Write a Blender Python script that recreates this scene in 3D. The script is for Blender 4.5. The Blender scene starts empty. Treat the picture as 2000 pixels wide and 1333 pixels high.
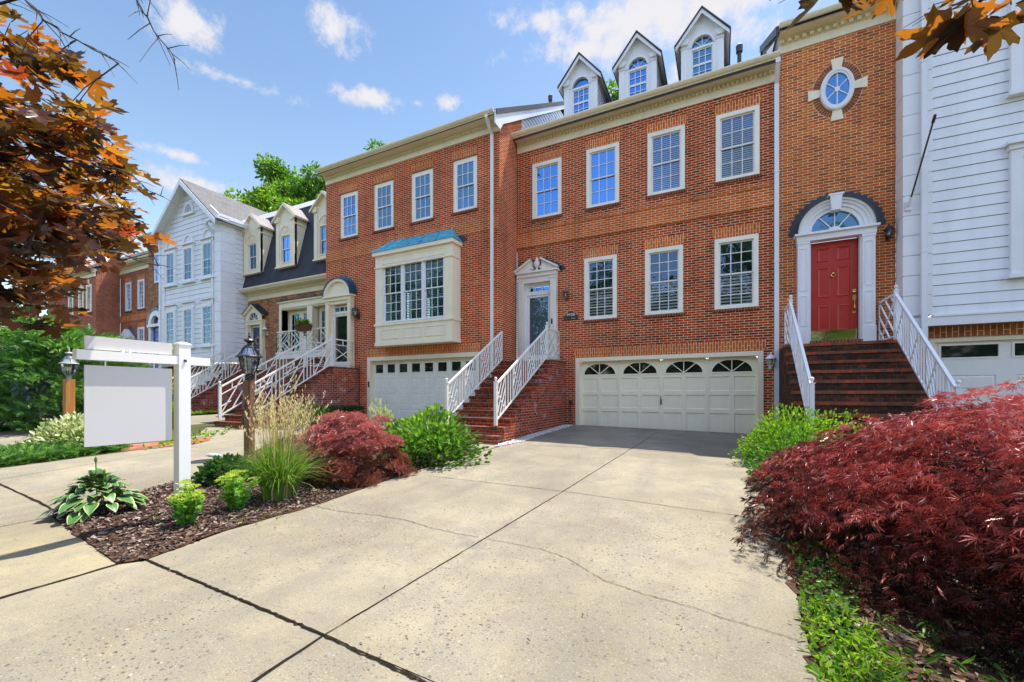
import bpy, math, random
import numpy as np
from mathutils import Vector

R = math.radians
random.seed(7)
rng = np.random.default_rng(11)
scene = bpy.context.scene

# ------------------------------------------------------------------ camera
TH = R(26.54)
ST, CT = math.sin(TH), math.cos(TH)
cd = bpy.data.cameras.new('camera')
cd.sensor_width = 36.0
cd.lens = 821 / 2000 * 36
cd.shift_y = 103.5 / 2000
cd.clip_start = 0.05
cd.clip_end = 900
cam = bpy.data.objects.new('camera', cd)
scene.collection.objects.link(cam)
cam.location = (0, 0, 0)                    # world zero is the photographer's eye
cam.rotation_euler = (R(90), 0, TH)
scene.camera = cam

# ------------------------------------------------------------------ light
SUN = Vector((0.165, 0.34, 1.0)).normalized()
SUN_STRENGTH, SKY_STRENGTH, EXPOSURE = 2.4, 0.15, 1.94
sl = bpy.data.lights.new('sun', 'SUN')
sl.energy = SUN_STRENGTH
sl.angle = R(0.5)
sl.color = (1.0, 0.93, 0.82)
so = bpy.data.objects.new('sun', sl)
scene.collection.objects.link(so)
so.rotation_euler = SUN.to_track_quat('Z', 'Y').to_euler()
so.location = (0, 0, 30)

scene.view_settings.view_transform = 'Standard'
scene.view_settings.look = 'None'
scene.view_settings.gamma = 1
scene.view_settings.exposure = EXPOSURE
scene.render.engine = 'CYCLES'
scene.cycles.max_bounces = 7
scene.cycles.transparent_max_bounces = 12
scene.cycles.diffuse_bounces = 4
scene.cycles.caustics_reflective = False
scene.cycles.caustics_refractive = False
scene.cycles.use_denoising = True
scene.cycles.sample_clamp_direct = 1.6
scene.cycles.sample_clamp_indirect = 1.2

def pix_dir(px, py):
    u = (px - 1000) / 821.0
    return Vector((u * CT - ST, u * ST + CT, (770 - py) / 821.0))

def build_world():
    w = bpy.data.worlds.new('World')
    scene.world = w
    w.use_nodes = True
    nt = w.node_tree
    N, L = nt.nodes, nt.links
    N.clear()
    out = N.new('ShaderNodeOutputWorld')
    bg = N.new('ShaderNodeBackground')
    bg.inputs['Strength'].default_value = SKY_STRENGTH
    sky = N.new('ShaderNodeTexSky')
    sky.sky_type = 'NISHITA'
    sky.sun_disc = False
    sky.sun_elevation = math.asin(SUN.z)
    sky.sun_rotation = math.atan2(SUN.x, SUN.y)
    sky.air_density = 1.0
    sky.dust_density = 0.6
    sky.ozone_density = 1.6
    tc = N.new('ShaderNodeTexCoord')
    nz = N.new('ShaderNodeTexNoise')
    nz.inputs['Scale'].default_value = 6.0
    nz.inputs['Detail'].default_value = 8.0
    nz.inputs['Roughness'].default_value = 0.6
    L.new(tc.outputs['Generated'], nz.inputs['Vector'])
    nz2 = N.new('ShaderNodeTexNoise')
    nz2.inputs['Scale'].default_value = 30.0
    nz2.inputs['Detail'].default_value = 10.0
    nz2.inputs['Roughness'].default_value = 0.68
    L.new(tc.outputs['Generated'], nz2.inputs['Vector'])
    def math_(op, a, b=None, c=None):
        m = N.new('ShaderNodeMath'); m.operation = op
        for i, x in enumerate((a, b, c)):
            if x is None: continue
            if isinstance(x, (int, float)): m.inputs[i].default_value = x
            else: L.new(x, m.inputs[i])
        return m.outputs[0]
    def dot_(v):
        m = N.new('ShaderNodeVectorMath'); m.operation = 'DOT_PRODUCT'
        L.new(tc.outputs['Generated'], m.inputs[0]); m.inputs[1].default_value = v
        return m.outputs['Value']
    n1 = math_('ADD', math_('MULTIPLY', math_('SUBTRACT', nz.outputs['Fac'], 0.5), 3.4),
               math_('MULTIPLY', math_('SUBTRACT', nz2.outputs['Fac'], 0.5), 3.2))
    # cloud banks: heading of the middle, half width, half height (radians), thickness
    banks = [((1330, 15), 0.24, 0.045, 1.1), ((1080, 35), 0.12, 0.032, 0.7), ((1450, 60), 0.06, 0.03, 0.7), ((1150, 98), 0.055, 0.022, 1.1),
             ((375, 50), 0.055, 0.032, 0.9), ((655, 52), 0.045, 0.032, 0.8), ((470, 160), 0.085, 0.013, 0.75),
             ((725, 192), 0.055, 0.016, 0.8), ((885, 200), 0.04, 0.015, 0.9), ((815, 203), 0.02, 0.009, 0.4),
             ((420, 372), 0.11, 0.022, 0.9), ((345, 302), 0.05, 0.012, 0.6), ((-250, 330), 0.2, 0.05, 0.8),
             ((1320, 150), 0.03, 0.02, 0.6), ((2500, 250), 0.2, 0.06, 0.8)]
    total = None
    for (p, sx, sy, th) in banks:
        d = pix_dir(*p).normalized()
        r = d.cross(Vector((0, 0, 1))).normalized()
        up = r.cross(d)
        a = math_('DIVIDE', dot_(r), sx)
        b = math_('DIVIDE', dot_(up), sy)
        q = math_('ADD', math_('MULTIPLY', a, a), math_('MULTIPLY', b, b))
        s = math_('SUBTRACT', th, math_('POWER', q, 0.6))
        front = math_('GREATER_THAN', dot_(d), 0.0)
        s = math_('MULTIPLY', math_('ADD', s, n1), front)
        s = math_('ADD', s, math_('MULTIPLY', math_('SUBTRACT', front, 1.0), 9.0))
        total = s if total is None else math_('MAXIMUM', total, s)
    # scattered clouds in the rest of the sky (behind the photographer)
    nb = N.new('ShaderNodeTexNoise'); nb.inputs['Scale'].default_value = 2.6
    nb.inputs['Detail'].default_value = 7
    L.new(tc.outputs['Generated'], nb.inputs['Vector'])
    back = math_('MULTIPLY', math_('SUBTRACT', nb.outputs['Fac'], 0.53), 9.0)
    back = math_('ADD', back, math_('MULTIPLY', math_('GREATER_THAN', dot_(Vector((0, 1, 0))), -0.05), -30.0))
    total = math_('MAXIMUM', total, back)
    mr = N.new('ShaderNodeMapRange'); mr.interpolation_type = 'SMOOTHSTEP'
    L.new(total, mr.inputs['Value'])
    mr.inputs['From Min'].default_value = -0.3
    mr.inputs['From Max'].default_value = 1.05
    mix = N.new('ShaderNodeMixRGB')
    mix.inputs['Color2'].default_value = (1.52, 1.50, 1.57, 1)
    L.new(mr.outputs['Result'], mix.inputs['Fac'])
    # sky tinted darker low on the sun's side, left brighter elsewhere to fill facades
    hd = pix_dir(1000, 400).normalized()
    fr = N.new('ShaderNodeMapRange'); fr.interpolation_type = 'SMOOTHSTEP'
    L.new(dot_(hd), fr.inputs['Value']); fr.inputs['From Min'].default_value = 0.15; fr.inputs['From Max'].default_value = 0.62
    lo = N.new('ShaderNodeMapRange'); L.new(dot_(Vector((0, 0, 1))), lo.inputs['Value'])
    lo.inputs['From Min'].default_value = 0.05; lo.inputs['From Max'].default_value = 0.68
    tl = N.new('ShaderNodeMixRGB'); L.new(lo.outputs[0], tl.inputs[0]); tl.inputs[1].default_value = (0.62, 0.56, 0.45, 1); tl.inputs[2].default_value = (0.325, 0.36, 0.37, 1)
    tt = N.new('ShaderNodeMixRGB'); L.new(fr.outputs[0], tt.inputs[0]); tt.inputs[1].default_value = (1.12, 1.0, 0.98, 1); L.new(tl.outputs[0], tt.inputs[2])
    tm = N.new('ShaderNodeMixRGB'); tm.blend_type = 'MULTIPLY'; tm.inputs[0].default_value = 1
    L.new(sky.outputs['Color'], tm.inputs[1]); L.new(tt.outputs[0], tm.inputs[2])
    L.new(tm.outputs[0], mix.inputs['Color1'])
    L.new(mix.outputs['Color'], bg.inputs['Color'])
    L.new(bg.outputs['Background'], out.inputs['Surface'])
build_world()

# ------------------------------------------------------------------ helpers
SLOPE_X, SLOPE_Y = -0.018, 0.033
def G(x, y):                                # the lot falls gently to the street
    return -1.02 + SLOPE_X * (x + 1.6) + SLOPE_Y * (y - 12.6)

def onground(px, py, dz=0.0):               # where a sight line meets the lot
    d = pix_dir(px, py)
    c0 = G(0, 0) + dz
    t = c0 / (d.z - SLOPE_X * d.x - SLOPE_Y * d.y)
    return Vector((d.x * t, d.y * t, d.z * t))

class MB:
    """collects faces of several materials into ONE mesh object"""
    def __init__(s): s.v, s.f, s.m = [], [], []
    def poly(s, pts, mat=0):
        i = len(s.v); s.v += [tuple(p) for p in pts]
        s.f.append(tuple(range(i, i + len(pts)))); s.m.append(mat)
    def box(s, x0, x1, y0, y1, z0, z1, mat=0):
        i = len(s.v)
        s.v += [(x0, y0, z0), (x1, y0, z0), (x1, y1, z0), (x0, y1, z0), (x0, y0, z1), (x1, y0, z1), (x1, y1, z1), (x0, y1, z1)]
        for q in ((0, 3, 2, 1), (4, 5, 6, 7), (0, 1, 5, 4), (1, 2, 6, 5), (2, 3, 7, 6), (3, 0, 4, 7)):
            s.f.append(tuple(i + k for k in q)); s.m.append(mat)
    def hexa(s, p, mat=0):
        i = len(s.v); s.v += [tuple(q) for q in p]
        for q in ((0, 3, 2, 1), (4, 5, 6, 7), (0, 1, 5, 4), (1, 2, 6, 5), (2, 3, 7, 6), (3, 0, 4, 7)):
            s.f.append(tuple(i + k for k in q)); s.m.append(mat)
    def ring(s, a, b, mat=0, closed=True):
        n = len(a)
        for k in range(n if closed else n - 1):
            j = (k + 1) % n
            s.poly([a[k], a[j], b[j], b[k]], mat)
    def prism(s, pts, y0, y1, mat=0):        # outline in x,z
        a = [(p[0], y0, p[1]) for p in pts]; b = [(p[0], y1, p[1]) for p in pts]
        s.poly(a, mat); s.poly(b[::-1], mat); s.ring(a, b, mat)
    def prismx(s, pts, x0, x1, mat=0):       # outline in y,z
        a = [(x0, p[0], p[1]) for p in pts]; b = [(x1, p[0], p[1]) for p in pts]
        s.poly(a, mat); s.poly(b[::-1], mat); s.ring(a, b, mat)
    def band(s, inner, outer, y0, y1, mat=0, closed=True):   # flat ring between two outlines, with thickness
        n = len(inner)
        for k in range(n if closed else n - 1):
            j = (k + 1) % n
            i0, i1, o0, o1 = inner[k], inner[j], outer[k], outer[j]
            s.poly([(i0[0], y0, i0[1]), (i1[0], y0, i1[1]), (o1[0], y0, o1[1]), (o0[0], y0, o0[1])], mat)
            s.poly([(o0[0], y0, o0[1]), (o1[0], y0, o1[1]), (o1[0], y1, o1[1]), (o0[0], y1, o0[1])], mat)
            s.poly([(i0[0], y0, i0[1]), (i1[0], y0, i1[1]), (i1[0], y1, i1[1]), (i0[0], y1, i0[1])], mat)
    def bar(s, p, q, w, h=None, mat=0, upv=(0, 0, 1)):
        p, q = Vector(p), Vector(q); h = h or w
        d = (q - p).normalized(); up = Vector(upv)
        if abs(d.dot(up)) > 0.98: up = Vector((1, 0, 0))
        a = d.cross(up).normalized() * (w / 2); b = a.cross(d).normalized() * (h / 2)
        s.hexa([p - a - b, p + a - b, p + a + b, p - a + b, q - a - b, q + a - b, q + a + b, q - a + b], mat)
    def tube(s, pts, r, n=6, mat=0):
        pts = [Vector(p) for p in pts]
        if not isinstance(r, (list, tuple)): r = [r] * len(pts)
        prev = None; up = Vector((0.13, 0.2, 1)).normalized()
        for k, p in enumerate(pts):
            d = (pts[min(k + 1, len(pts) - 1)] - pts[max(k - 1, 0)])
            d = d.normalized() if d.length > 1e-9 else Vector((0, 0, 1))
            a = d.cross(up)
            if a.length < 0.05: a = d.cross(Vector((1, 0, 0)))
            a.normalize(); b = d.cross(a)
            cur = [p + (a * math.cos(2 * math.pi * i / n) + b * math.sin(2 * math.pi * i / n)) * r[k] for i in range(n)]
            if prev: s.ring(prev, cur, mat)
            else: s.poly(cur[::-1], mat)
            prev = cur
        s.poly(prev, mat)
    def lathe(s, prof, c, n=12, mat=0):
        rings = [[(c[0] + r * math.cos(2 * math.pi * i / n), c[1] + r * math.sin(2 * math.pi * i / n), c[2] + z) for i in range(n)] for r, z in prof]
        s.poly(rings[0][::-1], mat)
        for a, b in zip(rings, rings[1:]): s.ring(a, b, mat)
        s.poly(rings[-1], mat)
    def build(s, name, mats, parent=None, smooth=False):
        me = bpy.data.meshes.new(name)
        base = ORIGIN.get(parent.name, Vector()) if parent else Vector()
        vs = [(a[0] - base.x, a[1] - base.y, a[2] - base.z) for a in s.v]
        me.from_pydata(vs, [], s.f)
        return finish(me, name, mats, s.m, parent, smooth)

ORIGIN = {}
def finish(me, name, mats, mi, parent, smooth):
    if not isinstance(mats, (list, tuple)): mats = [mats]
    for m in mats: me.materials.append(m)
    if mi is not None and len(mats) > 1: me.polygons.foreach_set('material_index', mi)
    if smooth: me.polygons.foreach_set('use_smooth', [True] * len(me.polygons))
    me.update()
    o = bpy.data.objects.new(name, me)
    scene.collection.objects.link(o)
    if parent:
        o.parent = parent
        ORIGIN[o.name] = ORIGIN.get(parent.name, Vector())
    return o

def tag(o, label=None, cat=None, group=None, kind=None):
    if label: o['label'] = label
    if cat: o['category'] = cat
    if group: o['group'] = group
    if kind: o['kind'] = kind
    return o

def thing(name, label, cat, loc, group=None):
    o = bpy.data.objects.new(name, None)
    o.empty_display_size = 0.2
    scene.collection.objects.link(o)
    o.location = loc
    ORIGIN[o.name] = Vector(loc)
    return tag(o, label, cat, group)

def arc(cx, cz, rx, rz=None, n=16, a0=0.0, a1=math.pi):
    rz = rz or rx
    return [(cx + rx * math.cos(a0 + (a1 - a0) * k / n), cz + rz * math.sin(a0 + (a1 - a0) * k / n)) for k in range(n + 1)]

# ------------------------------------------------------------------ materials
def newmat(name):
    m = bpy.data.materials.new(name); m.use_nodes = True
    nt = m.node_tree
    return m, nt.nodes, nt.links, nt.nodes['Principled BSDF']

class NT:
    """tiny node-writing helper"""
    def __init__(s, N, L): s.N, s.L = N, L
    def put(s, sock, x):
        if isinstance(x, (int, float)): sock.default_value = x
        elif isinstance(x, (tuple, list)): sock.default_value = tuple(x) + ((1,) if len(x) == 3 and sock.type == 'RGBA' else ())
        else: s.L.new(x, sock)
    def math(s, op, a, b=None, c=None):
        m = s.N.new('ShaderNodeMath'); m.operation = op
        for i, x in enumerate((a, b, c)):
            if x is not None: s.put(m.inputs[i], x)
        return m.outputs[0]
    def mix(s, f, a, b, blend='MIX'):
        m = s.N.new('ShaderNodeMixRGB'); m.blend_type = blend
        s.put(m.inputs[0], f); s.put(m.inputs[1], a); s.put(m.inputs[2], b)
        return m.outputs[0]
    def noise(s, vec, scale, detail=4, rough=0.55, out='Fac'):
        n = s.N.new('ShaderNodeTexNoise'); n.inputs['Scale'].default_value = scale
        n.inputs['Detail'].default_value = detail; n.inputs['Roughness'].default_value = rough
        if vec is not None: s.L.new(vec, n.inputs['Vector'])
        return n.outputs[out]
    def ramp(s, f, stops, const=False):
        r = s.N.new('ShaderNodeValToRGB')
        if const: r.color_ramp.interpolation = 'CONSTANT'
        e = r.color_ramp.elements
        while len(e) < len(stops): e.new(0.5)
        for el, (p, c) in zip(e, stops): el.position = p; el.color = tuple(c) + (1,)
        s.put(r.inputs[0], f)
        return r.outputs[0]
    def rng(s, v, a, b, c=0.0, d=1.0):
        m = s.N.new('ShaderNodeMapRange'); s.put(m.inputs[0], v)
        for i, x in enumerate((a, b, c, d)): m.inputs[i + 1].default_value = x
        return m.outputs[0]
    def bump(s, h, strength, dist=0.01):
        b = s.N.new('ShaderNodeBump'); b.inputs['Strength'].default_value = strength
        b.inputs['Distance'].default_value = dist; s.L.new(h, b.inputs['Height'])
        return b.outputs[0]
    def pos(s):
        g = s.N.new('ShaderNodeNewGeometry'); return g.outputs['Position']
    def sep(s, v):
        x = s.N.new('ShaderNodeSeparateXYZ'); s.L.new(v, x.inputs[0]); return x.outputs
    def comb(s, x, y, z=0.0):
        c = s.N.new('ShaderNodeCombineXYZ')
        for i, q in enumerate((x, y, z)): s.put(c.inputs[i], q)
        return c.outputs[0]

def paint(name, col, rough=0.45, dirt=0.12, spec=0.4, metal=0.0):
    m, N, L, P = newmat(name); t = NT(N, L); p = t.pos()
    d = t.noise(p, 2.2, 6, 0.65)
    st = t.noise(t.comb(*[t.math('MULTIPLY', a, k) for a, k in zip(t.sep(p), (9, 9, 0.8))]), 1.0, 4)
    f = t.math('MULTIPLY', t.rng(t.math('ADD', t.math('MULTIPLY', d, 0.6), t.math('MULTIPLY', st, 0.4)), 0.42, 0.72), dirt)
    L.new(t.mix(f, col, tuple(c * 0.45 for c in col)), P.inputs['Base Color'])
    L.new(t.rng(d, 0.3, 0.7, rough - 0.08, rough + 0.12), P.inputs['Roughness'])
    P.inputs['Specular IOR Level'].default_value = spec
    P.inputs['Metallic'].default_value = metal
    L.new(t.bump(t.noise(p, 60, 3), 0.06, 0.004), P.inputs['Normal'])
    return m

def brick(name, tones, mortar, soldier=False, bw=0.212, rh=0.0677, joint=0.0070, grime=0.0, white=0.0, grimecol=(0.03, 0.026, 0.02)):
    m, N, L, P = newmat(name); t = NT(N, L)
    g = N.new('ShaderNodeNewGeometry')
    X, Y, Z = t.sep(g.outputs['Position'])
    nx, ny, nz = [t.math('GREATER_THAN', t.math('ABSOLUTE', q), 0.7) for q in t.sep(g.outputs['True Normal'])]
    def sel(f, a, b): return t.math('ADD', t.math('MULTIPLY', f, a), t.math('MULTIPLY', t.math('SUBTRACT', 1.0, f), b))
    h = sel(nx, Y, X); v = sel(nz, Y, Z)
    if soldier: h, v = v, h
    h = t.math('ADD', h, 60.0); v = t.math('ADD', v, 60.0)
    br = N.new('ShaderNodeTexBrick')
    br.inputs['Scale'].default_value = 1
    br.inputs['Brick Width'].default_value = bw; br.inputs['Row Height'].default_value = rh
    br.inputs['Mortar Size'].default_value = joint; br.inputs['Mortar Smooth'].default_value = 0.2
    br.offset = 0.5
    L.new(t.comb(h, v), br.inputs['Vector'])
    row = t.math('FLOOR', t.math('DIVIDE', v, rh))
    odd = t.math('SUBTRACT', 1.0, t.math('FLOORED_MODULO', row, 2.0))
    colm = t.math('FLOOR', t.math('ADD', t.math('DIVIDE', h, bw), t.math('MULTIPLY', odd, 0.5)))
    wn = N.new('ShaderNodeTexWhiteNoise'); wn.noise_dimensions = '2D'
    L.new(t.comb(colm, row), wn.inputs['Vector'])
    n = len(tones)
    c = t.ramp(wn.outputs['Value'], [(k / n, tones[k]) for k in range(n)], True)
    big = t.noise(g.outputs['Position'], 0.9, 5)
    c = t.mix(t.rng(big, 0.35, 0.7, 0, 0.35), c, tones[0])
    fine = t.noise(g.outputs['Position'], 55, 3)
    c = t.mix(t.rng(fine, 0.35, 0.75, 0.0, 0.4), c, tuple(q * 0.55 for q in tones[1]))
    mo = t.mix(t.rng(t.noise(g.outputs['Position'], 3.0, 4), 0.3, 0.7), mortar, tuple(q * 0.72 for q in mortar))
    c = t.mix(br.outputs['Fac'], c, mo)
    # batches, rain streaks and old damp
    blot = t.rng(t.noise(g.outputs['Position'], 0.42, 4, 0.6), 0.32, 0.68, 0.80, 1.14)
    strk = t.rng(t.noise(t.comb(t.math('MULTIPLY', h, 2.6), 0.0, t.math('MULTIPLY', v, 0.22)), 1.0, 5, 0.6), 0.50, 0.72, 1.0, 0.74)
    c = t.mix(1.0, c, t.comb(*[t.math('MULTIPLY', blot, strk)] * 3), 'MULTIPLY')
    if white:
        e = t.rng(t.noise(g.outputs['Position'], 2.6, 6, 0.7), 0.56, 0.72, 0, white)
        c = t.mix(e, c, (0.62, 0.58, 0.54))
    if grime:
        e = t.rng(t.noise(g.outputs['Position'], 3.4, 7, 0.72), 0.36, 0.62, 0, grime)
        c = t.mix(e, c, grimecol)
    L.new(c, P.inputs['Base Color'])
    P.inputs['Roughness'].default_value = 0.9
    P.inputs['Specular IOR Level'].default_value = 0.08
    hgt = t.math('ADD', t.math('MULTIPLY', t.math('SUBTRACT', 1.0, br.outputs['Fac']), 1.0), t.math('MULTIPLY', fine, 0.35))
    L.new(t.bump(hgt, 0.55, 0.008), P.inputs['Normal'])
    return m

def siding_mat(name, col):
    m, N, L, P = newmat(name); t = NT(N, L); p = t.pos()
    X, Y, Z = t.sep(p)
    st = t.noise(t.comb(t.math('MULTIPLY', X, 3.0), t.math('MULTIPLY', Y, 3.0), t.math('MULTIPLY', Z, 0.35)), 1.0, 6, 0.6)
    c = t.mix(t.rng(st, 0.42, 0.75, 0, 0.42), col, tuple(q * 0.66 for q in col))
    L.new(c, P.inputs['Base Color'])
    P.inputs['Roughness'].default_value = 0.5
    gr = t.noise(t.comb(t.math('MULTIPLY', X, 1.5), t.math('MULTIPLY', Y, 1.5), t.math('MULTIPLY', Z, 40)), 3.0, 4)
    L.new(t.bump(gr, 0.1, 0.004), P.inputs['Normal'])
    return m

def shingle(name, tones, course=0.13, w=0.18):
    m, N, L, P = newmat(name); t = NT(N, L)
    g = N.new('ShaderNodeNewGeometry'); X, Y, Z = t.sep(g.outputs['Position'])
    nx = t.math('GREATER_THAN', t.math('ABSOLUTE', t.sep(g.outputs['True Normal'])[0]), 0.35)
    h = t.math('ADD', t.math('MULTIPLY', nx, Y), t.math('MULTIPLY', t.math('SUBTRACT', 1.0, nx), X))
    br = N.new('ShaderNodeTexBrick'); br.inputs['Scale'].default_value = 1
    br.inputs['Brick Width'].default_value = w; br.inputs['Row Height'].default_value = course
    br.inputs['Mortar Size'].default_value = 0.006; br.offset = 0.37
    br.inputs['Color1'].default_value = tones[0] + (1,); br.inputs['Color2'].default_value = tones[1] + (1,)
    br.inputs['Mortar'].default_value = tuple(q * 0.4 for q in tones[0]) + (1,)
    L.new(t.comb(t.math('ADD', h, 60.0), t.math('ADD', Z, 60.0)), br.inputs['Vector'])
    c = t.mix(t.rng(t.noise(g.outputs['Position'], 1.3, 6), 0.35, 0.7, 0, 0.5), br.outputs['Color'], tones[2])
    c = t.mix(t.rng(t.noise(g.outputs['Position'], 90, 2), 0.4, 0.7, 0, 0.35), c, tones[1])
    L.new(c, P.inputs['Base Color']); P.inputs['Roughness'].default_value = 0.75
    L.new(t.bump(t.math('SUBTRACT', 1.0, br.outputs['Fac']), 0.5, 0.012), P.inputs['Normal'])
    return m

def glass_mat(name, refl=0.45, tint=(0.85, 0.93, 1.0), clear=(0.8, 0.86, 0.88)):
    m, N, L, P = newmat(name); t = NT(N, L)
    N.remove(P)
    out = [n for n in N if n.type == 'OUTPUT_MATERIAL'][0]
    tr = N.new('ShaderNodeBsdfTransparent'); tr.inputs[0].default_value = clear + (1,)
    gl = N.new('ShaderNodeBsdfGlossy'); gl.inputs['Roughness'].default_value = 0.015
    gl.inputs[0].default_value = tint + (1,)
    wob = t.bump(t.noise(t.pos(), 2.2, 3), 0.22, 0.03)
    L.new(wob, gl.inputs['Normal'])
    lw = N.new('ShaderNodeLayerWeight'); lw.inputs[0].default_value = 0.35
    f = t.rng(lw.outputs['Fresnel'], 0.0, 1.0, refl, 0.95)
    mx = N.new('ShaderNodeMixShader')
    L.new(f, mx.inputs[0]); L.new(tr.outputs[0], mx.inputs[1]); L.new(gl.outputs[0], mx.inputs[2])
    L.new(mx.outputs[0], out.inputs['Surface'])
    return m

def leafmat(name, stops, trans=0.4, tcol=None, rough=0.45, spec=0.35):
    m, N, L, P = newmat(name); t = NT(N, L)
    a = N.new('ShaderNodeAttribute'); a.attribute_name = 'tint'
    c = t.ramp(a.outputs['Fac'], stops)
    L.new(c, P.inputs['Base Color'])
    P.inputs['Roughness'].default_value = rough
    P.inputs['Specular IOR Level'].default_value = spec
    tl = N.new('ShaderNodeBsdfTranslucent')
    if tcol: L.new(t.ramp(a.outputs['Fac'], tcol), tl.inputs[0])
    else: L.new(t.mix(1.0, c, (1.6, 1.9, 0.9), 'MULTIPLY'), tl.inputs[0])
    mx = N.new('ShaderNodeMixShader'); mx.inputs[0].default_value = trans
    out = [n for n in N if n.type == 'OUTPUT_MATERIAL'][0]
    L.new(P.outputs[0], mx.inputs[1]); L.new(tl.outputs[0], mx.inputs[2]); L.new(mx.outputs[0], out.inputs['Surface'])
    return m

def concrete(name, base, warm=(1.0, 0.92, 0.76), grit=1.0):
    m, N, L, P = newmat(name); t = NT(N, L); p = t.pos()
    big = t.noise(p, 0.55, 6, 0.62); mid = t.noise(p, 3.5, 6, 0.7)
    c = t.mix(t.rng(big, 0.34, 0.66), tuple(base * w * 0.68 for w in warm), tuple(base * w * 1.25 for w in warm))
    c = t.mix(t.rng(mid, 0.42, 0.72, 0, 0.6), c, tuple(base * 0.62 * w for w in (1, 0.95, 0.86)))
    # exposed aggregate: patches where the paste has worn off
    worn = t.rng(t.noise(p, 0.8, 5, 0.6), 0.38, 0.62)
    for scl, cut, k in ((40, 0.56, 0.75), (80, 0.50, 0.75)):
        vo = N.new('ShaderNodeTexVoronoi'); vo.inputs['Scale'].default_value = scl
        X0, Y0, Z0 = t.sep(p)
        L.new(t.comb(t.math('MULTIPLY', X0, 0.8), Y0, Z0), vo.inputs['Vector'])
        wn = N.new('ShaderNodeTexWhiteNoise'); L.new(vo.outputs['Position'], wn.inputs['Vector'])
        r1, r2_, r3_ = t.sep(wn.outputs['Color'])
        dd = t.math('ADD', vo.outputs['Distance'], t.math('MULTIPLY', t.math('SUBTRACT', t.noise(p, scl * 2.2, 2), 0.5), 0.22))
        peb = t.math('LESS_THAN', dd, t.math('ADD', 0.14, t.math('MULTIPLY', r3_, 0.26)))
        pf = t.math('MULTIPLY', t.math('MULTIPLY', t.math('GREATER_THAN', r2_, cut), peb), t.math('MULTIPLY', t.math('ADD', worn, 0.22), k * grit))
        pc = t.ramp(r1, [(0, (0.05, 0.052, 0.055)), (0.55, (0.10, 0.095, 0.085)), (0.78, (0.12, 0.14, 0.155)), (0.92, (0.36, 0.33, 0.27))], True)
        c = t.mix(pf, c, pc)
    fine = t.noise(p, 160, 3, 0.7)
    c = t.mix(t.rng(fine, 0.48, 0.72, 0, 0.75), c, tuple(base * 0.42 * w for w in warm))
    c = t.mix(t.rng(t.noise(p, 95, 2), 0.56, 0.72, 0, 0.5), c, tuple(min(1, base * 1.5 * w) for w in warm))
    X, Y, Z = t.sep(p)
    ty = t.noise(t.comb(t.math('MULTIPLY', X, 2.3), t.math('MULTIPLY', Y, 0.28), 0.0), 1.0, 4, 0.6)
    c = t.mix(t.rng(ty, 0.52, 0.70, 0, 0.34), c, tuple(base * 0.5 * w for w in (1, 0.93, 0.82)))
    oil = t.rng(t.noise(p, 1.15, 3, 0.5), 0.70, 0.76, 0, 0.35)
    c = t.mix(oil, c, tuple(base * 0.42 * w for w in (1, 0.95, 0.9)))
    # thin dry scuffs
    X, Y, Z = t.sep(p)
    sc = t.noise(t.comb(t.math('MULTIPLY', X, 5.0), t.math('MULTIPLY', Y, 38.0), 0.0), 1.0, 3, 0.5)
    c = t.mix(t.rng(sc, 0.66, 0.74, 0, 0.5), c, tuple(base * 0.4 * w for w in warm))
    L.new(c, P.inputs['Base Color'])
    P.inputs['Roughness'].default_value = 0.88
    P.inputs['Specular IOR Level'].default_value = 0.25
    hg = t.math('ADD', t.math('MULTIPLY', fine, 0.6), t.math('MULTIPLY', t.noise(p, 40, 4), 0.8))
    L.new(t.bump(hg, 0.35, 0.006), P.inputs['Normal'])
    return m

def soil(name, stops, scale=30):
    m, N, L, P = newmat(name); t = NT(N, L); p = t.pos()
    c = t.ramp(t.noise(p, scale, 6, 0.75), stops)
    c = t.mix(t.rng(t.noise(p, 1.5, 4), 0.4, 0.7, 0, 0.5), c, stops[0][1])
    L.new(c, P.inputs['Base Color']); P.inputs['Roughness'].default_value = 0.95
    P.inputs['Specular IOR Level'].default_value = 0.1
    L.new(t.bump(t.noise(p, scale * 1.5, 5), 0.9, 0.03), P.inputs['Normal'])
    return m

M = {}
red = [(0.457, 0.06, 0.014), (0.363, 0.043, 0.012), (0.538, 0.078, 0.017), (0.296, 0.036, 0.012), (0.484, 0.068, 0.015), (0.148, 0.031, 0.013), (0.417, 0.052, 0.013)]
redA = [(0.545, 0.068, 0.015), (0.455, 0.05, 0.013), (0.616, 0.084, 0.018), (0.393, 0.043, 0.013), (0.577, 0.075, 0.015), (0.303, 0.039, 0.013)]
org = [(0.638, 0.151, 0.025), (0.525, 0.104, 0.022), (0.638, 0.185, 0.033), (0.583, 0.118, 0.023), (0.277, 0.084, 0.029), (0.638, 0.157, 0.031), (0.407, 0.095, 0.027)]
brn = [(0.448, 0.163, 0.054), (0.329, 0.111, 0.041), (0.538, 0.221, 0.078), (0.149, 0.072, 0.035), (0.419, 0.143, 0.049), (0.598, 0.273, 0.098)]
mort = (0.95, 0.71, 0.43)
M['brick_a'] = brick('red brick', redA, mort)
M['brick_b'] = brick('dark red brick', red, mort)
M['brick_d'] = brick('orange brick', org, mort)
M['brick_m'] = brick('brown brick', brn, (0.52, 0.42, 0.30))
M['brick_f'] = brick('rust brick', [(0.44, 0.10, 0.036), (0.34, 0.07, 0.028), (0.50, 0.125, 0.04), (0.26, 0.058, 0.028)], (0.62, 0.46, 0.33))
M['band'] = brick('orange band brick', [(0.62, 0.13, 0.022), (0.55, 0.11, 0.02), (0.66, 0.16, 0.03), (0.50, 0.095, 0.02)], mort)
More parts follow.
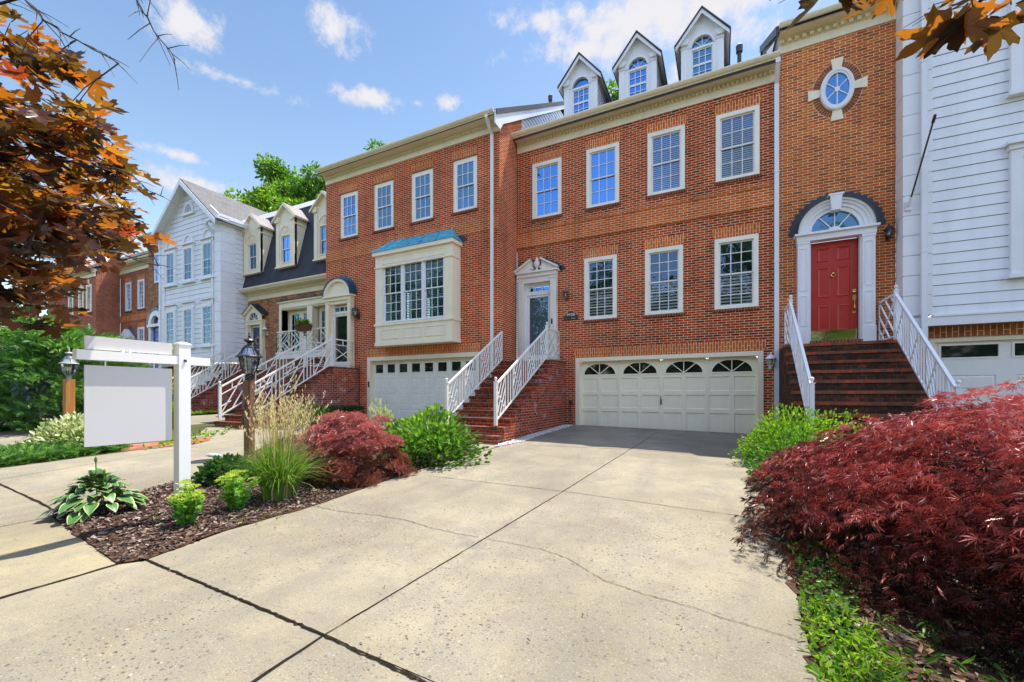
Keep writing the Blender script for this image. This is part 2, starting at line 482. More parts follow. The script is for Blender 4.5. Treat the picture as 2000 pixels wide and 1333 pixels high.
M['soldier'] = brick('soldier brick', [(0.66, 0.145, 0.026), (0.60, 0.125, 0.024), (0.70, 0.18, 0.034), (0.52, 0.10, 0.022)], mort, soldier=True)
M['sill'] = brick('sill brick', [(0.24, 0.055, 0.03), (0.30, 0.07, 0.034), (0.15, 0.05, 0.034)], (0.36, 0.28, 0.2), soldier=True, bw=0.3)
M['steps'] = brick('step brick', red, (0.5, 0.4, 0.32), white=0.75, grime=0.25)
M['tread'] = brick('tread brick', [(0.36, 0.085, 0.038), (0.28, 0.062, 0.034), (0.20, 0.06, 0.038), (0.40, 0.10, 0.045)], (0.22, 0.17, 0.13), soldier=True, grime=0.72, bw=0.42)
M['darkstep'] = brick('mossy step brick', [(0.10, 0.04, 0.026), (0.30, 0.075, 0.032), (0.07, 0.035, 0.026), (0.16, 0.055, 0.03), (0.09, 0.05, 0.034)], (0.16, 0.12, 0.09), grime=0.92, bw=0.12, rh=0.075)
M['darktread'] = brick('mossy tread brick', [(0.26, 0.11, 0.055), (0.56, 0.11, 0.04), (0.17, 0.09, 0.055), (0.22, 0.11, 0.065), (0.32, 0.12, 0.06), (0.48, 0.09, 0.035)], (0.16, 0.12, 0.09), soldier=True, grime=0.2, bw=0.3, rh=0.105)
M['cream'] = paint('cream paint', (0.90, 0.85, 0.70), 0.45, 0.22)
M['creamwarm'] = paint('warm cream paint', (0.88, 0.79, 0.57), 0.5, 0.22)
M['cornice'] = paint('cornice paint', (0.88, 0.79, 0.57), 0.5, 0.25)
M['white'] = paint('white paint', (0.80, 0.80, 0.80), 0.4, 0.14)
M['offwhite'] = paint('off white paint', (0.82, 0.79, 0.71), 0.42, 0.2)
M['gdoor'] = paint('garage door paint', (0.92, 0.84, 0.61), 0.4, 0.15)
M['gdoorw'] = paint('white garage door paint', (0.84, 0.82, 0.76), 0.4, 0.12)
M['red_door'] = paint('red door paint', (0.46, 0.022, 0.009), 0.32, 0.12, 0.5)
M['blue_door'] = paint('slate blue door paint', (0.16, 0.26, 0.39), 0.35, 0.1)
M['royal_door'] = paint('royal blue door paint', (0.015, 0.05, 0.36), 0.35, 0.1)
M['brass'] = paint('polished brass', (0.85, 0.56, 0.17), 0.16, 0.05, 0.6, 1.0)
M['mirrorbrass'] = paint('kick plate brass', (0.80, 0.62, 0.30), 0.04, 0.03, 0.6, 1.0)
M['black'] = paint('black metal', (0.02, 0.02, 0.022), 0.35, 0.1, 0.5)
M['flash'] = paint('dark flashing', (0.03, 0.034, 0.045), 0.42, 0.2, 0.5)
M['gutterw'] = paint('white downspout', (0.78, 0.79, 0.80), 0.35, 0.2)
M['grey_trim'] = paint('grey trim paint', (0.80, 0.82, 0.83), 0.45, 0.15)
M['blind'] = paint('blind', (0.62, 0.66, 0.68), 0.6, 0.05)
M['interior'] = paint('dark room', (0.012, 0.014, 0.016), 0.9, 0.0)
M['shade_back'] = paint('lap gap', (0.05, 0.055, 0.06), 0.9, 0.0)  # dark backing that paints the shade between boards
M['grey_sign'] = paint('grey sign board', (0.58, 0.57, 0.56), 0.6, 0.03)
M['yellow'] = paint('yellow edge', (0.78, 0.72, 0.02), 0.5, 0.05)
M['vinyl'] = paint('white vinyl post', (0.80, 0.79, 0.76), 0.35, 0.06)
M['glass'] = glass_mat('window glass', 0.55, (0.14, 0.36, 0.72))
M['glass_lo'] = glass_mat('clear glass', 0.30, (0.42, 0.60, 0.75))
M['glass_slat'] = glass_mat('glass over shutters', 0.09, (0.42, 0.60, 0.75), (0.97, 0.98, 0.98))
M['glass_blind'] = glass_mat('glass over blinds', 0.16, (0.40, 0.62, 0.9), (0.96, 0.98, 1.0))
M['glass_dark'] = glass_mat('shaded glass', 0.22, (0.22, 0.36, 0.42), (0.7, 0.85, 0.85))
M['glass_door'] = glass_mat('storm door glass', 0.14, (0.5, 0.65, 0.75), (0.95, 0.97, 0.97))
M['gdoor2'] = paint('warm white garage door paint', (0.86, 0.82, 0.70), 0.4, 0.3)
M['glass_lamp'] = glass_mat('lamp glass', 0.16)
M['siding'] = siding_mat('white siding', (0.80, 0.81, 0.82))
M['roof'] = shingle('grey shingles', [(0.10, 0.10, 0.108), (0.05, 0.05, 0.056), (0.13, 0.128, 0.13)])
M['roof_pale'] = shingle('pale shingles', [(0.26, 0.23, 0.22), (0.17, 0.155, 0.15), (0.30, 0.27, 0.26)])
M['slate'] = shingle('blue black mansard shingles', [(0.030, 0.036, 0.050), (0.016, 0.019, 0.027), (0.05, 0.06, 0.085)], 0.16, 0.2)
M['roof_dark'] = shingle('dark shingles', [(0.05, 0.05, 0.055), (0.03, 0.03, 0.034), (0.08, 0.08, 0.085)])
M['concrete'] = concrete('driveway concrete', 0.265, (1.0, 0.88, 0.62))
M['walk'] = concrete('sidewalk concrete', 0.27, (1.0, 0.86, 0.54), 0.4)
M['apron'] = concrete('apron concrete', 0.262, (1.0, 0.88, 0.62))
M['joint'] = soil('joint dirt', [(0.3, (0.008, 0.007, 0.005)), (0.55, (0.035, 0.022, 0.012)), (0.8, (0.10, 0.06, 0.025))], 45)
M['crack'] = soil('crack dirt', [(0.3, (0.012, 0.010, 0.008)), (0.8, (0.045, 0.038, 0.03))], 45)
M['soil'] = soil('mulch soil', [(0.3, (0.028, 0.015, 0.010)), (0.5, (0.085, 0.045, 0.030)), (0.75, (0.19, 0.115, 0.085))], 28)
M['lawn'] = soil('ground', [(0.3, (0.04, 0.05, 0.02)), (0.55, (0.08, 0.09, 0.035)), (0.8, (0.14, 0.12, 0.06))], 3)
M['asphalt'] = soil('asphalt', [(0.3, (0.04, 0.04, 0.04)), (0.6, (0.06, 0.06, 0.06)), (0.8, (0.09, 0.09, 0.085))], 60)
M['stone'] = paint('white stone', (0.72, 0.72, 0.72), 0.8, 0.4)
M['stone2'] = paint('grey stone', (0.40, 0.38, 0.36), 0.8, 0.4)
M['stone3'] = paint('pale stone', (0.58, 0.56, 0.52), 0.8, 0.4)
M['gravel_base'] = soil('gravel bed', [(0.3, (0.10, 0.09, 0.08)), (0.55, (0.25, 0.23, 0.21)), (0.75, (0.45, 0.43, 0.40))], 60)
M['paver'] = brick('paver brick', [(0.36, 0.13, 0.085), (0.30, 0.10, 0.07), (0.42, 0.17, 0.12)], (0.16, 0.12, 0.08), bw=0.22, rh=0.11)

def copper_mat():
    m, N, L, P = newmat('verdigris copper'); t = NT(N, L); p = t.pos()
    X, Y, Z = t.sep(p)
    c = t.ramp(t.noise(t.comb(t.math('MULTIPLY', X, 2.0), Y, t.math('MULTIPLY', Z, 5.0)), 2.6, 6, 0.65),
               [(0.25, (0.025, 0.20, 0.32)), (0.5, (0.05, 0.44, 0.60)), (0.75, (0.20, 0.66, 0.72))])
    L.new(c, P.inputs['Base Color']); P.inputs['Roughness'].default_value = 0.38
    P.inputs['Metallic'].default_value = 0.25
    return m
M['copper'] = copper_mat()
def wood_mat(name, a, b, zs=0.6):
    m, N, L, P = newmat(name); t = NT(N, L); X, Y, Z = t.sep(t.pos())
    n = t.noise(t.comb(t.math('MULTIPLY', X, 30.0), t.math('MULTIPLY', Y, 30.0), t.math('MULTIPLY', Z, zs * 3)), 1.0, 5, 0.6)
    k = t.noise(t.pos(), 7.0, 3)
    c = t.mix(t.rng(n, 0.35, 0.65), a, b)
    c = t.mix(t.rng(k, 0.66, 0.74, 0, 0.8), c, tuple(q * 0.3 for q in a))
    L.new(c, P.inputs['Base Color']); P.inputs['Roughness'].default_value = 0.7
    L.new(t.bump(n, 0.4, 0.006), P.inputs['Normal'])
    return m
M['wood'] = wood_mat('orange cedar', (0.36, 0.13, 0.025), (0.52, 0.22, 0.05))
M['wood_old'] = wood_mat('weathered cedar', (0.10, 0.045, 0.022), (0.22, 0.105, 0.05))
M['bark'] = wood_mat('bark', (0.06, 0.045, 0.035), (0.14, 0.105, 0.08), 2)
M['bark_dark'] = wood_mat('dark maple bark', (0.018, 0.013, 0.011), (0.045, 0.033, 0.028), 2)
M['basket'] = wood_mat('coir basket', (0.16, 0.07, 0.03), (0.26, 0.12, 0.05), 8)
M['terracotta'] = paint('dark planter', (0.09, 0.065, 0.055), 0.6, 0.2)
M['blueplastic'] = paint('blue plastic', (0.01, 0.09, 0.30), 0.4, 0.1)
M['bag'] = paint('pale plastic bag', (0.55, 0.66, 0.74), 0.25, 0.1)
g3 = lambda a, b, c: [(0.0, a), (0.5, b), (1.0, c)]
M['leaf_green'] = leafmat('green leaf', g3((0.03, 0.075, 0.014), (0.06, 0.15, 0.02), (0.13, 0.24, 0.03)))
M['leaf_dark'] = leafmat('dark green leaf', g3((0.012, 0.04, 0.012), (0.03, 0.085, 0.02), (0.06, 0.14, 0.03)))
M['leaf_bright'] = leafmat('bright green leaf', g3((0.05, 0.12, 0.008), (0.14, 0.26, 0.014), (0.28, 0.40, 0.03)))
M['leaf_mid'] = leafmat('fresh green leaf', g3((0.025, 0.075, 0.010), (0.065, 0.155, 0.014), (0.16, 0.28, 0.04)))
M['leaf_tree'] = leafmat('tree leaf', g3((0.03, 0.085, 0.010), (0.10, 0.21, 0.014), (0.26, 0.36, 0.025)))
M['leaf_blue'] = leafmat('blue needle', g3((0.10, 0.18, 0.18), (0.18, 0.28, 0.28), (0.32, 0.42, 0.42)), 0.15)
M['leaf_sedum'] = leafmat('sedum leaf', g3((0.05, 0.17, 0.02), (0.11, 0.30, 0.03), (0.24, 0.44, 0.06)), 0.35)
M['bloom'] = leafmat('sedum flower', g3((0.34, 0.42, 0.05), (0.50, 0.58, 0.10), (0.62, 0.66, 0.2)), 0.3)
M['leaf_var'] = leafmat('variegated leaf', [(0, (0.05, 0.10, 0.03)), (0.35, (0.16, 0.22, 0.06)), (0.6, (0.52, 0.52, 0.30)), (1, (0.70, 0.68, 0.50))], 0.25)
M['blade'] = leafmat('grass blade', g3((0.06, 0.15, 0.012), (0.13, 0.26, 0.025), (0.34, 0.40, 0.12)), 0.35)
M['plume'] = leafmat('grass plume', g3((0.34, 0.22, 0.10), (0.52, 0.40, 0.24), (0.72, 0.64, 0.48)), 0.3)
M['jm'] = leafmat('red laceleaf', [(0, (0.012, 0.013, 0.005)), (0.25, (0.026, 0.016, 0.009)), (0.42, (0.12, 0.032, 0.027)), (0.66, (0.38, 0.085, 0.068)), (0.9, (0.58, 0.19, 0.16)), (1, (0.68, 0.36, 0.31))], 0.22,  # dark end paints self-shade, pale end the sheen of upper leaves
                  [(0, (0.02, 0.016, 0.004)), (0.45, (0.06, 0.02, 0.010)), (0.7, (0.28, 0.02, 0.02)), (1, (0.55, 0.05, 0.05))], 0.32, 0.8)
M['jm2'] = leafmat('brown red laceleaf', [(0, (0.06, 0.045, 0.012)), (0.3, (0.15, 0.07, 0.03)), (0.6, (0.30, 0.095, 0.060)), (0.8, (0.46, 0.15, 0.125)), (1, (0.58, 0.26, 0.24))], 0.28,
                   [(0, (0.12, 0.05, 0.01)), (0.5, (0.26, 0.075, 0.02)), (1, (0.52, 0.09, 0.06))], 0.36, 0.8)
M['maple'] = leafmat('maroon maple leaf', [(0, (0.020, 0.012, 0.012)), (0.5, (0.045, 0.016, 0.013)), (1, (0.09, 0.03, 0.016))], 0.5,
                     [(0, (0.05, 0.03, 0.006)), (0.3, (0.17, 0.085, 0.008)), (0.55, (0.42, 0.14, 0.008)), (0.75, (0.52, 0.14, 0.008)), (0.92, (0.50, 0.30, 0.02)), (1, (0.42, 0.06, 0.012))], 0.33, 0.7)
M['hosta'] = None
def hosta_mat():
    m, N, L, P = newmat('variegated hosta leaf'); t = NT(N, L)
    a = N.new('ShaderNodeAttribute'); a.attribute_name = 'rim'
    c = t.mix(t.rng(a.outputs['Fac'], 0.76, 0.92), (0.055, 0.16, 0.03), (0.42, 0.48, 0.20))
    L.new(c, P.inputs['Base Color']); P.inputs['Roughness'].default_value = 0.42
    return m
M['hosta'] = hosta_mat()
# ------------------------------------------------------------------ building parts
def wall(mb, x0, x1, z0, z1, y, holes, depth=0.12, mat=0, rmat=None):
    """front wall plane at y with rectangular holes (x0,x1,z0,z1) and their reveals"""
    xs = sorted({x0, x1, *[h[0] for h in holes], *[h[1] for h in holes]})
    zs = sorted({z0, z1, *[h[2] for h in holes], *[h[3] for h in holes]})
    for i in range(len(xs) - 1):
        for k in range(len(zs) - 1):
            cx, cz = (xs[i] + xs[i + 1]) / 2, (zs[k] + zs[k + 1]) / 2
            if any(h[0] < cx < h[1] and h[2] < cz < h[3] for h in holes): continue
            if cx < x0 or cx > x1 or cz < z0 or cz > z1: continue
            mb.poly([(xs[i], y, zs[k]), (xs[i + 1], y, zs[k]), (xs[i + 1], y, zs[k + 1]), (xs[i], y, zs[k + 1])], mat)
    rm = mat if rmat is None else rmat
    for h in holes:
        a, b, c, d = h[:4]; y1 = y + depth
        mb.poly([(a, y, c), (a, y1, c), (a, y1, d), (a, y, d)], rm)
        mb.poly([(b, y, c), (b, y, d), (b, y1, d), (b, y1, c)], rm)
        mb.poly([(a, y, d), (a, y1, d), (b, y1, d), (b, y, d)], rm)
        mb.poly([(a, y, c), (b, y, c), (b, y1, c), (a, y1, c)], rm)

def siding(mb, axis, c, z0, z1, lim, exp=0.228, mat=0, shade_back=1):
    """lap boards on a wall; axis 'F' faces -Y at y=c, 'R' faces +X at x=c, 'L' faces -X at x=c"""
    n = max(1, round((z1 - z0) / exp)); e = (z1 - z0) / n
    def P(h, out, z):
        if axis == 'F': return (h, c - out, z)
        return (c + out, h, z) if axis == 'R' else (c - out, h, z)
    for k in range(n):
        a, b = z0 + k * e, z0 + (k + 1) * e
        a0, a1 = lim(a + 0.008); b0, b1 = lim(b)
        if a1 - a0 < 0.02: continue
        if b1 - b0 < 0.02: b0 = b1 = (b0 + b1) / 2
        mb.poly([P(a0, .022, a + .010), P(a1, .022, a + .010), P(b1, .006, b), P(b0, .006, b)], mat)
        mb.poly([P(a0, .022, a + .010), P(a0, .008, a + .010), P(a1, .008, a + .010), P(a1, .022, a + .010)], mat)
        mb.poly([P(a0, -.004, a - .004), P(a1, -.004, a - .004), P(a1, -.002, a + .03), P(a0, -.002, a + .03)], shade_back)  # dark strip: shade line under each lap put into colour

def quoins(mb, x0, x1, yf, z0, z1, ret=None, h=0.45, mat=0, side=1):
    n = round((z1 - z0) / h); e = (z1 - z0) / n
    for k in range(n):
        a = z0 + k * e
        r = ret if ret else 0.05
        mb.box(x0, x1, yf - 0.055, yf + r, a + 0.014, a + e, mat)
    mb.box(x0 + .02, x1 - .02, yf - 0.03, yf + (ret or 0.05) - .01, z0, z1, mat)

def window(parent, x0, x1, z0, z1, y, cols=3, rows=(2, 2), trim='cream', casing=0.11, proud=0.025, blind=None,
           glass='glass', sash_mat=None, name='window', split=0.5, backcol=None, deep=0.16):
    """double hung window; the casing sits `proud` in front of y, the dark room lies `deep` behind"""
    mb = MB()
    yf = y - proud; yb = y + 0.10
    a, b, c, d = x0 + casing, x1 - casing, z0 + casing * 0.75, z1 - casing
    mb.box(x0, a, yf, yb, z0, z1); mb.box(b, x1, yf, yb, z0, z1)
    mb.box(a, b, yf, yb, d, z1); mb.box(a, b, yf - 0.012, yb, z0, c)
    mb.poly([(a, y + deep, c), (b, y + deep, c), (b, y + deep, d), (a, y + deep, d)], 1)
    w = mb.build(name, [M[trim], M['interior']], parent)
    zm = c + (d - c) * split
    sm = M[sash_mat or trim]
    st = 0.036; k0 = min(1.0, deep / 0.16)
    for (lo, hi, yy, rr, ) in ((zm - st / 2, d, y + 0.030 * k0, rows[0]), (c, zm + st / 2, y + 0.055 * k0, rows[1])):
        s = MB()
        s.box(a, a + st, yy, yy + .03 * k0, lo, hi); s.box(b - st, b, yy, yy + .03 * k0, lo, hi)
        s.box(a + st, b - st, yy, yy + .03 * k0, lo, lo + st); s.box(a + st, b - st, yy, yy + .03 * k0, hi - st, hi)
        iw, ih = b - a - 2 * st, hi - lo - 2 * st
        for k in range(1, cols):
            xx = a + st + iw * k / cols
            s.box(xx - .010, xx + .010, yy + .004 * k0, yy + .018 * k0, lo + st, hi - st)
        for k in range(1, rr):
            zz = lo + st + ih * k / rr
            s.box(a + st, b - st, yy + .005 * k0, yy + .017 * k0, zz - .010, zz + .010)
        s.build('sash', sm, w)
        p = MB(); yq = yy + .022 * k0; p.poly([(a + st, yq, lo + st), (b - st, yq, lo + st), (b - st, yq, hi - st), (a + st, yq, hi - st)])
        p.build('pane', M[glass], w)
    if blind:
        s = MB(); lo, hi = (c, zm) if blind.startswith('lower') else (c, d)
        if blind == 'drape':
            n = 26
            for k in range(n):
                u0, u1 = a + (b - a) * k / n, a + (b - a) * (k + 1) / n
                ya, yb2 = y + k0 * (.12 + .02 * (k % 2)), y + k0 * (.12 + .02 * ((k + 1) % 2))
                s.poly([(u0, ya, c), (u1, yb2, c), (u1, yb2, d), (u0, ya, d)])
        elif blind == 'shade':
            yq = y + .13 * k0; s.poly([(a, yq, zm), (b, yq, zm), (b, yq, d), (a, yq, d)])
        else:
            step = 0.085 if blind == 'lower' else 0.055
            zz = lo + .02
            while zz < hi - .01:
                s.poly([(a, y + .088 * k0, zz), (b, y + .088 * k0, zz), (b, y + .108 * k0, zz + step * 0.60), (a, y + .108 * k0, zz + step * 0.60)])
                zz += step
        s.build('blind', M[backcol or 'blind'], w)
    return w

def lintel(parent, x0, x1, z0, z1, y, flare=0.06, mat='soldier'):
    mb = MB(); mb.prism([(x0 - flare * .3, z0), (x1 + flare * .3, z0), (x1 + flare, z1), (x0 - flare, z1)], y - 0.014, y + 0.02)
    return mb.build('lintel', M[mat], parent)
def sill(parent, x0, x1, z, y, mat='sill'):
    mb = MB(); mb.box(x0 - .04, x1 + .04, y - 0.045, y + 0.02, z - 0.075, z)
    return mb.build('sill', M[mat], parent)

def cornice(parent, x0, x1, y, zb, ztop, proj, mat='cornice', ends=(True, True), dent=0.105):
    mb = MB(); h = ztop - zb
    mb.box(x0, x1, y - .035, y + .05, zb, zb + h * .40)
    mb.box(x0, x1, y - .055, y + .05, zb + h * .40, zb + h * .44)
    n = int((x1 - x0) / dent)
    for k in range(n):
        u = x0 + (k + .5) * (x1 - x0) / n
        mb.box(u - dent * .27, u + dent * .27, y - .125, y - .03, zb + h * .44, zb + h * .60)
    mb.box(x0, x1, y - .06, y + .05, zb + h * .44, zb + h * .615)
    mb.prismx([(y - .06, zb + h * .615), (y - .15, zb + h * .70), (y - proj + .02, zb + h * .72), (y - proj + .02, zb + h * .80), (y + .05, zb + h * .80), (y + .05, zb + h * .615)], x0, x1)
    c = mb.build('cornice', M[mat], parent)
    g = MB(); a = y - proj
    g.prismx([(a + .03, zb + h * .80), (a - .02, zb + h * .80), (a - .05, zb + h * .86), (a - .075, zb + h * .94), (a - .075, ztop), (a - .055, ztop), (a - .055, zb + h * .96), (a + .03, zb + h * .96)], x0 - .02, x1 + .02)
    g.build('gutter', M['cornice' if mat != 'white' else 'gutterw'], c)
    return c

def gable_roof(parent, x0, x1, ye, ze, yr, slope, yb, mat='roof', th=0.16):
    zr = ze + (yr - ye) * slope; zb = zr - (yb - yr) * slope
    mb = MB()
    mb.prismx([(ye, ze), (yr, zr), (yb, zb), (yb, zb - th), (yr, zr - th), (ye, ze - th)], x0, x1)
    return mb.build('roof', M[mat], parent)

def downspout(parent, x, y, z0, z1, yg, w=0.075, mat='gutterw'):
    mb = MB()
    mb.bar((x, yg, z1), (x, yg, z1 - .12), w, w)
    mb.bar((x, yg, z1 - .10), (x, y - .06, z1 - .42), w, w)
    mb.box(x - w / 2, x + w / 2, y - .10, y - .03, z0, z1 - .40)
    for k in range(1, 4):
        zz = z0 + (z1 - .4 - z0) * k / 4
        mb.box(x - w / 2 - .012, x + w / 2 + .012, y - .108, y - .02, zz, zz + .03)
    return mb.build('downspout', M[mat], parent)

def dormer(parent, x, w, yf, z0, ze, za, yroof, slope, ze_roof, trim='grey_trim', mat='siding', roofmat='roof_dark', fan='glass'):
    """dormer with gabled roof and an arch-topped window; runs back into the main roof"""
    a, b = x - w / 2, x + w / 2
    zroof = lambda yy: ze_roof + (yy - yroof) * slope
    yback = yroof + (za - ze_roof) / slope
    ye = yroof + (ze - ze_roof) / slope
    mb = MB()
    r = w * 0.245; zs = ze - 0.26; n = 20
    arch = arc(x, zs, r, None, n)
    # face round the arched opening
    mb.poly([(a, yf, z0), (x - r, yf, z0), (x - r, yf, zs), (a, yf, zs)]); mb.poly([(x + r, yf, z0), (b, yf, z0), (b, yf, zs), (x + r, yf, zs)])
    zw = z0 + 0.26
    mb.poly([(x - r, yf, z0), (x + r, yf, z0), (x + r, yf, zw), (x - r, yf, zw)])
    outer = [(b, zs), (b, ze), (x, za - .06), (a, ze), (a, zs)]
    for k in range(n):
        p, q = arch[k], arch[k + 1]
        t = lambda s: (lambda f: outer_pt(f, outer))(s)
        o0, o1 = outer_pt(k / n, outer), outer_pt((k + 1) / n, outer)
        mb.poly([(p[0], yf, p[1]), (o0[0], yf, o0[1]), (o1[0], yf, o1[1]), (q[0], yf, q[1])])
        mb.poly([(p[0], yf, p[1]), (q[0], yf, q[1]), (q[0], yf + .12, q[1]), (p[0], yf + .12, p[1])])
    mb.poly([(x - r, yf, zw), (x - r, yf + .12, zw), (x - r, yf + .12, zs), (x - r, yf, zs)])
    mb.poly([(x + r, yf, zw), (x + r, yf, zs), (x + r, yf + .12, zs), (x + r, yf + .12, zw)])
    # pilasters with capitals, sill and impost
    for s in (-1, 1):
        u = x + s * (w / 2 - .085)
        mb.box(u - .085, u + .085, yf - .03, yf, z0, ze - .16)
        mb.prism([(u - .085, ze - .16), (u + .085, ze - .16), (u + .125, ze - .06), (u + .125, ze), (u - .125, ze), (u - .125, ze - .06)], yf - .09, yf + .01)
        mb.box(u - .1, u + .1, yf - .045, yf, ze - .245, ze - .215)
    mb.box(x - r - .06, x + r + .06, yf - .05, yf + .02, zw - .05, zw)
    mb.box(x - r, x + r, yf + .01, yf + .07, zs - .06, zs)
    mb.band(arch, arc(x, zs, r + .05, None, n), yf - .025, yf + .01, closed=False)
    mb.poly([(x - r, yf + .16, zw), (x + r, yf + .16, zw), (x + r, yf + .16, zs + r), (x - r, yf + .16, zs + r)], 1)
    d = mb.build('dormer', [M[trim], M['interior']], parent)
    for ax, c in (('R', b), ('L', a)):                               # side walls, lapped
        s = MB()
        siding(s, ax, c - (.02 if ax == 'R' else -.02), z0, ze - .05, lambda z: (yf + .01, max(yf + .01, yroof + (z - ze_roof) / slope)), 0.16)
        s.build('side_wall', [M[mat], M['shade_back']], d)
    rf = MB(); ov = 0.14; yo = yf - .15
    half = w / 2 + ov; dz = (za - ze) / (w / 2) * ov
    for sgn in (-1, 1):
        e = x + sgn * half; zz = ze - dz
        ybe = yroof + (zz - ze_roof) / slope
        top = [(x, yo - .05, za + .02), (e + sgn * .03, yo - .05, zz), (e + sgn * .03, ybe, zz), (x, yback, za + .02)]
        bot = [(p[0], p[1], p[2] - .05) for p in top]
        rf.hexa([bot[0], bot[1], bot[2], bot[3], top[0], top[1], top[2], top[3]])
        rf.hexa([(x, yo - .02, za - .16), (e, yo - .02, zz - .13), (e, yo, zz - .13), (x, yo, za - .16), (x, yo - .02, za - .035), (e, yo - .02, zz - .03), (e, yo, zz - .03), (x, yo, za - .035)], 1)
        bx = [(x, yo, za - .06), (e, yo, zz - .06), (e, ybe, zz - .06), (x, yback, za - .06)]
        rf.poly(bx, 1)
    rf.build('dormer_roof', [M[roofmat], M[trim]], d)
    # sashes
    sh = MB(); a2, b2 = x - r, x + r; zm = (zw + zs - .06) / 2; yy = yf + .045
    for lo, hi in ((zw, zm), (zm, zs - .06)):
        sh.box(a2, a2 + .03, yy, yy + .03, lo, hi); sh.box(b2 - .03, b2, yy, yy + .03, lo, hi)
        sh.box(a2 + .03, b2 - .03, yy, yy + .03, lo, lo + .03); sh.box(a2 + .03, b2 - .03, yy, yy + .03, hi - .03, hi)
        for k in (1, 2):
            xx = a2 + .03 + (b2 - a2 - .06) * k / 3
            sh.box(xx - .009, xx + .009, yy + .004, yy + .02, lo + .03, hi - .03)
        sh.box(a2 + .03, b2 - .03, yy + .005, yy + .019, (lo + hi) / 2 - .009, (lo + hi) / 2 + .009)
    if fan != 'plain':
        for ang in (45, 90, 135):
            q = (x + r * .98 * math.cos(R(ang)), zs + r * .98 * math.sin(R(ang)))
            sh.bar((x, yy + .012, zs), (q[0], yy + .012, q[1]), .018, .016)
    sh.build('sash', M['white'], d)
    p = MB(); p.poly([(a2, yy + .024, zw), (b2, yy + .024, zw), (b2, yy + .024, zs)] + [(q[0], yy + .024, q[1]) for q in arch[1:-1]] + [(a2, yy + .024, zs)])
    p.build('pane', M['glass'], d)
    return d

def outer_pt(f, poly):
    L = [math.dist(poly[i], poly[i + 1]) for i in range(len(poly) - 1)]
    t = f * sum(L)
    for i, l in enumerate(L):
        if t <= l + 1e-9 or i == len(L) - 1:
            k = min(1.0, t / l)
            return (poly[i][0] + (poly[i + 1][0] - poly[i][0]) * k, poly[i][1] + (poly[i + 1][1] - poly[i][1]) * k)
        t -= l

def panel_grid(mb, x0, x1, z0, z1, y, cols, rows, stile=0.07, depth=0.02, mat=0, raised=False):
    """rail-and-stile field: flush frame at y, panels sunk by depth"""
    xs = [x0 + (x1 - x0) * k / cols for k in range(cols + 1)]
    zs = [z0 + (z1 - z0) * k / rows for k in range(rows + 1)]
    for i in range(cols):
        for k in range(rows):
            a, b, c, d = xs[i], xs[i + 1], zs[k], zs[k + 1]; s = stile / 2
            o = [(a, c), (b, c), (b, d), (a, d)]; p = [(a + s, c + s), (b - s, c + s), (b - s, d - s), (a + s, d - s)]
            for q in range(4):
                r = (q + 1) % 4
                mb.poly([(o[q][0], y, o[q][1]), (o[r][0], y, o[r][1]), (p[r][0], y, p[r][1]), (p[q][0], y, p[q][1])], mat)
            e = 0.012
            p2 = [(a + s + e, c + s + e), (b - s - e, c + s + e), (b - s - e, d - s - e), (a + s + e, d - s - e)]
            for q in range(4):
                r = (q + 1) % 4
                mb.poly([(p[q][0], y, p[q][1]), (p[r][0], y, p[r][1]), (p2[r][0], y + depth, p2[r][1]), (p2[q][0], y + depth, p2[q][1])], mat)
            if raised:
                e2 = .05
                p3 = [(a + s + e2, c + s + e2), (b - s - e2, c + s + e2), (b - s - e2, d - s - e2), (a + s + e2, d - s - e2)]
                for q in range(4):
                    r = (q + 1) % 4
                    mb.poly([(p2[q][0], y + depth, p2[q][1]), (p2[r][0], y + depth, p2[r][1]), (p3[r][0], y + .002, p3[r][1]), (p3[q][0], y + .002, p3[q][1])], mat)
                mb.poly([(q[0], y + .002, q[1]) for q in p3], mat)
            else:
                mb.poly([(q[0], y + depth, q[1]) for q in p2], mat)

def door_panels(mb, x0, x1, z0, z1, y, mat=0):
    """six-panel door"""
    w = x1 - x0; h = z1 - z0
    mb.box(x0, x1, y, y + .045, z0, z1, mat)
    for c in (0.16, 0.565):
        for a, b in ((0.10, 0.36), (0.44, 0.74), (0.80, 0.935)):
            u0, u1 = x0 + w * c, x0 + w * (c + .275); v0, v1 = z0 + h * a, z0 + h * b
            o = [(u0, v0), (u1, v0), (u1, v1), (u0, v1)]
            e = .022; p = [(u0 + e, v0 + e), (u1 - e, v0 + e), (u1 - e, v1 - e), (u0 + e, v1 - e)]
            e = .05; q3 = [(u0 + e, v0 + e), (u1 - e, v0 + e), (u1 - e, v1 - e), (u0 + e, v1 - e)]
            for A, B, ya, yb in ((o, p, y - .001, y - .014), (p, q3, y - .014, y - .004)):
                for q in range(4):
                    r = (q + 1) % 4
                    mb.poly([(A[q][0], ya, A[q][1]), (A[r][0], ya, A[r][1]), (B[r][0], yb, B[r][1]), (B[q][0], yb, B[q][1])], mat)
            mb.poly([(q[0], y - .004, q[1]) for q in q3], mat)

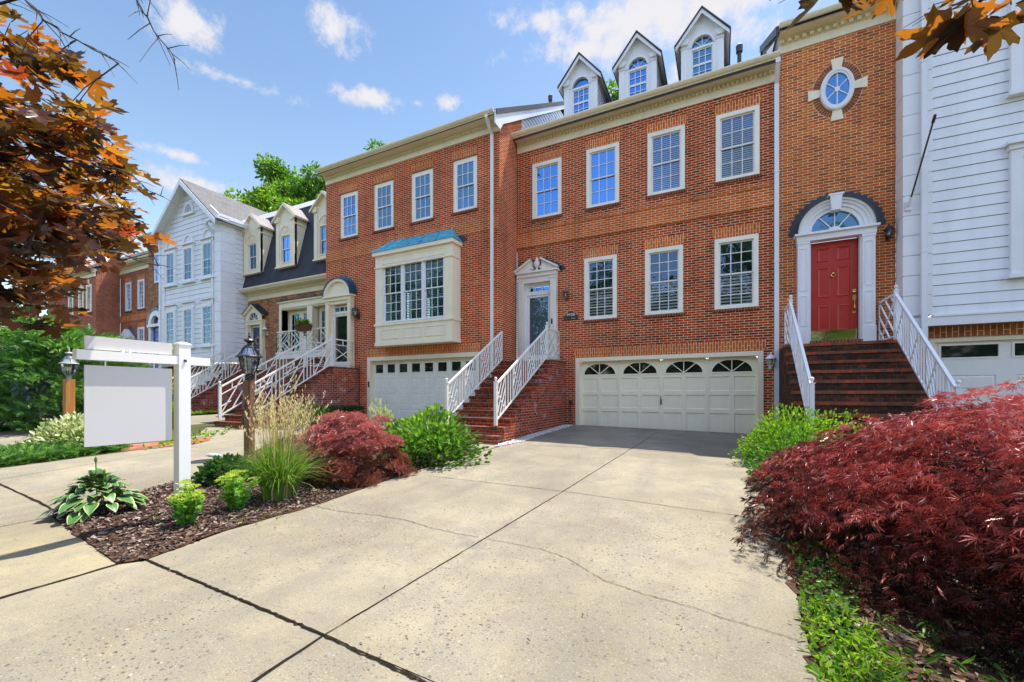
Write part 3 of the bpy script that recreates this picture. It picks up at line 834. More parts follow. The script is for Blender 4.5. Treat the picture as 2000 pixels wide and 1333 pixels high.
def storm_door(parent, x0, x1, z0, z1, y, doormat, trim='white', plain=True):
    mb = MB(); door_panels(mb, x0 + .03, x1 - .03, z0 + .02, z1 - .02, y + .12)
    d = mb.build('door', M[doormat], parent)
    s = MB(); f = .075
    s.box(x0, x0 + f, y, y + .04, z0, z1); s.box(x1 - f, x1, y, y + .04, z0, z1)
    s.box(x0 + f, x1 - f, y, y + .04, z1 - f, z1); s.box(x0 + f, x1 - f, y, y + .04, z0, z0 + .2)
    s.build('storm_door', M[trim], d)
    p = MB(); p.poly([(x0 + f, y + .02, z0 + .2), (x1 - f, y + .02, z0 + .2), (x1 - f, y + .02, z1 - f), (x0 + f, y + .02, z1 - f)])
    p.build('pane', M['glass_door'], d)
    h = MB(); h.bar((x1 - .04, y - .04, z0 + .92), (x1 - .04, y - .04, z0 + 1.12), .02, .02)
    h.bar((x1 - .04, y - .04, z0 + .93), (x1 - .04, y, z0 + .93), .018); h.bar((x1 - .04, y - .04, z0 + 1.11), (x1 - .04, y, z0 + 1.11), .018)
    h.build('handle', M['brass'], d)
    return d

def transom(parent, x0, x1, z0, z1, y, n=3, trim='white'):
    mb = MB(); f = .05
    mb.box(x0, x0 + f, y, y + .05, z0, z1); mb.box(x1 - f, x1, y, y + .05, z0, z1)
    mb.box(x0 + f, x1 - f, y, y + .05, z1 - f, z1); mb.box(x0 + f, x1 - f, y, y + .05, z0, z0 + f)
    for k in range(1, n):
        xx = x0 + f + (x1 - x0 - 2 * f) * k / n
        mb.box(xx - .012, xx + .012, y + .008, y + .03, z0 + f, z1 - f)
    mb.poly([(x0 + f, y + .12, z0 + f), (x1 - f, y + .12, z0 + f), (x1 - f, y + .12, z1 - f), (x0 + f, y + .12, z1 - f)], 1)
    t = mb.build('transom', [M[trim], M['interior']], parent)
    p = MB(); p.poly([(x0 + f, y + .034, z0 + f), (x1 - f, y + .034, z0 + f), (x1 - f, y + .034, z1 - f), (x0 + f, y + .034, z1 - f)])
    p.build('pane', M['glass'], t)
    return t

def pilasters(mb, x0, x1, w, z0, z1, yf, yb, mat=0):
    for a in (x0, x1 - w):
        mb.box(a, a + w, yf, yb, z0 + .22, z1 - .10, mat)
        mb.box(a - .02, a + w + .02, yf - .02, yb, z0, z0 + .22, mat)
        mb.box(a - .02, a + w + .02, yf - .02, yb, z1 - .10, z1 - .06, mat)
        mb.box(a, a + w, yf, yb, z1 - .06, z1, mat)
        for k in range(3):
            u = a + w * (k + 1) / 4
            mb.box(u - .012, u + .012, yf - .008, yf, z0 + .3, z1 - .2, mat)

def zigzag(outline, n, d, cx, cz):
    out = []
    for k, p in enumerate(outline):
        v = Vector((p[0] - cx, p[1] - cz)); v.normalize()
        s = d if k % 2 else 0.0
        out.append((p[0] + v.x * s, p[1] + v.y * s))
    return out

# -------- lattice railings
LATTICE = [((0, 0), (1, 1)), ((0, .36), (.64, 1)), ((0, .70), (.30, 1)), ((.36, 0), (1, .64)), ((.70, 0), (1, .30)), ((0, .92), (.92, 0))]
CROSS = [((0, 0), (1, 1)), ((0, .72), (1, .72)), ((.5, .72), (.5, 1)), ((0, .3), (.45, .3)), ((.5, 0), (1, .48))]
XPANE = [((0, .08), (1, .76)), ((0, .76), (1, .08)), ((0, .78), (1, .78)), ((.5, .78), (.5, 1)), ((0, .08), (1, .08)), ((.5, 0), (.5, .08))]
def rail_panel(mb, A, B, H, pattern, secs, bars=True, bw=0.024, off=0.0):
    """one sloping or level panel between floor points A and B, lower rail `off` above them, height H"""
    A, B = Vector(A), Vector(B); z = Vector((0, 0, 1))
    P = lambda s, t: A + (B - A) * s + z * (off + (H - off) * t)
    mb.bar(P(0, 1), P(1, 1), .05, .04); mb.bar(P(0, 0), P(1, 0), .032, .032)
    g = 0.13 if (bars and secs > 1) else 0.0
    L = (1 - g * (secs - 1)) / secs
    for k in range(secs):
        s0 = k * (L + g)
        for (p, q) in pattern:
            mb.bar(P(s0 + p[0] * L, p[1]), P(s0 + q[0] * L, q[1]), bw, bw)
        for s in (s0, s0 + L): mb.bar(P(s, 0), P(s, 1), bw, bw)
        if bars and k < secs - 1:
            for j in (1, 2): mb.bar(P(s0 + L + g * j / 3, 0), P(s0 + L + g * j / 3, 1), bw, bw)

def newel(parent, p, h, mat, w=0.07, name='newel_post'):
    mb = MB(); x, y, z = p
    mb.box(x - w / 2, x + w / 2, y - w / 2, y + w / 2, z, z + h)
    mb.box(x - w * .62, x + w * .62, y - w * .62, y + w * .62, z + h, z + h + .02)
    mb.lathe([(.012, 0), (.02, .02), (.014, .035), (.03, .05), (.036, .07), (.03, .09), (.012, .105)], (x, y, z + h + .015), 10)
    return mb.build(name, M[mat], parent)

def railing(label, p0, p1, H, pattern, secs, mat='offwhite', foot=None, land=None, posts=(True, True), post_extra=(0.06, 0.08), off=0.06, group='lattice stair railings', land_secs=1, land_pattern=None):
    """p0 lower end, p1 upper end (floor points on the nosings); land: end of the level panel"""
    t = thing('stair_railing', label, 'railing', p0, group)
    mb = MB(); rail_panel(mb, p0, p1, H, pattern, secs, off=off)
    mb.build('sloping_panel', M[mat], t)
    if land:
        mb = MB(); rail_panel(mb, p1, land, H + .02, land_pattern or pattern, land_secs, off=off)
        mb.build('landing_panel', M[mat], t)
    if posts[0]: newel(t, (p0[0], p0[1], p0[2] - (foot or 0)), H + post_extra[0] + (foot or 0), mat)
    if posts[1]: newel(t, p1, H + post_extra[1], mat)
    return t

def steps(label, x0, x1, yl, yw, zl, n, tread, gz, mats=('steps', 'tread'), over=0.025):
    """brick stair: landing from yl back to the wall yw at height zl, n steps down towards -Y"""
    t = thing('brick_steps', label, 'steps', ((x0 + x1) / 2, yl - n * tread, gz), 'brick front steps')
    rise = (zl - gz) / (n + 1)
    prof = [(yw, gz - .4), (yl - n * tread, gz - .4)]
    for k in range(n, 0, -1):
        z = zl - k * rise - .062
        prof += [(yl - k * tread, z), (yl - (k - 1) * tread, z)]
    prof += [(yl, zl - .062), (yw, zl - .062)]
    mb = MB()
    # side cheeks, faces by columns so the outline stays simple
    for xx in (x0, x1):
        for k in range(n + 1):
            ya = yl - k * tread; yb = yw if k == 0 else yl - (k - 1) * tread
            z = zl - k * rise - .062
            mb.poly([(xx, ya, gz - .4), (xx, yb, gz - .4), (xx, yb, z), (xx, ya, z)])
    for k in range(n + 1):
        ya = yl - k * tread; z = zl - k * rise - .062
        zl0 = gz - .4 if k == n else zl - (k + 1) * rise
        mb.poly([(x0, ya, zl0), (x1, ya, zl0), (x1, ya, z), (x0, ya, z)])
    mb.build('stair_block', M[mats[0]], t)
    for k in range(n + 1):
        ya = yl - k * tread; yb = yw if k == 0 else yl - (k - 1) * tread
        z = zl - k * rise; s = MB()
        s.box(x0 - .012, x1 + .012, ya - over, yb - (.0 if k == 0 else .002), z - .062, z)
        s.build('landing' if k == 0 else 'tread', M[mats[1]], t)
    return t

def wall_lantern(label, x, y, z, mat='black', s=1.0, group='wall lanterns by the doors'):
    t = thing('wall_lantern', label, 'lantern', (x, y, z), group)
    b = MB(); b.lathe([(.05 * s, 0), (.055 * s, .02)], (x, y - .01, z), 10)
    b.box(x - .04 * s, x + .04 * s, y - .03, y, z - .09 * s, z + .09 * s)
    b.tube([(x, y - .02, z + .02), (x, y - .06 * s, z - .06 * s), (x, y - .13 * s, z - .05 * s), (x, y - .15 * s, z)], .012 * s)
    b.build('bracket', M[mat], t)
    c = (x, y - .15 * s, z)
    g = MB(); g.lathe([(.05 * s, .0), (.085 * s, .07 * s), (.095 * s, .17 * s), (.088 * s, .18 * s)], c, 8)
    g.build('glass', M['glass_lamp'], t)
    f = MB()
    for k in range(6):
        an = 2 * math.pi * k / 6
        f.tube([(c[0] + r * math.cos(an), c[1] + r * math.sin(an), c[2] + zz) for r, zz in ((.052 * s, 0), (.088 * s, .07 * s), (.098 * s, .17 * s))], .007 * s, 4)
    f.lathe([(.03 * s, -.05 * s), (.052 * s, -.01 * s), (.052 * s, .006 * s)], c, 8)
    f.build('cage', M[mat], t)
    k = MB(); k.lathe([(.125 * s, .17 * s), (.115 * s, .195 * s), (.07 * s, .25 * s), (.03 * s, .27 * s), (.03 * s, .29 * s), (.014 * s, .30 * s), (.02 * s, .325 * s), (.004, .35 * s)], c, 12)
    k.build('cap', M[mat], t)
    bl = MB(); bl.lathe([(.014 * s, .01 * s), (.016 * s, .09 * s), (.022 * s, .11 * s), (.02 * s, .14 * s), (.004, .165 * s)], c, 8)
    bl.build('bulb', M['cream'], t)
    return t

# ------------------------------------------------------------------ foliage
def leaf_object(name, P, U, W, size, tmpl, faces, mat, parent=None, tint=None, extra=None):
    """N copies of a small leaf shape, axis U, side W; one mesh"""
    P, U, W = (np.asarray(a, float) for a in (P, U, W))
    U /= np.linalg.norm(U, axis=1, keepdims=True) + 1e-9
    Nn = np.cross(U, W); Nn /= np.linalg.norm(Nn, axis=1, keepdims=True) + 1e-9
    W = np.cross(Nn, U)
    T = np.asarray(tmpl, float); n, k = len(P), len(T)
    size = np.broadcast_to(np.asarray(size, float), (n,))[:, None, None]
    V = P[:, None, :] + size * (T[None, :, 0:1] * W[:, None, :] + T[None, :, 1:2] * U[:, None, :] + T[None, :, 2:3] * Nn[:, None, :])
    base = np.array(ORIGIN.get(parent.name, Vector())) if parent else np.zeros(3)
    V = V.reshape(-1, 3) - base
    F = np.asarray(faces, int)
    FF = (F[None] + (np.arange(n) * k)[:, None, None]).reshape(-1, F.shape[1])
    me = bpy.data.meshes.new(name)
    me.from_pydata(V.tolist(), [], FF.tolist())
    at = me.attributes.new('tint', 'FLOAT', 'FACE')
    if tint is None: tint = rng.random(n)
    at.data.foreach_set('value', np.repeat(np.clip(tint, 0, 1), len(F)).astype(np.float32))
    return finish(me, name, mat, None, parent, False)

OVAL = [(0, 0, 0), (.26, .35, .05), (.2, .72, .02), (0, 1, -.06), (-.2, .72, .02), (-.26, .35, .05), (0, .45, -.04)]
OVAL_F = [(0, 1, 6), (1, 2, 6), (2, 3, 6), (3, 4, 6), (4, 5, 6), (5, 0, 6)]
LANCE = [(0, 0, 0), (.10, .3, .05), (.08, .7, .03), (0, 1.0, -.12), (-.08, .7, .03), (-.10, .3, .05), (0, .45, -.02)]
def lace():
    T, F = [], []
    for a, l in ((-95, .45), (-62, .72), (-30, .92), (0, 1.0), (30, .92), (62, .72), (95, .45)):
        c, s = math.sin(R(a)), math.cos(R(a)); i = len(T)
        px, py = s, -c
        T += [(0, 0, 0), (c * l * .55 + px * .036, s * l * .55 + py * .036, .03 * l), (c * l, s * l, -.16 * l), (c * l * .55 - px * .036, s * l * .55 - py * .036, .03 * l)]
        F += [(i, i + 1, i + 2), (i, i + 2, i + 3)]
    return T, F
LACE, LACE_F = lace()
def sprig(n=9, spread=0.5, wdt=.05):
    T, F = [], []
    for k in range(n):
        t = k / (n - 1); y = t * .8; s = 1 if k % 2 else -1; i = len(T)
        l = .42 * (1 - t * .5); dx, dy = s * l * .75, l * .8
        T += [(0, y, 0), (dx * .5 + wdt, y + dy * .5 - wdt, .02), (dx, y + dy, -.03), (dx * .5 - wdt, y + dy * .5 + wdt, .02)]
        F += [(i, i + 1, i + 2), (i, i + 2, i + 3)]
    i = len(T); T += [(-.02, 0, 0), (.02, 0, 0), (0, 1.05, 0)]; F += [(i, i + 1, i + 2)]
    return T, F
SPRIG, SPRIG_F = sprig()
def maple_leaf():
    half = [(0, -.02), (.10, -.10), (.26, -.16), (.30, -.06), (.42, .02), (.60, .00), (.50, .12), (.56, .20), (.36, .24), (.30, .30), (.46, .46), (.60, .58), (.62, .74), (.46, .68), (.40, .76), (.26, .58), (.16, .54), (.20, .72), (.14, .86), (.08, .90), (0, 1.08)]
    o = half + [(-x, y) for x, y in half[-2:0:-1]]
    T = [(x, y, -.34 * (abs(x) ** 1.4) - .26 * max(0, y - .4) ** 1.3) for x, y in o] + [(0, .25, .03)]
    c = len(T) - 1; n = len(o)
    return T, [(k, (k + 1) % n, c) for k in range(n)]
MAPLE, MAPLE_F = maple_leaf()

def unit(n):
    v = rng.normal(size=(n, 3)); return v / np.linalg.norm(v, axis=1, keepdims=True)

def dome_points(n, c, rx, ry, h, lump=0.16, shell=(0.72, 1.0), seed=0, low=0.0, flat=1.0):
    """points and outward directions in a lumpy mound standing on c"""
    r2 = np.random.default_rng(seed)
    zz = r2.uniform(-low, 1, n); az = r2.uniform(0, 2 * math.pi, n); q = np.sqrt(np.maximum(0, 1 - zz * zz))
    d = np.stack([q * np.cos(az), q * np.sin(az), zz * (flat if flat != 1.0 else 1)], 1)
    ph = r2.random((6, 3)) * 6.28; kk = r2.normal(size=(6, 3)) * 3.2
    l = sum(np.sin(d @ kk[i] + ph[i, 0]) for i in range(6)) / 6
    rad = r2.uniform(shell[0], shell[1], n) * (1 + lump * 1.8 * l)
    P = np.stack([c[0] + d[:, 0] * rx * rad, c[1] + d[:, 1] * ry * rad, c[2] + h * .12 + d[:, 2] * h * .88 * rad], 1)
    return P, d

def shrub(label, c, rx, ry, h, n, size, mat, kind='oval', name='shrub', cat='shrub', up=0.5, lump=0.16, shell=(0.62, 1.0), seed=1, low=.25, stems=9, group=None, tintfun=None, flat=1.0):
    t = thing(name, label, cat, c, group)
    P, d = dome_points(n, c, rx, ry, h, lump, shell, seed, low, flat)
    r2 = np.random.default_rng(seed + 99)
    U = d + r2.normal(size=(n, 3)) * .45; U[:, 2] += up
    W = r2.normal(size=(n, 3))
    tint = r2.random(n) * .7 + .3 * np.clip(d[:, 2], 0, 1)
    tm, fc = {'oval': (OVAL, OVAL_F), 'lace': (LACE, LACE_F), 'sprig': (SPRIG, SPRIG_F)}[kind]
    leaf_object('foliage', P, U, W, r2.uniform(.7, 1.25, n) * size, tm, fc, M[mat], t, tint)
    s = MB(); cv = Vector(c)
    for k in range(stems):
        i = int(r2.integers(n)); e = Vector(P[i]); m = cv.lerp(e, .5) + Vector((0, 0, h * .12))
        s.tube([cv + Vector((r2.normal() * .04, r2.normal() * .04, -.03)), m, cv.lerp(e, .92)], [.014 + .012 * h, .010, .003], 5)
    s.build('stems', M['bark'], t)
    return t

def leafy_tree(label, base, h, cr, ch, n, size, mat='leaf_tree', seed=3, trunk_r=.3, group='green trees behind the roofs'):
    t = thing('broadleaf_tree', label, 'tree', base, group)
    r2 = np.random.default_rng(seed)
    top = Vector(base) + Vector((0, 0, h)); cc = np.array([base[0], base[1], base[2] + h - ch * .52])
    K = 46
    d = r2.normal(size=(K, 3)); d /= np.linalg.norm(d, axis=1, keepdims=True)
    cl = cc + d * np.array([cr, cr, ch * .5]) * r2.uniform(.45, .95, (K, 1))
    tr = MB()
    tr.tube([base, (base[0] + .2, base[1], base[2] + h * .35), (base[0] - .1, base[1] + .1, base[2] + h * .62), (base[0], base[1], base[2] + h * .86)], [trunk_r, trunk_r * .75, trunk_r * .45, trunk_r * .12], 8)
    for k in range(0, K, 2):
        z = base[2] + h * r2.uniform(.34, .7)
        a = Vector((base[0], base[1], z)); e = Vector(cl[k]); tr.tube([a, a.lerp(e, .5) + Vector((0, 0, -.3)), e], [trunk_r * .32, trunk_r * .18, .03], 5)
    tr.build('trunk', M['bark'], t)
    per = n // K; P, D, T = [], [], []
    for k in range(K):
        q = r2.normal(size=(per, 3)); q /= np.linalg.norm(q, axis=1, keepdims=True)
        rr = cr * r2.uniform(.24, .40)
        P.append(cl[k] + q * rr * r2.uniform(.35, 1.0, (per, 1)) * np.array([1, 1, .72])); D.append(q)
        T.append(np.clip(r2.normal(.45, .2) + r2.normal(0, .18, per), 0, 1))
    P, D, T = np.concatenate(P), np.concatenate(D), np.concatenate(T)
    U = D + r2.normal(size=P.shape) * .6; U[:, 2] -= .1
    leaf_object('crown', P, U, r2.normal(size=P.shape), r2.uniform(.7, 1.3, len(P)) * size, OVAL, OVAL_F, M[mat], t, T)
    return t
# ================================================================== THE ROW OF TOWNHOUSES
YB, YA = 12.60, 11.34                      # front planes: number 9938 and its forward neighbour
BACK = 23.0

def house(label, x0, x1, y):
    return thing('townhouse', label, 'townhouse', ((x0 + x1) / 2, y, G((x0 + x1) / 2, y)), 'townhouses in the row')

# ---------------------------------------------------------------- house with the three arched dormers
def house_b():
    X0, X1 = -6.10, 1.28
    t = house('red brick townhouse with three arched white dormers above a wide cream garage', X0, X1, YB)
    up = [(-5.54 + 1.81 * k, -5.54 + 1.81 * k + 1.0) for k in range(4)]
    up[3] = (-.15, .87)
    lo = []
    for a, b in ((1141.5, 1205), (1260, 1334), (1395.5, 1481.5)):
        A, B = pix_dir(a, 600), pix_dir(b, 600)
        lo.append((A.x / A.y * YB, B.x / B.y * YB))
    gar = (-4.08, .957, -1.25, 1.115)
    door = (-5.82, -4.84, 1.0, 3.62)
    holes = [(a, b, 5.69, 7.49) for a, b in up] + [(a, b, 2.27, 4.16) for a, b in lo] + [gar, door]
    mb = MB(); wall(mb, X0, X1, -1.4, 8.0, YB, holes, 0.13)
    mb.build('wall', M['brick_b'], t)
    bd = MB(); bd.box(X0, X1 - .1, YB - .024, YB + .02, 4.88, 5.33)
    bd.box(X0, X1 - .1, YB - .05, YB + .02, 5.33, 5.40); bd.box(X0, X1 - .1, YB - .05, YB + .02, 4.81, 4.88)
    bd.build('band_course', M['band'], t)
    blinds = [None, 'drape', 'full', 'full']
    for (a, b), bl in zip(up, blinds):
        window(t, a, b, 5.69, 7.49, YB, blind=bl, backcol='white' if bl == 'full' else 'blind', sash_mat='white', glass='glass_blind' if bl == 'full' else 'glass')
        lintel(t, a, b, 7.49, 7.78, YB); sill(t, a, b, 5.69, YB)
    for a, b in lo:
        window(t, a, b, 2.27, 4.16, YB, rows=(3, 3), blind='lower', backcol='white', sash_mat='white', glass='glass_slat')
        lintel(t, a, b, 4.16, 4.45, YB); sill(t, a, b, 2.27, YB)
    cornice(t, X0 + .02, X1 - .02, YB, 7.96, 8.42, .40)
    gable_roof(t, X0 + .02, X1 - .02, YB - .35, 8.38, 17.0, .66, 22, 'roof_dark')
    for k, x in enumerate((-4.04, -2.27, -.50)):
        dormer(t, x, 1.1, 13.0, 8.66, 10.10, 10.78, YB - .35, .66, 8.38, fan='plain' if k == 0 else 'glass')
    lintel(t, gar[0], gar[1], 1.115, 1.42, YB, .08)
    # garage door
    g = MB(); a, b = gar[0], gar[1]
    g.box(a, a + .12, YB - .02, YB + .2, -1.2, 1.115); g.box(b - .12, b, YB - .02, YB + .2, -1.2, 1.115)
    g.box(a + .12, b - .12, YB - .02, YB + .2, 1.0, 1.115)
    fr = g.build('garage_frame', M['creamwarm'], t)
    y = YB + .13; d0, d1 = a + .12, b - .12; zt, zb = 1.0, -1.12
    rows = [zb, -.47, .03, .53]
    d = MB()
    for k in range(3):
        panel_grid(d, d0, d1, rows[k] , rows[k + 1], y, 8, 1, .11, .022)
    n = 18
    for k in range(4):
        u0, u1 = d0 + (d1 - d0) * k / 4, d0 + (d1 - d0) * (k + 1) / 4
        cx = (u0 + u1) / 2; zs = .60; rx, rz = (u1 - u0) * .40, .33
        ar = arc(cx, zs, rx, rz, n)
        out = [(u1, zs), (u1, zt), (u0, zt), (u0, zs)]
        for q in range(n):
            o0, o1 = outer_pt(q / n, out), outer_pt((q + 1) / n, out)
            d.poly([(ar[q][0], y, ar[q][1]), (o0[0], y, o0[1]), (o1[0], y, o1[1]), (ar[q + 1][0], y, ar[q + 1][1])])
        d.poly([(u0, y, .53), (u1, y, .53), (u1, y, zs), (u0, y, zs)])
        d.band(ar, arc(cx, zs, rx + .03, rz + .03, n), y - .012, y + .03, closed=False)
        d.box(u0 + .055, u1 - .055, y - .008, y + .002, zt - .085, zt - .07); d.box(u0 + .055, u0 + .07, y - .008, y + .002, zs, zt - .07); d.box(u1 - .07, u1 - .055, y - .008, y + .002, zs, zt - .07)
        d.box(cx - rx - .03, cx + rx + .03, y - .012, y + .03, zs - .035, zs)
        for an in (40, 90, 140):
            c_, s_ = math.cos(R(an)), math.sin(R(an)); e = 1 / math.sqrt((c_ / rx) ** 2 + (s_ / rz) ** 2)
            d.bar((cx, y + .012, zs), (cx + c_ * e, y + .012, zs + s_ * e), .042, .022)
    for k in range(1, 4):
        xx = d0 + (d1 - d0) * k / 4
        d.box(xx - .012, xx + .012, y - .012, y, zb, zt)
    D = d.build('garage_door', M['gdoor'], t)
    for k in range(4):
        u0, u1 = d0 + (d1 - d0) * k / 4, d0 + (d1 - d0) * (k + 1) / 4
        cx = (u0 + u1) / 2; p = MB()
        p.poly([(q[0], y + .025, q[1]) for q in arc(cx, .60, (u1 - u0) * .40, .33, n)])
        p.build('pane', M['black_glass'], D)
    h = MB(); xx = d0 + (d1 - d0) / 2
    h.box(xx - .025, xx + .012, y - .03, y - .008, -.30, -.14); h.bar((xx - .008, y - .05, -.18), (xx - .008, y - .05, -.06), .016)
    h.build('handle', M['black'], D)
    # entrance
    dx0, dx1 = -5.99, -4.67; z0 = 1.0; yp = YB - .16
    s = MB(); pilasters(s, dx0, dx1, .19, z0, 3.78, yp, YB)
    s.box(dx0 + .19, dx1 - .19, yp + .02, YB, 3.60, 3.78)
    s.box(dx0 - .02, dx1 + .02, yp - .03, YB, 3.78, 3.90); s.box(dx0 - .08, dx1 + .08, yp - .09, YB, 3.90, 3.955)
    cx = (dx0 + dx1) / 2; hw = .74
    s.prism([(cx - hw, 3.955), (cx - .16, 3.955), (cx - .13, 4.06), (cx - .17, 4.14), (cx - .18, 4.30)], yp - .02, YB)
    s.prism([(cx + hw, 3.955), (cx + .18, 4.30), (cx + .17, 4.14), (cx + .13, 4.06), (cx + .16, 3.955)], yp - .02, YB)
    for sg in (-1, 1):
        s.bar((cx + sg * (hw + .02), yp - .05, 3.985), (cx + sg * .17, yp - .05, 4.325), .13, .05)
        s.lathe([(.01, 0), (.05, .03), (.05, .06), (.01, .09)], (cx + sg * .15, yp - .02, 4.0), 10)
    s.box(dx0 + .19, dx0 + .26, YB - .02, YB + .1, z0, 3.60); s.box(dx1 - .26, dx1 - .19, YB - .02, YB + .1, z0, 3.60)
    s.box(dx0 + .26, dx1 - .26, YB - .01, YB + .1, 3.22, 3.30); s.box(dx0 + .26, dx1 - .26, YB - .02, YB + .1, 3.55, 3.60)
    S = s.build('door_surround', M['offwhite'], t)
    u = MB(); u.lathe([(.07, 0), (.075, .04), (.03, .07), (.035, .10), (.09, .17), (.105, .24), (.09, .30), (.05, .33), (.055, .36), (.03, .42), (.004, .45)], (cx, yp + .03, 3.955), 14)
    u.build('urn', M['white'], S, True)
    f = MB()
    zz = [(cx - .86, 3.93)] + [(cx - .86 + .70 * k / 8, 3.99 + .40 * k / 8 + (.05 if k % 2 else 0)) for k in range(9)]
    f.prism(zz + [(cx - .16, 4.26), (cx - .80, 3.93)], YB - .012, YB - .004)
    f.prism([(2 * cx - p[0] + .06, p[1]) for p in (zz + [(cx - .16, 4.20), (cx - .72, 3.90)])][::-1], YB - .012, YB - .004)
    for sg in (-1, 1):
        f.hexa([(cx + sg * .17, yp - .11, 4.345), (cx + sg * (hw + .06), yp - .11, 3.995), (cx + sg * (hw + .06), YB, 3.995), (cx + sg * .17, YB, 4.345),
                (cx + sg * .17, yp - .11, 4.36), (cx + sg * (hw + .06), yp - .11, 4.01), (cx + sg * (hw + .06), YB, 4.01), (cx + sg * .17, YB, 4.36)])
    f.build('hood_flashing', M['flash'], S)
    transom(t, dx0 + .26, dx1 - .26, 3.30, 3.55, YB + .02)
    storm_door(t, dx0 + .26, dx1 - .26, 1.06, 3.22, YB + .02, 'blue_door')
    b = MB(); b.box(dx1 - .16, dx1 - .11, yp - .02, yp, 2.22, 2.38); b.build('doorbell', M['black'], S)
    downspout(t, X1 - .04, YB, -1.2, 8.3, YB - .36, .10)
    v = MB(); v.lathe([(.05, -.3), (.05, .22), (.08, .22), (.085, .40), (.05, .44)], (.42, 12.9, 9.0), 10); v.build('vent_pipe', M['flash'], t)
    q = MB(); q.box(-4.28, -4.18, YB - .05, YB, -.32, -.2); q.tube([(-4.23, YB - .04, -.2), (-4.23, YB - .06, -.6), (-4.2, YB - .05, -.9)], .012); q.build('outlet_box', M['flash'], t)

# ---------------------------------------------------------------- house with the box bay
def house_a():
    X0, X1 = -13.70, -6.10
    t = house('red brick townhouse with a cream box bay window under a turquoise copper roof', X0, X1, YA)
    up = [(-12.95 + 1.713 * k, -12.95 + 1.713 * k + .92) for k in range(4)]
    gar = (-11.56, -6.81, -1.1, 1.331)
    door = (-13.32, -12.42, .9, 3.55)
    holes = [(a, b, 5.85, 7.55) for a, b in up] + [gar, door, (-10.6, -7.6, 2.2, 4.6)]
    mb = MB(); wall(mb, X0, X1, -1.3, 8.1, YA, holes, 0.14)
    mb.poly([(X1, YA, -1.3), (X1, 12.58, -1.3), (X1, 12.58, 7.5), (X1, 12.95, 7.5), (X1, 12.95, 9.5), (X1, YA, 8.45)])
    mb.poly([(X0, YA, -1.3), (X0, 14, -1.3), (X0, 14, 9.5), (X0, YA, 8.1)])
    mb.build('wall', M['brick_a'], t)
    bd = MB(); bd.box(X0, X1, YA - .018, YA + .02, 5.08, 5.48); bd.build('band_course', M['band'], t)
    for (a, b), bl in zip(up, ('lower_fine', 'lower_fine', 'full', 'lower_fine')):
        window(t, a, b, 5.85, 7.55, YA, casing=.12, proud=-.03, blind=bl, sash_mat='white', backcol='blue_blind')
        lintel(t, a, b, 7.55, 7.84, YA, .03); sill(t, a, b, 5.85, YA)
    cornice(t, X0, X1 + .02, YA, 8.06, 8.46, .42, dent=.085)
    gable_roof(t, X0, X1 + .12, YA - .38, 8.48, 17.2, .66, 23, 'roof_dark')
    # the end wall that looks out over the neighbour's roof: siding and rake board
    s = MB(); sl = .66; ze = lambda y: 8.30 + (y - (YA - .38)) * sl
    siding(s, 'R', X1 - .02, 8.3, 12.0, lambda z: (max(12.95, YA - .38 + (z - 8.30) / sl), 17.2), .17)
    s.build('side_wall', [M['siding'], M['shade_back']], t)
    r = MB(); r.prismx([(YA - .40, 8.44), (17.2, ze(17.2) + .16), (17.2, ze(17.2) - .14), (YA + .1, 8.30 + .1 * 0), (YA - .1, 8.02), (YA - .40, 8.05)], X1 + .05, X1 + .09)
    r.build('rake_board', M['grey_trim'], t)
    v = MB(); v.lathe([(.06, -.3), (.06, .25), (.09, .25), (.1, .45), (.05, .5)], (X1 - .5, 16.9, 12.35), 10); v.build('vent_pipe', M['flash'], t)
    # bay
    bx0, bx1, yb = -10.70, -7.51, 10.87
    b = MB(); f = .30
    b.box(bx0, bx0 + f, yb, YA, 2.40, 4.60); b.box(bx1 - f, bx1, yb, YA, 2.40, 4.60)
    b.box(bx0 + f, bx1 - f, yb + .01, YA, 4.42, 4.60); b.box(bx0, bx1, yb, YA, 4.60, 4.72)
    b.box(bx0 - .03, bx1 + .03, yb - .03, YA, 4.30, 4.34)
    b.box(bx0 - .07, bx1 + .07, yb - .08, YA, 4.72, 4.84)
    b.box(bx0, bx1, yb + .0, YA, 1.70, 2.32); b.box(bx0 - .035, bx1 + .035, yb - .035, YA, 2.32, 2.40)
    b.box(bx0 - .02, bx1 + .02, yb - .02, YA, 1.64, 1.76)
    for k in range(3):
        u0 = bx0 + .28 + k * .92; 
        for (p, q, r_, s_) in ((u0, u0 + .80, 1.86, 1.89), (u0, u0 + .80, 2.17, 2.20), (u0, u0 + .03, 1.89, 2.17), (u0 + .77, u0 + .80, 1.89, 2.17)):
            b.box(p, q, yb - .014, yb, r_, s_)
    B = b.build('bay', M['creamwarm'], t)
    ww = (bx1 - f - bx0 - f) / 3
    for k in range(3):
        window(B, bx0 + f + ww * k + .003, bx0 + f + ww * (k + 1) - .003, 2.42, 4.42, yb + .03, rows=(3, 3), casing=.05, proud=.005, trim='white', blind='lower_fine', backcol='teal_blind', name='bay_window', glass='glass_dark', deep=.3)
    c = MB(); o = .10; zt, zr = 4.845, 5.37
    P = [(bx0 - o, yb - o, zt), (bx1 + o, yb - o, zt), (bx1 + o, YA, zt), (bx0 - o, YA, zt)]
    T0, T1 = (bx0 + .42, YA, zr), (bx1 - .32, YA, zr)
    c.poly([P[0], P[1], T1, T0]); c.poly([P[1], P[2], T1]); c.poly([P[3], P[0], T0]); c.poly([P[0], P[3], P[2], P[1]])
    for k in range(1, 5):
        a = Vector(P[0]).lerp(Vector(P[1]), k / 5); e = Vector(T0).lerp(Vector(T1), k / 5)
        c.bar(a + Vector((0, -.004, .012)), e + Vector((0, -.01, .012)), .022, .03)
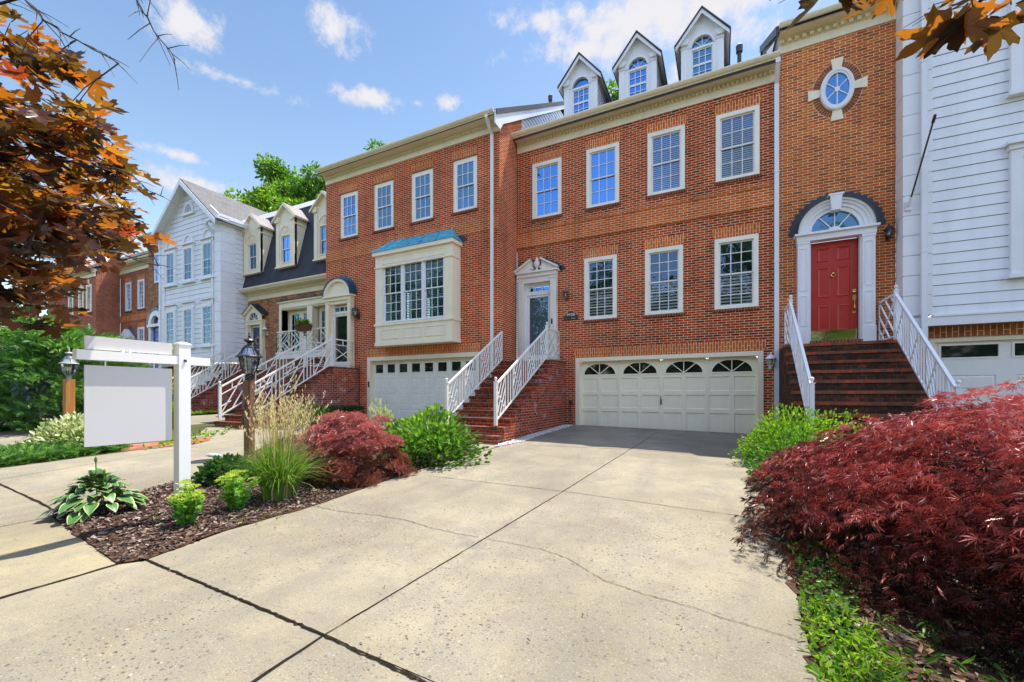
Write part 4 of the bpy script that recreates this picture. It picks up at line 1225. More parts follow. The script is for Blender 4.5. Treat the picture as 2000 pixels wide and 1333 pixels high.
    for a, e in ((P[0], T0), (P[1], T1)): c.bar(Vector(a) + Vector((0, 0, .01)), Vector(e) + Vector((0, 0, .01)), .03, .03)
    c.build('copper_roof', M['copper'], B)
    fl = MB(); pts = [(T0[0] - .08, zr + .03), (T1[0] + .05, zr + .05)]
    st = [(T1[0] + .05 + (bx1 + .22 - T1[0]) * k / 8, zr + .05 - (zr - zt) * k / 8 + (.05 if k % 2 else 0)) for k in range(9)]
    fl.prism([(T0[0], zr - .01), (T0[0] - .05, zr + .03)] + st + [(bx1 + .08, zt), (T1[0], zr - .02)], YA - .012, YA - .004)
    fl.build('roof_flashing', M['flash'], B)
    # garage
    lintel(t, gar[0], gar[1], 1.331, 1.62, YA, .06)
    a, e = gar[0], gar[1]; g = MB()
    g.box(a, a + .16, YA - .01, YA + .25, -1.1, 1.331); g.box(e - .14, e, YA - .01, YA + .25, -1.1, 1.331); g.box(a + .16, e - .14, YA - .01, YA + .25, 1.19, 1.331)
    fr = g.build('garage_frame', M['creamwarm'], t)
    k_ = MB(); k_.box(a + .06, a + .12, YA - .03, YA - .01, .25, .45); k_.build('keypad', M['flash'], fr)
    d0, d1, y = a + .16, e - .14, YA + .17; d = MB()
    zr_ = [-1.0, -.46, .08, .62, 1.19]
    for k in range(3): panel_grid(d, d0, d1, zr_[k], zr_[k + 1], y, 8, 1, .15, .012, raised=True)
    wl = (d1 - d0) / 8; z0, z1 = .76, 1.06
    d.box(d0, d1, y, y + .02, .62, z0); d.box(d0, d1, y, y + .02, z1, 1.19)
    for k in range(8):
        u0 = d0 + wl * k
        d.box(u0, u0 + .10, y, y + .02, z0, z1); d.box(u0 + wl - .10, u0 + wl, y, y + .02, z0, z1)
        d.band([(u0 + .10, z0), (u0 + wl - .10, z0), (u0 + wl - .10, z1), (u0 + .10, z1)], [(u0 + .07, z0 - .03), (u0 + wl - .07, z0 - .03), (u0 + wl - .07, z1 + .03), (u0 + .07, z1 + .03)], y - .012, y)
    D = d.build('garage_door', M['gdoor2'], t)
    for k in range(8):
        u0 = d0 + wl * k; p = MB(); p.poly([(u0 + .10, y + .012, z0), (u0 + wl - .10, y + .012, z0), (u0 + wl - .10, y + .012, z1), (u0 + .10, y + .012, z1)]); p.build('pane', M['black_glass'], D)
    # entrance with arched hood
    dx0, dx1, z0, yp = -13.53, -12.21, .95, YA - .18
    s = MB(); pilasters(s, dx0, dx1, .17, z0, 3.50, yp, YA)
    s.box(dx0 + .17, dx1 - .17, yp + .03, YA, 3.38, 3.50)
    s.box(dx0 - .02, dx1 + .02, yp - .03, YA, 3.50, 3.62); s.box(dx0 - .08, dx1 + .08, yp - .09, YA, 3.62, 3.68)
    cx = (dx0 + dx1) / 2; n = 18
    s.prism(arc(cx, 3.68, .60, .52, n), yp + .02, YA)
    s.band(arc(cx, 3.68, .60, .52, n), arc(cx, 3.68, .70, .62, n), yp - .07, YA, closed=False)
    s.box(dx0 + .17, dx0 + .23, YA - .02, YA + .1, z0, 3.38); s.box(dx1 - .23, dx1 - .17, YA - .02, YA + .1, z0, 3.38)
    s.box(dx0 + .23, dx1 - .23, YA - .01, YA + .1, 3.02, 3.08)
    S = s.build('door_surround', M['creamwarm'], t)
    h = MB(); h.band(arc(cx, 3.68, .70, .62, n), arc(cx, 3.69, .73, .65, n), yp - .10, YA, closed=False)
    zz = zigzag(arc(cx, 3.70, .80, .74, 22), 22, .045, cx, 3.7)
    h.band(arc(cx, 3.68, .71, .63, 22), zz, YA - .012, YA - .004, closed=False)
    h.build('copper_hood', M['bluehood'], S)
    transom(t, dx0 + .23, dx1 - .23, 3.08, 3.34, YA + .02)
    storm_door(t, dx0 + .23, dx1 - .23, 1.02, 3.02, YA + .02, 'interior')
    downspout(t, X1 - .22, YA, -1.0, 8.4, YA - .40, .085, 'offwhite')
    c = MB(); c.tube([(-11.93, YA - .02, 1.0), (-11.93, YA - .02, -.72), (-12.0, YA - .05, -.85)], .012); c.build('conduit', M['flash'], t)

# ---------------------------------------------------------------- white sided house on the right, red door
def house_d():
    X0, XC, X1 = 1.28, 3.57, 9.4; YE = 12.2
    t = house('white sided townhouse with an orange brick entry bay, red door and oval window', X0, X1, YE)
    mb = MB(); wall(mb, X0, XC, -1.5, 8.65, YB - .02, [(1.91, 2.89, 1.2, 3.75)], .12)
    mb.poly([(X0, YB - .02, -1.5), (X0, YB - .02, 8.65), (X0, 12.9, 8.65), (X0, 12.9, -1.5)])
    mb.build('wall', M['brick_d'], t)
    y = YB - .02
    cornice(t, X0, XC, y, 8.60, 9.08, .40, 'cornice', dent=.15)
    # oval window
    cx, cz, rx, rz = 2.48, 7.34, .335, .50; n = 40
    full = lambda a, b: [(cx + a * math.cos(2 * math.pi * k / n), cz + b * math.sin(2 * math.pi * k / n)) for k in range(n)]
    mo = MB(); mo.band(full(rx, rz), full(rx + .165, rz + .165), y - .006, y); ow = mo.build('ring_mortar', M['mortar'], t)
    for quad in range(4):
        ring = MB()
        for k in range(1, 12):
            an = math.pi / 2 * (quad + (k + .5) / 13 + .0)
            if k in (0,): continue
            a0, a1 = an - .052, an + .052
            ring.prism([(cx + (rx + e) * math.cos(q), cz + (rz + e) * math.sin(q)) for q, e in ((a0, .01), (a0, .155), (a1, .155), (a1, .01))], y - .012, y)
        ring.build('brick_ring', M['ringbrick'], ow)
    for (ux, uz, vx, vz, L) in ((0, 1, 1, 0, rz), (0, -1, 1, 0, rz), (1, 0, 0, 1, rx), (-1, 0, 0, 1, rx)):
        a = (cx + ux * L, cz + uz * L); b = (cx + ux * (L + .24), cz + uz * (L + .24))
        ks = MB(); ks.prism([(a[0] - vx * .085, a[1] - vz * .085), (a[0] + vx * .085, a[1] + vz * .085), (b[0] + vx * .125, b[1] + vz * .125), (b[0] - vx * .125, b[1] - vz * .125)], y - .035, y); ks.build('keystone', M['creamwarm'], ow)
    o = MB(); o.band(full(rx - .10, rz - .12), full(rx, rz), y - .06, y + .0); o.band(full(rx - .06, rz - .07), full(rx - .02, rz - .02), y - .075, y - .06)
    for k in range(3):
        an = R(90 + 60 * k); o.bar((cx - (rx - .1) * math.cos(an), y - .03, cz - (rz - .12) * math.sin(an)), (cx + (rx - .1) * math.cos(an), y - .03, cz + (rz - .12) * math.sin(an)), .024, .02)
    o.prism([(cx + .05 * math.cos(2 * math.pi * k / 12), cz + .06 * math.sin(2 * math.pi * k / 12)) for k in range(12)], y - .045, y - .02)
    o.poly([(p[0], y - .004, p[1]) for p in full(rx - .1, rz - .12)], 1)
    ov = o.build('oval_window', [M['white'], M['interior']], t)
    p = MB(); p.poly([(q[0], y - .022, q[1]) for q in full(rx - .1, rz - .12)]); p.build('pane', M['glass'], ov)
    # red door
    dx0, dx1, z0, yp = 1.67, 3.16, 1.16, y - .20
    s = MB()
    for a in (dx0, dx1 - .235):
        s.box(a, a + .235, yp, y, z0 + .42, 3.72); s.box(a - .012, a + .247, yp - .015, y, z0, z0 + .42); s.box(a - .01, a + .245, yp - .012, y, 3.66, 3.72)
        for (r_, q) in ((z0 + .48, 2.42), (2.5, 3.58)):
            s.band([(a + .06, r_ + .04), (a + .175, r_ + .04), (a + .175, q - .04), (a + .06, q - .04)], [(a + .045, r_ + .02), (a + .19, r_ + .02), (a + .19, q - .02), (a + .045, q - .02)], yp - .012, yp)
    s.box(dx0 - .02, dx1 + .02, yp - .02, y, 3.72, 3.86); s.box(dx0 - .07, dx1 + .07, yp - .08, y, 3.86, 3.91)
    s.box(dx0 + .235, dx0 + .27, yp + .06, y + .1, z0 + .1, 3.72); s.box(dx1 - .27, dx1 - .235, yp + .06, y + .1, z0 + .1, 3.72)
    cx = (dx0 + dx1) / 2; zs = 3.91; n = 28
    for r0, r1, yy in ((.47, .56, yp + .05), (.56, .64, yp + .02), (.64, .70, yp - .01), (.70, .75, yp - .05)):
        s.band(arc(cx, zs, r0, None, n), arc(cx, zs, r1, None, n), yy, y, closed=False)
    s.prism([(cx - .085, zs + .44), (cx + .085, zs + .44), (cx + .12, zs + .80), (cx - .12, zs + .80)], yp - .10, y)
    s.prism([(cx - .15, zs + .79), (cx + .15, zs + .79), (cx + .15, zs + .835), (cx - .15, zs + .835)], yp - .11, y)
    for an in (50, 90, 130): s.bar((cx, yp + .10, zs), (cx + .47 * math.cos(R(an)), yp + .10, zs + .47 * math.sin(R(an))), .028, .022)
    s.prism(arc(cx, zs, .14, .11, 12), yp + .085, yp + .115)
    s.box(cx - .47, cx + .47, yp + .07, yp + .12, zs, zs + .03)
    s.poly([(q[0], yp + .17, q[1]) for q in arc(cx, zs, .47, None, n)], 1)
    S = s.build('door_surround', [M['white'], M['interior']], t)
    p = MB(); p.poly([(q[0], yp + .118, q[1]) for q in arc(cx, zs, .47, None, n)]); p.build('fanlight', M['glass'], S)
    h = MB(); h.band(arc(cx, zs - .0, .75, None, n), arc(cx, zs, .775, None, n), yp - .09, y, closed=False)
    zz = zigzag(arc(cx + .03, zs + .02, .92, .92, 38), 38, .055, cx, zs)
    h.band(arc(cx, zs, .755, None, 38), zz, y - .012, y - .004, closed=False)
    h.build('arched_hood', M['flash'], S)
    th = MB(); th.box(dx0 + .235, dx1 - .235, yp - .02, y + .05, z0 - .02, z0 + .12); th.build('threshold', M['sill'], t)
    a, b = dx0 + .27, dx1 - .27; d = MB(); door_panels(d, a, b, z0 + .125, 3.715, y + .03)
    D = d.build('door', M['red_door'], t)
    k = MB(); k.box(a + .02, b - .02, y + .022, y + .03, z0 + .14, z0 + .40); k.build('kick_plate', M['mirrorbrass'], D)
    k = MB(); lx = b - .075
    k.lathe([(.035, 0), (.03, .02)], (lx, y, 2.42), 10); k.box(lx - .035, lx + .035, y + .0, y + .03, 2.24, 2.36); k.box(lx - .035, lx + .035, y + .005, y + .03, 2.45 - .03, 2.5)
    k.tube([(lx, y + .02, 2.24), (lx, y - .04, 2.2), (lx, y - .045, 2.05), (lx, y + .02, 1.96)], .013); k.box(lx - .03, lx + .03, y + .005, y + .03, 1.92, 1.99)
    k.build('handle', M['brass'], D)
    k = MB(); kx = (a + b) / 2
    k.lathe([(.03, -.02), (.035, 0), (.03, .02)], (kx, y + .015, 2.92), 10)
    k.tube([(kx - .045, y + .0, 2.90), (kx - .04, y - .01, 2.86), (kx, y - .015, 2.835), (kx + .04, y - .01, 2.86), (kx + .045, y, 2.90)], .012)
    k.lathe([(.006, 0), (.012, .01), (.006, .02)], (kx, y + .01, 3.02), 8)
    k.build('knocker', M['brass'], D)
    # sided bay, standing a little forward over the garage
    sd = MB(); siding(sd, 'F', YE, 1.66, 9.3, lambda z: (XC + .48, X1), .2265)
    siding(sd, 'L', XC + .02, 1.66, 9.3, lambda z: (YE, YB), .2265)
    sd.poly([(X1, YE, 1.5), (X1, BACK, 1.5), (X1, BACK, 9), (X1, YE, 9)])
    sd.poly([(XC, YE, 1.50), (X1, YE, 1.50), (X1, YB, 1.50), (XC, YB, 1.50)])
    sd.build('wall_siding', [M['siding'], M['shade_back']], t)
    sk = MB(); sk.box(XC + .02, X1, YE - .05, YE + .04, 1.47, 1.66); sk.box(XC + .5, X1, YE - .07, YE, 1.66, 1.70); sk.build('skirt_board', M['white'], t)
    q = MB(); quoins(q, XC, XC + .49, YE, 1.70, 9.2, YB - YE - .03); q.build('quoins', M['white'], t)
    downspout(t, 3.90, YE - .06, 1.0, 9.6, YE - .4, .10)
    bw = MB(); wall(bw, XC, X1, -1.5, 1.50, YB - .13, [(4.1, 8.9, -1.5, 1.24)], .2); bw.build('garage_wall', M['brick_d'], t)
    lintel(t, 4.1, 8.9, 1.24, 1.47, YB - .13, .3, 'soldier_d')
    g = MB(); yy = YB - .02; gx0, gx1 = 4.22, 8.78; z0, z1 = .80, 1.06
    g.box(4.1, 4.22, yy - .08, yy + .1, -1.4, 1.24); g.box(4.22, 8.78, yy - .08, yy + .1, 1.14, 1.24); g.box(8.78, 8.9, yy - .08, yy + .1, -1.4, 1.24)
    g.build('garage_frame', M['creamwarm'], t)
    d = MB()
    for k_ in range(3): panel_grid(d, gx0, gx1, -1.3 + .62 * k_, -1.3 + .62 * (k_ + 1), yy, 4, 1, .3, .02, raised=True)
    wl = (gx1 - gx0) / 4
    d.box(gx0, gx1, yy, yy + .02, .56, z0); d.box(gx0, gx1, yy, yy + .02, z1, 1.14)
    for k_ in range(4):
        u = gx0 + wl * k_; d.box(u, u + .12, yy, yy + .02, z0, z1); d.box(u + wl - .12, u + wl, yy, yy + .02, z0, z1)
        d.band([(u + .12, z0), (u + wl - .12, z0), (u + wl - .12, z1), (u + .12, z1)], [(u + .08, z0 - .04), (u + wl - .08, z0 - .04), (u + wl - .08, z1 + .04), (u + .08, z1 + .04)], yy - .014, yy)
    D = d.build('garage_door', M['gdoorw'], t)
    for k_ in range(4):
        u = gx0 + wl * k_; p = MB(); p.poly([(u + .12, yy + .014, z0), (u + wl - .12, yy + .014, z0), (u + wl - .12, yy + .014, z1), (u + .12, yy + .014, z1)]); p.build('pane', M['black_glass'], D)
    for x in (5.23, 7.2):
        for z0_, z1_ in ((2.42, 4.93), (6.10, 8.3)):
            w = window(t, x, x + 1.25, z0_, z1_, YE - .08, rows=(3, 3), trim='white', casing=.16, proud=.02, deep=.05)
            s = MB(); s.box(x - .05, x + 1.30, YE - .16, YE, z0_ - .08, z0_); s.build('window_sill', M['white'], w); s = MB()
            s.box(x - .03, x + 1.28, YE - .13, YE, z1_, z1_ + .10); s.box(x - .09, x + 1.34, YE - .19, YE, z1_ + .10, z1_ + .16)
            s.build('window_trim', M['white'], w)
    # roof and the end wall above the lower neighbour
    gable_roof(t, X0 - .05, X1, YE, 9.08, 17.2, .64, 22, 'roof')
    e = MB(); siding(e, 'L', X0 + .02, 8.6, 12.2, lambda z: (max(YB + .0, YE + (z - 8.95) / .64), 17.2), .2); e.build('side_wall', [M['siding'], M['shade_back']], t)
    r = MB(); r.prismx([(YE, 9.07), (17.2, 9.07 + 5 * .64), (17.2, 8.85 + 5 * .64), (YE, 8.85)], X0 - .09, X0 - .05); r.build('rake_board', M['flash'], t)
    wv = MB(); wv.prismx([(12.9, 9.25), (15.2, 9.9), (15.2, 10.62), (12.9, 9.18 + .05)], X0 - .04, X0 + .0)
    wv.build('attic_glazing', M['black_glass'], t)
    gm = MB()
    c_ = MB(); c_.box(XC, X1, YE - .45, YE + .1, 9.2, 9.45); c_.build('eave_board', M['white'], t)
    gm.prism([(XC, 9.4), (X1, 9.4), ((XC + X1) / 2, 12.0)], YE - .02, YE + .05); gm.build('gable_wall', M['siding'], t)

# ---------------------------------------------------------------- mansard house
def house_m():
    X0, X1 = -20.70, -13.72; y = YB
    t = house('brown brick townhouse with a black mansard roof and three cream dormers', X0, X1, y)
    rec = (-18.15, -14.2, 1.55, 3.92); door = (-20.42, -19.62, 1.1, 3.3)
    mb = MB(); wall(mb, X0, X1, -1.2, 4.6, y, [rec, door], .3)
    mb.build('wall', M['brick_m'], t)
    cornice(t, X0 + .02, X1, y, 4.50, 5.0, .42, 'creamwarm', dent=.09)
    ms = MB(); yb0, yb1, z0, z1 = y - .30, y + .62, 4.96, 8.72
    ms.poly([(X0, yb0, z0), (X1, yb0, z0), (X1, yb1, z1), (X0, yb1, z1)])
    ms.poly([(X0, yb1, z1), (X1, yb1, z1), (X1, 20, z1), (X0, 20, z1)])
    ms.poly([(X1, yb0, z0), (X1, 20, z0), (X1, 20, z1), (X1, yb1, z1)])
    ms.build('mansard_roof', M['slate'], t)
    lean = (yb1 - yb0) / (z1 - z0); ry = lambda z: yb0 + (z - z0) * lean
    for x in (-20.0, -17.58, -15.05):
        w = 1.26; a, b = x - w / 2, x + w / 2; yf = y - .22; zb, ze, za = 5.70, 7.98, 8.58
        d = MB()
        wx0, wx1, wz0, wz1 = x - .36, x + .36, 5.9, 7.20
        d.box(a, wx0, yf, yf + .1, zb, ze); d.box(wx1, b, yf, yf + .1, zb, ze); d.box(wx0, wx1, yf, yf + .1, wz1, ze); d.box(wx0, wx1, yf, yf + .1, zb, wz0)
        for xx in (a, b):
            d.poly([(xx, yf, zb), (xx, ry(zb) + .05, zb), (xx, ry(ze) + .05, ze), (xx, yf, ze)])
        for sg in (-1, 1):
            u = x + sg * (w / 2 - .10)
            d.box(u - .10, u + .10, yf - .03, yf, zb, ze - .22); d.prism([(u - .10, ze - .22), (u + .10, ze - .22), (u + .15, ze - .05), (u + .15, ze), (u - .15, ze), (u - .15, ze - .05)], yf - .10, yf)
            xs = b if sg > 0 else a
            d.box(min(xs, xs + sg * .03), max(xs, xs + sg * .03), yf, ry(ze - .4) + .03, ze - .42, ze - .36)
        d.box(a - .03, b + .03, yf - .07, yf, zb - .0, zb + .07)
        d.band(arc(x, 7.22, .33, None, 16), arc(x, 7.22, .39, None, 16), yf - .03, yf, closed=False)
        for an in range(15, 180, 15): d.bar((x, yf - .004, 7.24), (x + .31 * math.cos(R(an)), yf - .004, 7.24 + .31 * math.sin(R(an))), .012, .01)
        d.prism([(a, ze), (b, ze), (x, za - .05)], yf, yf + .05)
        D = d.build('dormer', M['creamwarm'], t)
        rf = MB(); yo = yf - .14; yk = ry(za) + .06
        for sg in (-1, 1):
            e = x + sg * (w / 2 + .16); zz = ze - .10
            top = [(x, yo, za), (e, yo, zz), (e, ry(zz) + .08, zz), (x, yk, za)]
            bot = [(p[0], p[1], p[2] - .08) for p in top]
            rf.hexa(bot + top)
            rf.poly([(p[0], p[1], p[2] - .084) for p in top], 1)
            rf.hexa([(x, yo - .015, za - .13), (e, yo - .015, zz - .12), (e, yo, zz - .12), (x, yo, za - .13), (x, yo - .015, za - .03), (e, yo - .015, zz - .03), (e, yo, zz - .03), (x, yo, za - .03)], 1)
        rf.build('dormer_roof', [M['roof_pale'], M['creamwarm']], D)
        window(D, wx0, wx1, wz0, wz1, yf + .02, cols=2, rows=(1, 1), trim='creamwarm', casing=.06, proud=.03, blind='shade', sash_mat='white', backcol='teal_blind', deep=.14)
    # recessed french windows
    rw = MB(); yr = y + .30
    rw.box(rec[0] - .14, rec[0], y - .05, yr + .08, 1.55, 3.92); rw.box(rec[0] - .14, X1, y - .05, y + .04, 3.92, 4.16); rw.box(rec[0] - .20, X1, y - .12, y + .04, 4.16, 4.22)
    rw.box(-16.42, -16.08, y - .02, yr, 1.55, 3.92); rw.box(rec[0], X1, y + .0, yr + .02, 3.86, 3.92)
    rw.poly([(rec[0], yr + .08, 1.55), (X1, yr + .08, 1.55), (X1, yr + .08, 3.92), (rec[0], yr + .08, 3.92)])
    rw.prism([(rec[0] - .24, 4.225), (X1, 4.225), (X1, 4.27), (rec[0] - .16, 4.27)], y - .15, y - .004, 1)
    W_ = rw.build('recess_trim', [M['creamwarm'], M['flash']], t)
    for a, b in ((-18.0, -17.22), (-17.2, -16.44), (-16.0, -15.2), (-15.18, -14.3)):
        window(t, a, b, 1.6, 3.80, yr, cols=3, rows=(3, 2), trim='creamwarm', casing=.10, proud=.02, name='french_window', split=.28, deep=.04)
    # balcony and its lattice
    bl = MB(); bl.box(-17.5, X1, y - .72, y, 1.52, 1.74); bl.box(-17.53, X1, y - .75, y, 1.74, 1.80); bl.build('balcony', M['offwhite'], t)
    lb = MB()
    for k in range(4):
        a, b = -17.48 + 3.6 * k / 4, -17.48 + 3.6 * (k + 1) / 4
        pat = [((0, 0), (1, 1)), ((0, .25), (.75, 1)), ((0, .5), (.5, 1)), ((0, .75), (.25, 1)), ((1, 0), (.55, .45)), ((.75, 0), (.42, .33)), ((.5, 0), (.3, .2)), ((1, .3), (.7, .6))]
        if k % 2: pat = [((1 - p[0], p[1]), (1 - q[0], q[1])) for p, q in pat]
        rail_panel(lb, (a, y - .70, 1.80), (b, y - .70, 1.80), .90, pat, 1, bw=.024)
    rail_panel(lb, (-17.48, y - .70, 1.80), (-17.48, y, 1.80), .90, LATTICE, 1)
    lb.build('balcony_railing', M['offwhite'], t)
    # door
    dx0, dx1, z0, yp = -20.65, -19.37, 1.12, y - .16
    s = MB(); pilasters(s, dx0, dx1, .17, z0, 3.30, yp, y); s.box(dx0 - .02, dx1 + .02, yp - .03, y, 3.30, 3.46); s.box(dx0 - .06, dx1 + .06, yp - .07, y, 3.46, 3.52)
    cx = (dx0 + dx1) / 2; n = 16; ar = arc(cx, 3.52, .36, None, n); out = [(dx1, 3.52), (dx1, 3.74), (cx, 4.18), (dx0, 3.74), (dx0, 3.52)]
    for k in range(n):
        o0, o1 = outer_pt(k / n, out), outer_pt((k + 1) / n, out)
        s.poly([(ar[k][0], yp, ar[k][1]), (o0[0], yp, o0[1]), (o1[0], yp, o1[1]), (ar[k + 1][0], yp, ar[k + 1][1])])
    s.band(ar, arc(cx, 3.52, .42, None, n), yp - .03, y, closed=False)
    for an in (36, 72, 108, 144): s.bar((cx, yp + .05, 3.52), (cx + .36 * math.cos(R(an)), yp + .05, 3.52 + .36 * math.sin(R(an))), .025, .02)
    for sg in (-1, 1): s.bar((cx + sg * .76, yp - .05, 3.72), (cx, yp - .05, 4.24), .16, .06)
    s.box(dx0 + .17, dx0 + .22, y - .02, y + .1, z0, 3.3); s.box(dx1 - .22, dx1 - .17, y - .02, y + .1, z0, 3.3)
    s.poly([(q[0], yp + .1, q[1]) for q in ar], 1)
    S = s.build('door_surround', [M['creamwarm'], M['interior']], t)
    p = MB(); p.poly([(q[0], yp + .06, q[1]) for q in ar]); p.build('fanlight', M['glass'], S)
    f = MB()
    for sg in (-1, 1): f.hexa([(cx, yp - .15, 4.28), (cx + sg * .82, yp - .15, 3.72), (cx + sg * .82, y, 3.72), (cx, y, 4.28), (cx, yp - .15, 4.31), (cx + sg * .82, yp - .15, 3.75), (cx + sg * .82, y, 3.75), (cx, y, 4.31)])
    f.prism([(cx, 4.30)] + [(cx + .95 * k / 8, 4.38 - .60 * k / 8 + (.05 if k % 2 else 0)) for k in range(9)] + [(cx + .80, 3.72)], y - .012, y - .004)
    f.build('hood_flashing', M['flash'], S)
    storm_door(t, dx0 + .22, dx1 - .22, 1.18, 3.28, y + .02, 'royal_door')
    wr = MB(); c = (cx + .08, y + .03, 2.55)
    pts = [(c[0] + .17 * math.cos(R(a)), c[1], c[2] + .17 * math.sin(R(a))) for a in range(0, 361, 24)]
    wr.tube(pts, .05, 6); wr.build('wreath', M['wreath'], bpy.data.objects[[q.name for q in t.children if q.name.startswith('door') and 'surround' not in q.name][0]])

# ---------------------------------------------------------------- white clapboard house with front gable
def house_w():
    X0, X1, y = -26.0, -20.72, 11.38
    t = house('white clapboard townhouse with a front gable, arched window heads and grey shingle roof', X0 - 2.3, X1, y)
    cx = (X0 + X1) / 2; ze, za = 8.06, 10.25; hw = (X1 - X0) / 2
    def lim(z):
        if z < ze: return (X0, X1)
        k = hw * (1 - (z - ze) / (za - ze + .05)); return (cx - k, cx + k)
    s = MB(); siding(s, 'F', y, 1.5, za, lim, .235); siding(s, 'R', X1, 1.5, 8.1, lambda z: (y, YB + 1.6), .235)
    s.poly([(X0, y, 1.2), (X0, y, 8), (X0, 13, 8), (X0, 13, 1.2)]); s.poly([(X0, y, 1.4), (X1, y, 1.4), (X1, YB, 1.4), (X0, YB, 1.4)])
    s.build('wall_siding', [M['siding'], M['shade_back']], t)
    bw = MB(); wall(bw, X0, X1, -1.1, 1.45, y + .3, [(X0 + .5, X1 - .4, -1.1, 1.1)], .2)
    bw.poly([(X1, y + .3, -1.1), (X1, YB, -1.1), (X1, YB, 1.45), (X1, y + .3, 1.45)]); bw.build('garage_wall', M['brick_m'], t)
    gd = MB(); panel_grid(gd, X0 + .5, X1 - .4, -1.0, 1.1, y + .45, 4, 4, .15, .015, raised=True); gd.build('garage_door', M['gdoorw'], t)
    for qa in ((X1 - .46, X1 + .05, y, 1.5, 8.0, .62), (X0 - .02, X0 + .42, y, 1.5, 8.0, .1)):
        q = MB(); quoins(q, *qa); q.build('quoins', M['white'], t)
    for x in (-24.98, -23.36, -21.72):
        for z0, z1, arch in ((5.52, 7.2, True), (2.3, 4.22, False)):
            w = window(t, x - .44, x + .44, z0, z1, y - .08, cols=2, rows=(3, 3) if not arch else (1, 2), trim='white', casing=.10, proud=.02, deep=.05, blind='shade' if arch else None, backcol='white', glass='glass_dark')
            tr = MB(); tr.box(x - .60, x + .60, y - .14, y, z0 - .09, z0); tr.build('window_sill', M['white'], w); tr = MB()
            tr.box(x - .5, x + .5, y - .06, y, z1, z1 + (.12 if arch else .24)); tr.box(x - .56, x + .56, y - .15, y, z1 + (.12 if arch else .24), z1 + (.17 if arch else .30))
            if arch:
                tr.band(arc(x, z1 + .17, .34, .36, 14), arc(x, z1 + .17, .44, .46, 14), y - .10, y, closed=False)
                tr.prism(arc(x, z1 + .17, .34, .36, 14), y - .05, y)
            tr.build('window_trim', M['white'], w)
    v = MB(); v.band(arc(cx, 8.86, .33, .42, 14) , arc(cx, 8.86, .44, .54, 14), y - .08, y, closed=False); v.box(cx - .52, cx + .52, y - .12, y, 8.76, 8.86)
    for k in range(8):
        z = 8.88 + k * .05; h = .33 * math.sqrt(max(.05, 1 - ((z - 8.86) / .42) ** 2)); v.box(cx - h, cx + h, y - .05, y - .02, z, z + .022)
    v.poly([(p[0], y - .022, p[1]) for p in arc(cx, 8.86, .33, .42, 14)], 1); v.build('gable_vent', [M['white'], M['shade_back']], t)
    # roof: front gable running back into the main roof
    ov = .42; sl = (za - ze) / hw; e0 = hw + .30; zz = za - e0 * sl; yb = y - ov
    r = MB()
    for sg in (-1, 1):
        top = [(cx, yb, za + .16), (cx + sg * e0, yb, zz + .16), (cx + sg * e0, 12.6, zz + .16), (cx, 15.6, za + .16)]
        r.hexa([(p[0], p[1], p[2] - .1) for p in top] + top)
        top = [(p[0], p[1], p[2] - .104) for p in top]; r.poly(top, 1)
        r.hexa([(cx, yb - .03, za - .16), (cx + sg * e0, yb - .03, zz - .14), (cx + sg * e0, yb, zz - .14), (cx, yb, za - .16), (cx, yb - .03, za + .1), (cx + sg * e0, yb - .03, zz + .1), (cx + sg * e0, yb, zz + .1), (cx, yb, za + .1)], 1)
        r.hexa([(cx, y - .05, za - .02), (cx + sg * hw, y - .05, ze - .22), (cx + sg * hw, y, ze - .22), (cx, y, za - .02), (cx, y - .05, za + .05), (cx + sg * e0, y - .05, ze - .02), (cx + sg * e0, y, ze - .02), (cx, y, za + .05)], 1)
    r.build('front_gable_roof', [M['roof'], M['white']], t)
    zr = 8.30; sm = .66
    gable_roof(t, X0 - 2.4, X1 + .10, YB - .35, zr, 18.0, sm, 24, 'roof')
    ev = MB(); ev.prismx([(y - .15, 7.90), (YB - .2, 7.90), (YB - .2, 8.0), (y - .15, 8.0)], X1 - .1, X1 + .42)
    ev.prismx([(y - .35, 8.0), (YB - .1, 8.0), (YB - .1, 8.16), (y - .35, 8.16)], X1 + .25, X1 + .46); ev.box(X1 - .45, X1 + .46, y - .40, y + .1, 7.93, 8.03)
    ev.build('eave', M['white'], t)
    sd = MB(); siding(sd, 'R', X1 + .02, 8.0, 12.2, lambda z: (max(YB + .3, YB - .35 + (z - zr + .15) / sm), 18), .24); sd.build('side_wall', [M['siding'], M['shade_back']], t)
    rb = MB(); rb.prismx([(YB - .35, zr + .02), (18, zr + .02 + 5.75 * sm), (18, zr - .36 + 5.75 * sm), (YB - .35, zr - .36)], X1 + .11, X1 + .15); rb.build('rake_board', M['white'], t)
    downspout(t, X1 - .55, y, 1.0, 7.95, y - .35, .10); downspout(t, X0 + .0, y, 1.0, 7.9, y - .1, .10)
    # its recessed brick entry
    e = MB(); wall(e, X0 - 2.3, X0, -1, 8.2, y + .4, [], .1); e.build('wall', M['brick_m'], t)
    cornice(t, X0 - 2.3, X0, y + .4, 8.1, 8.55, .4, 'white')
    c2 = X0 - 1.15; ye = y + .4; s = MB(); pilasters(s, c2 - .7, c2 + .7, .2, 1.0, 3.6, ye - .18, ye); s.box(c2 - .75, c2 + .75, ye - .24, ye, 3.6, 3.75)
    s.band(arc(c2, 3.75, .45, None, 16), arc(c2, 3.75, .72, None, 16), ye - .2, ye, closed=False); s.poly([(p[0], ye - .05, p[1]) for p in arc(c2, 3.75, .45, None, 16)], 1)
    S = s.build('door_surround', [M['white'], M['black_glass']], t)
    h = MB(); h.band(arc(c2, 3.75, .73, None, 20), zigzag(arc(c2, 3.77, .86, None, 20), 20, .05, c2, 3.75), ye - .21, ye - .004, closed=False); h.build('arched_hood', M['flash'], S)
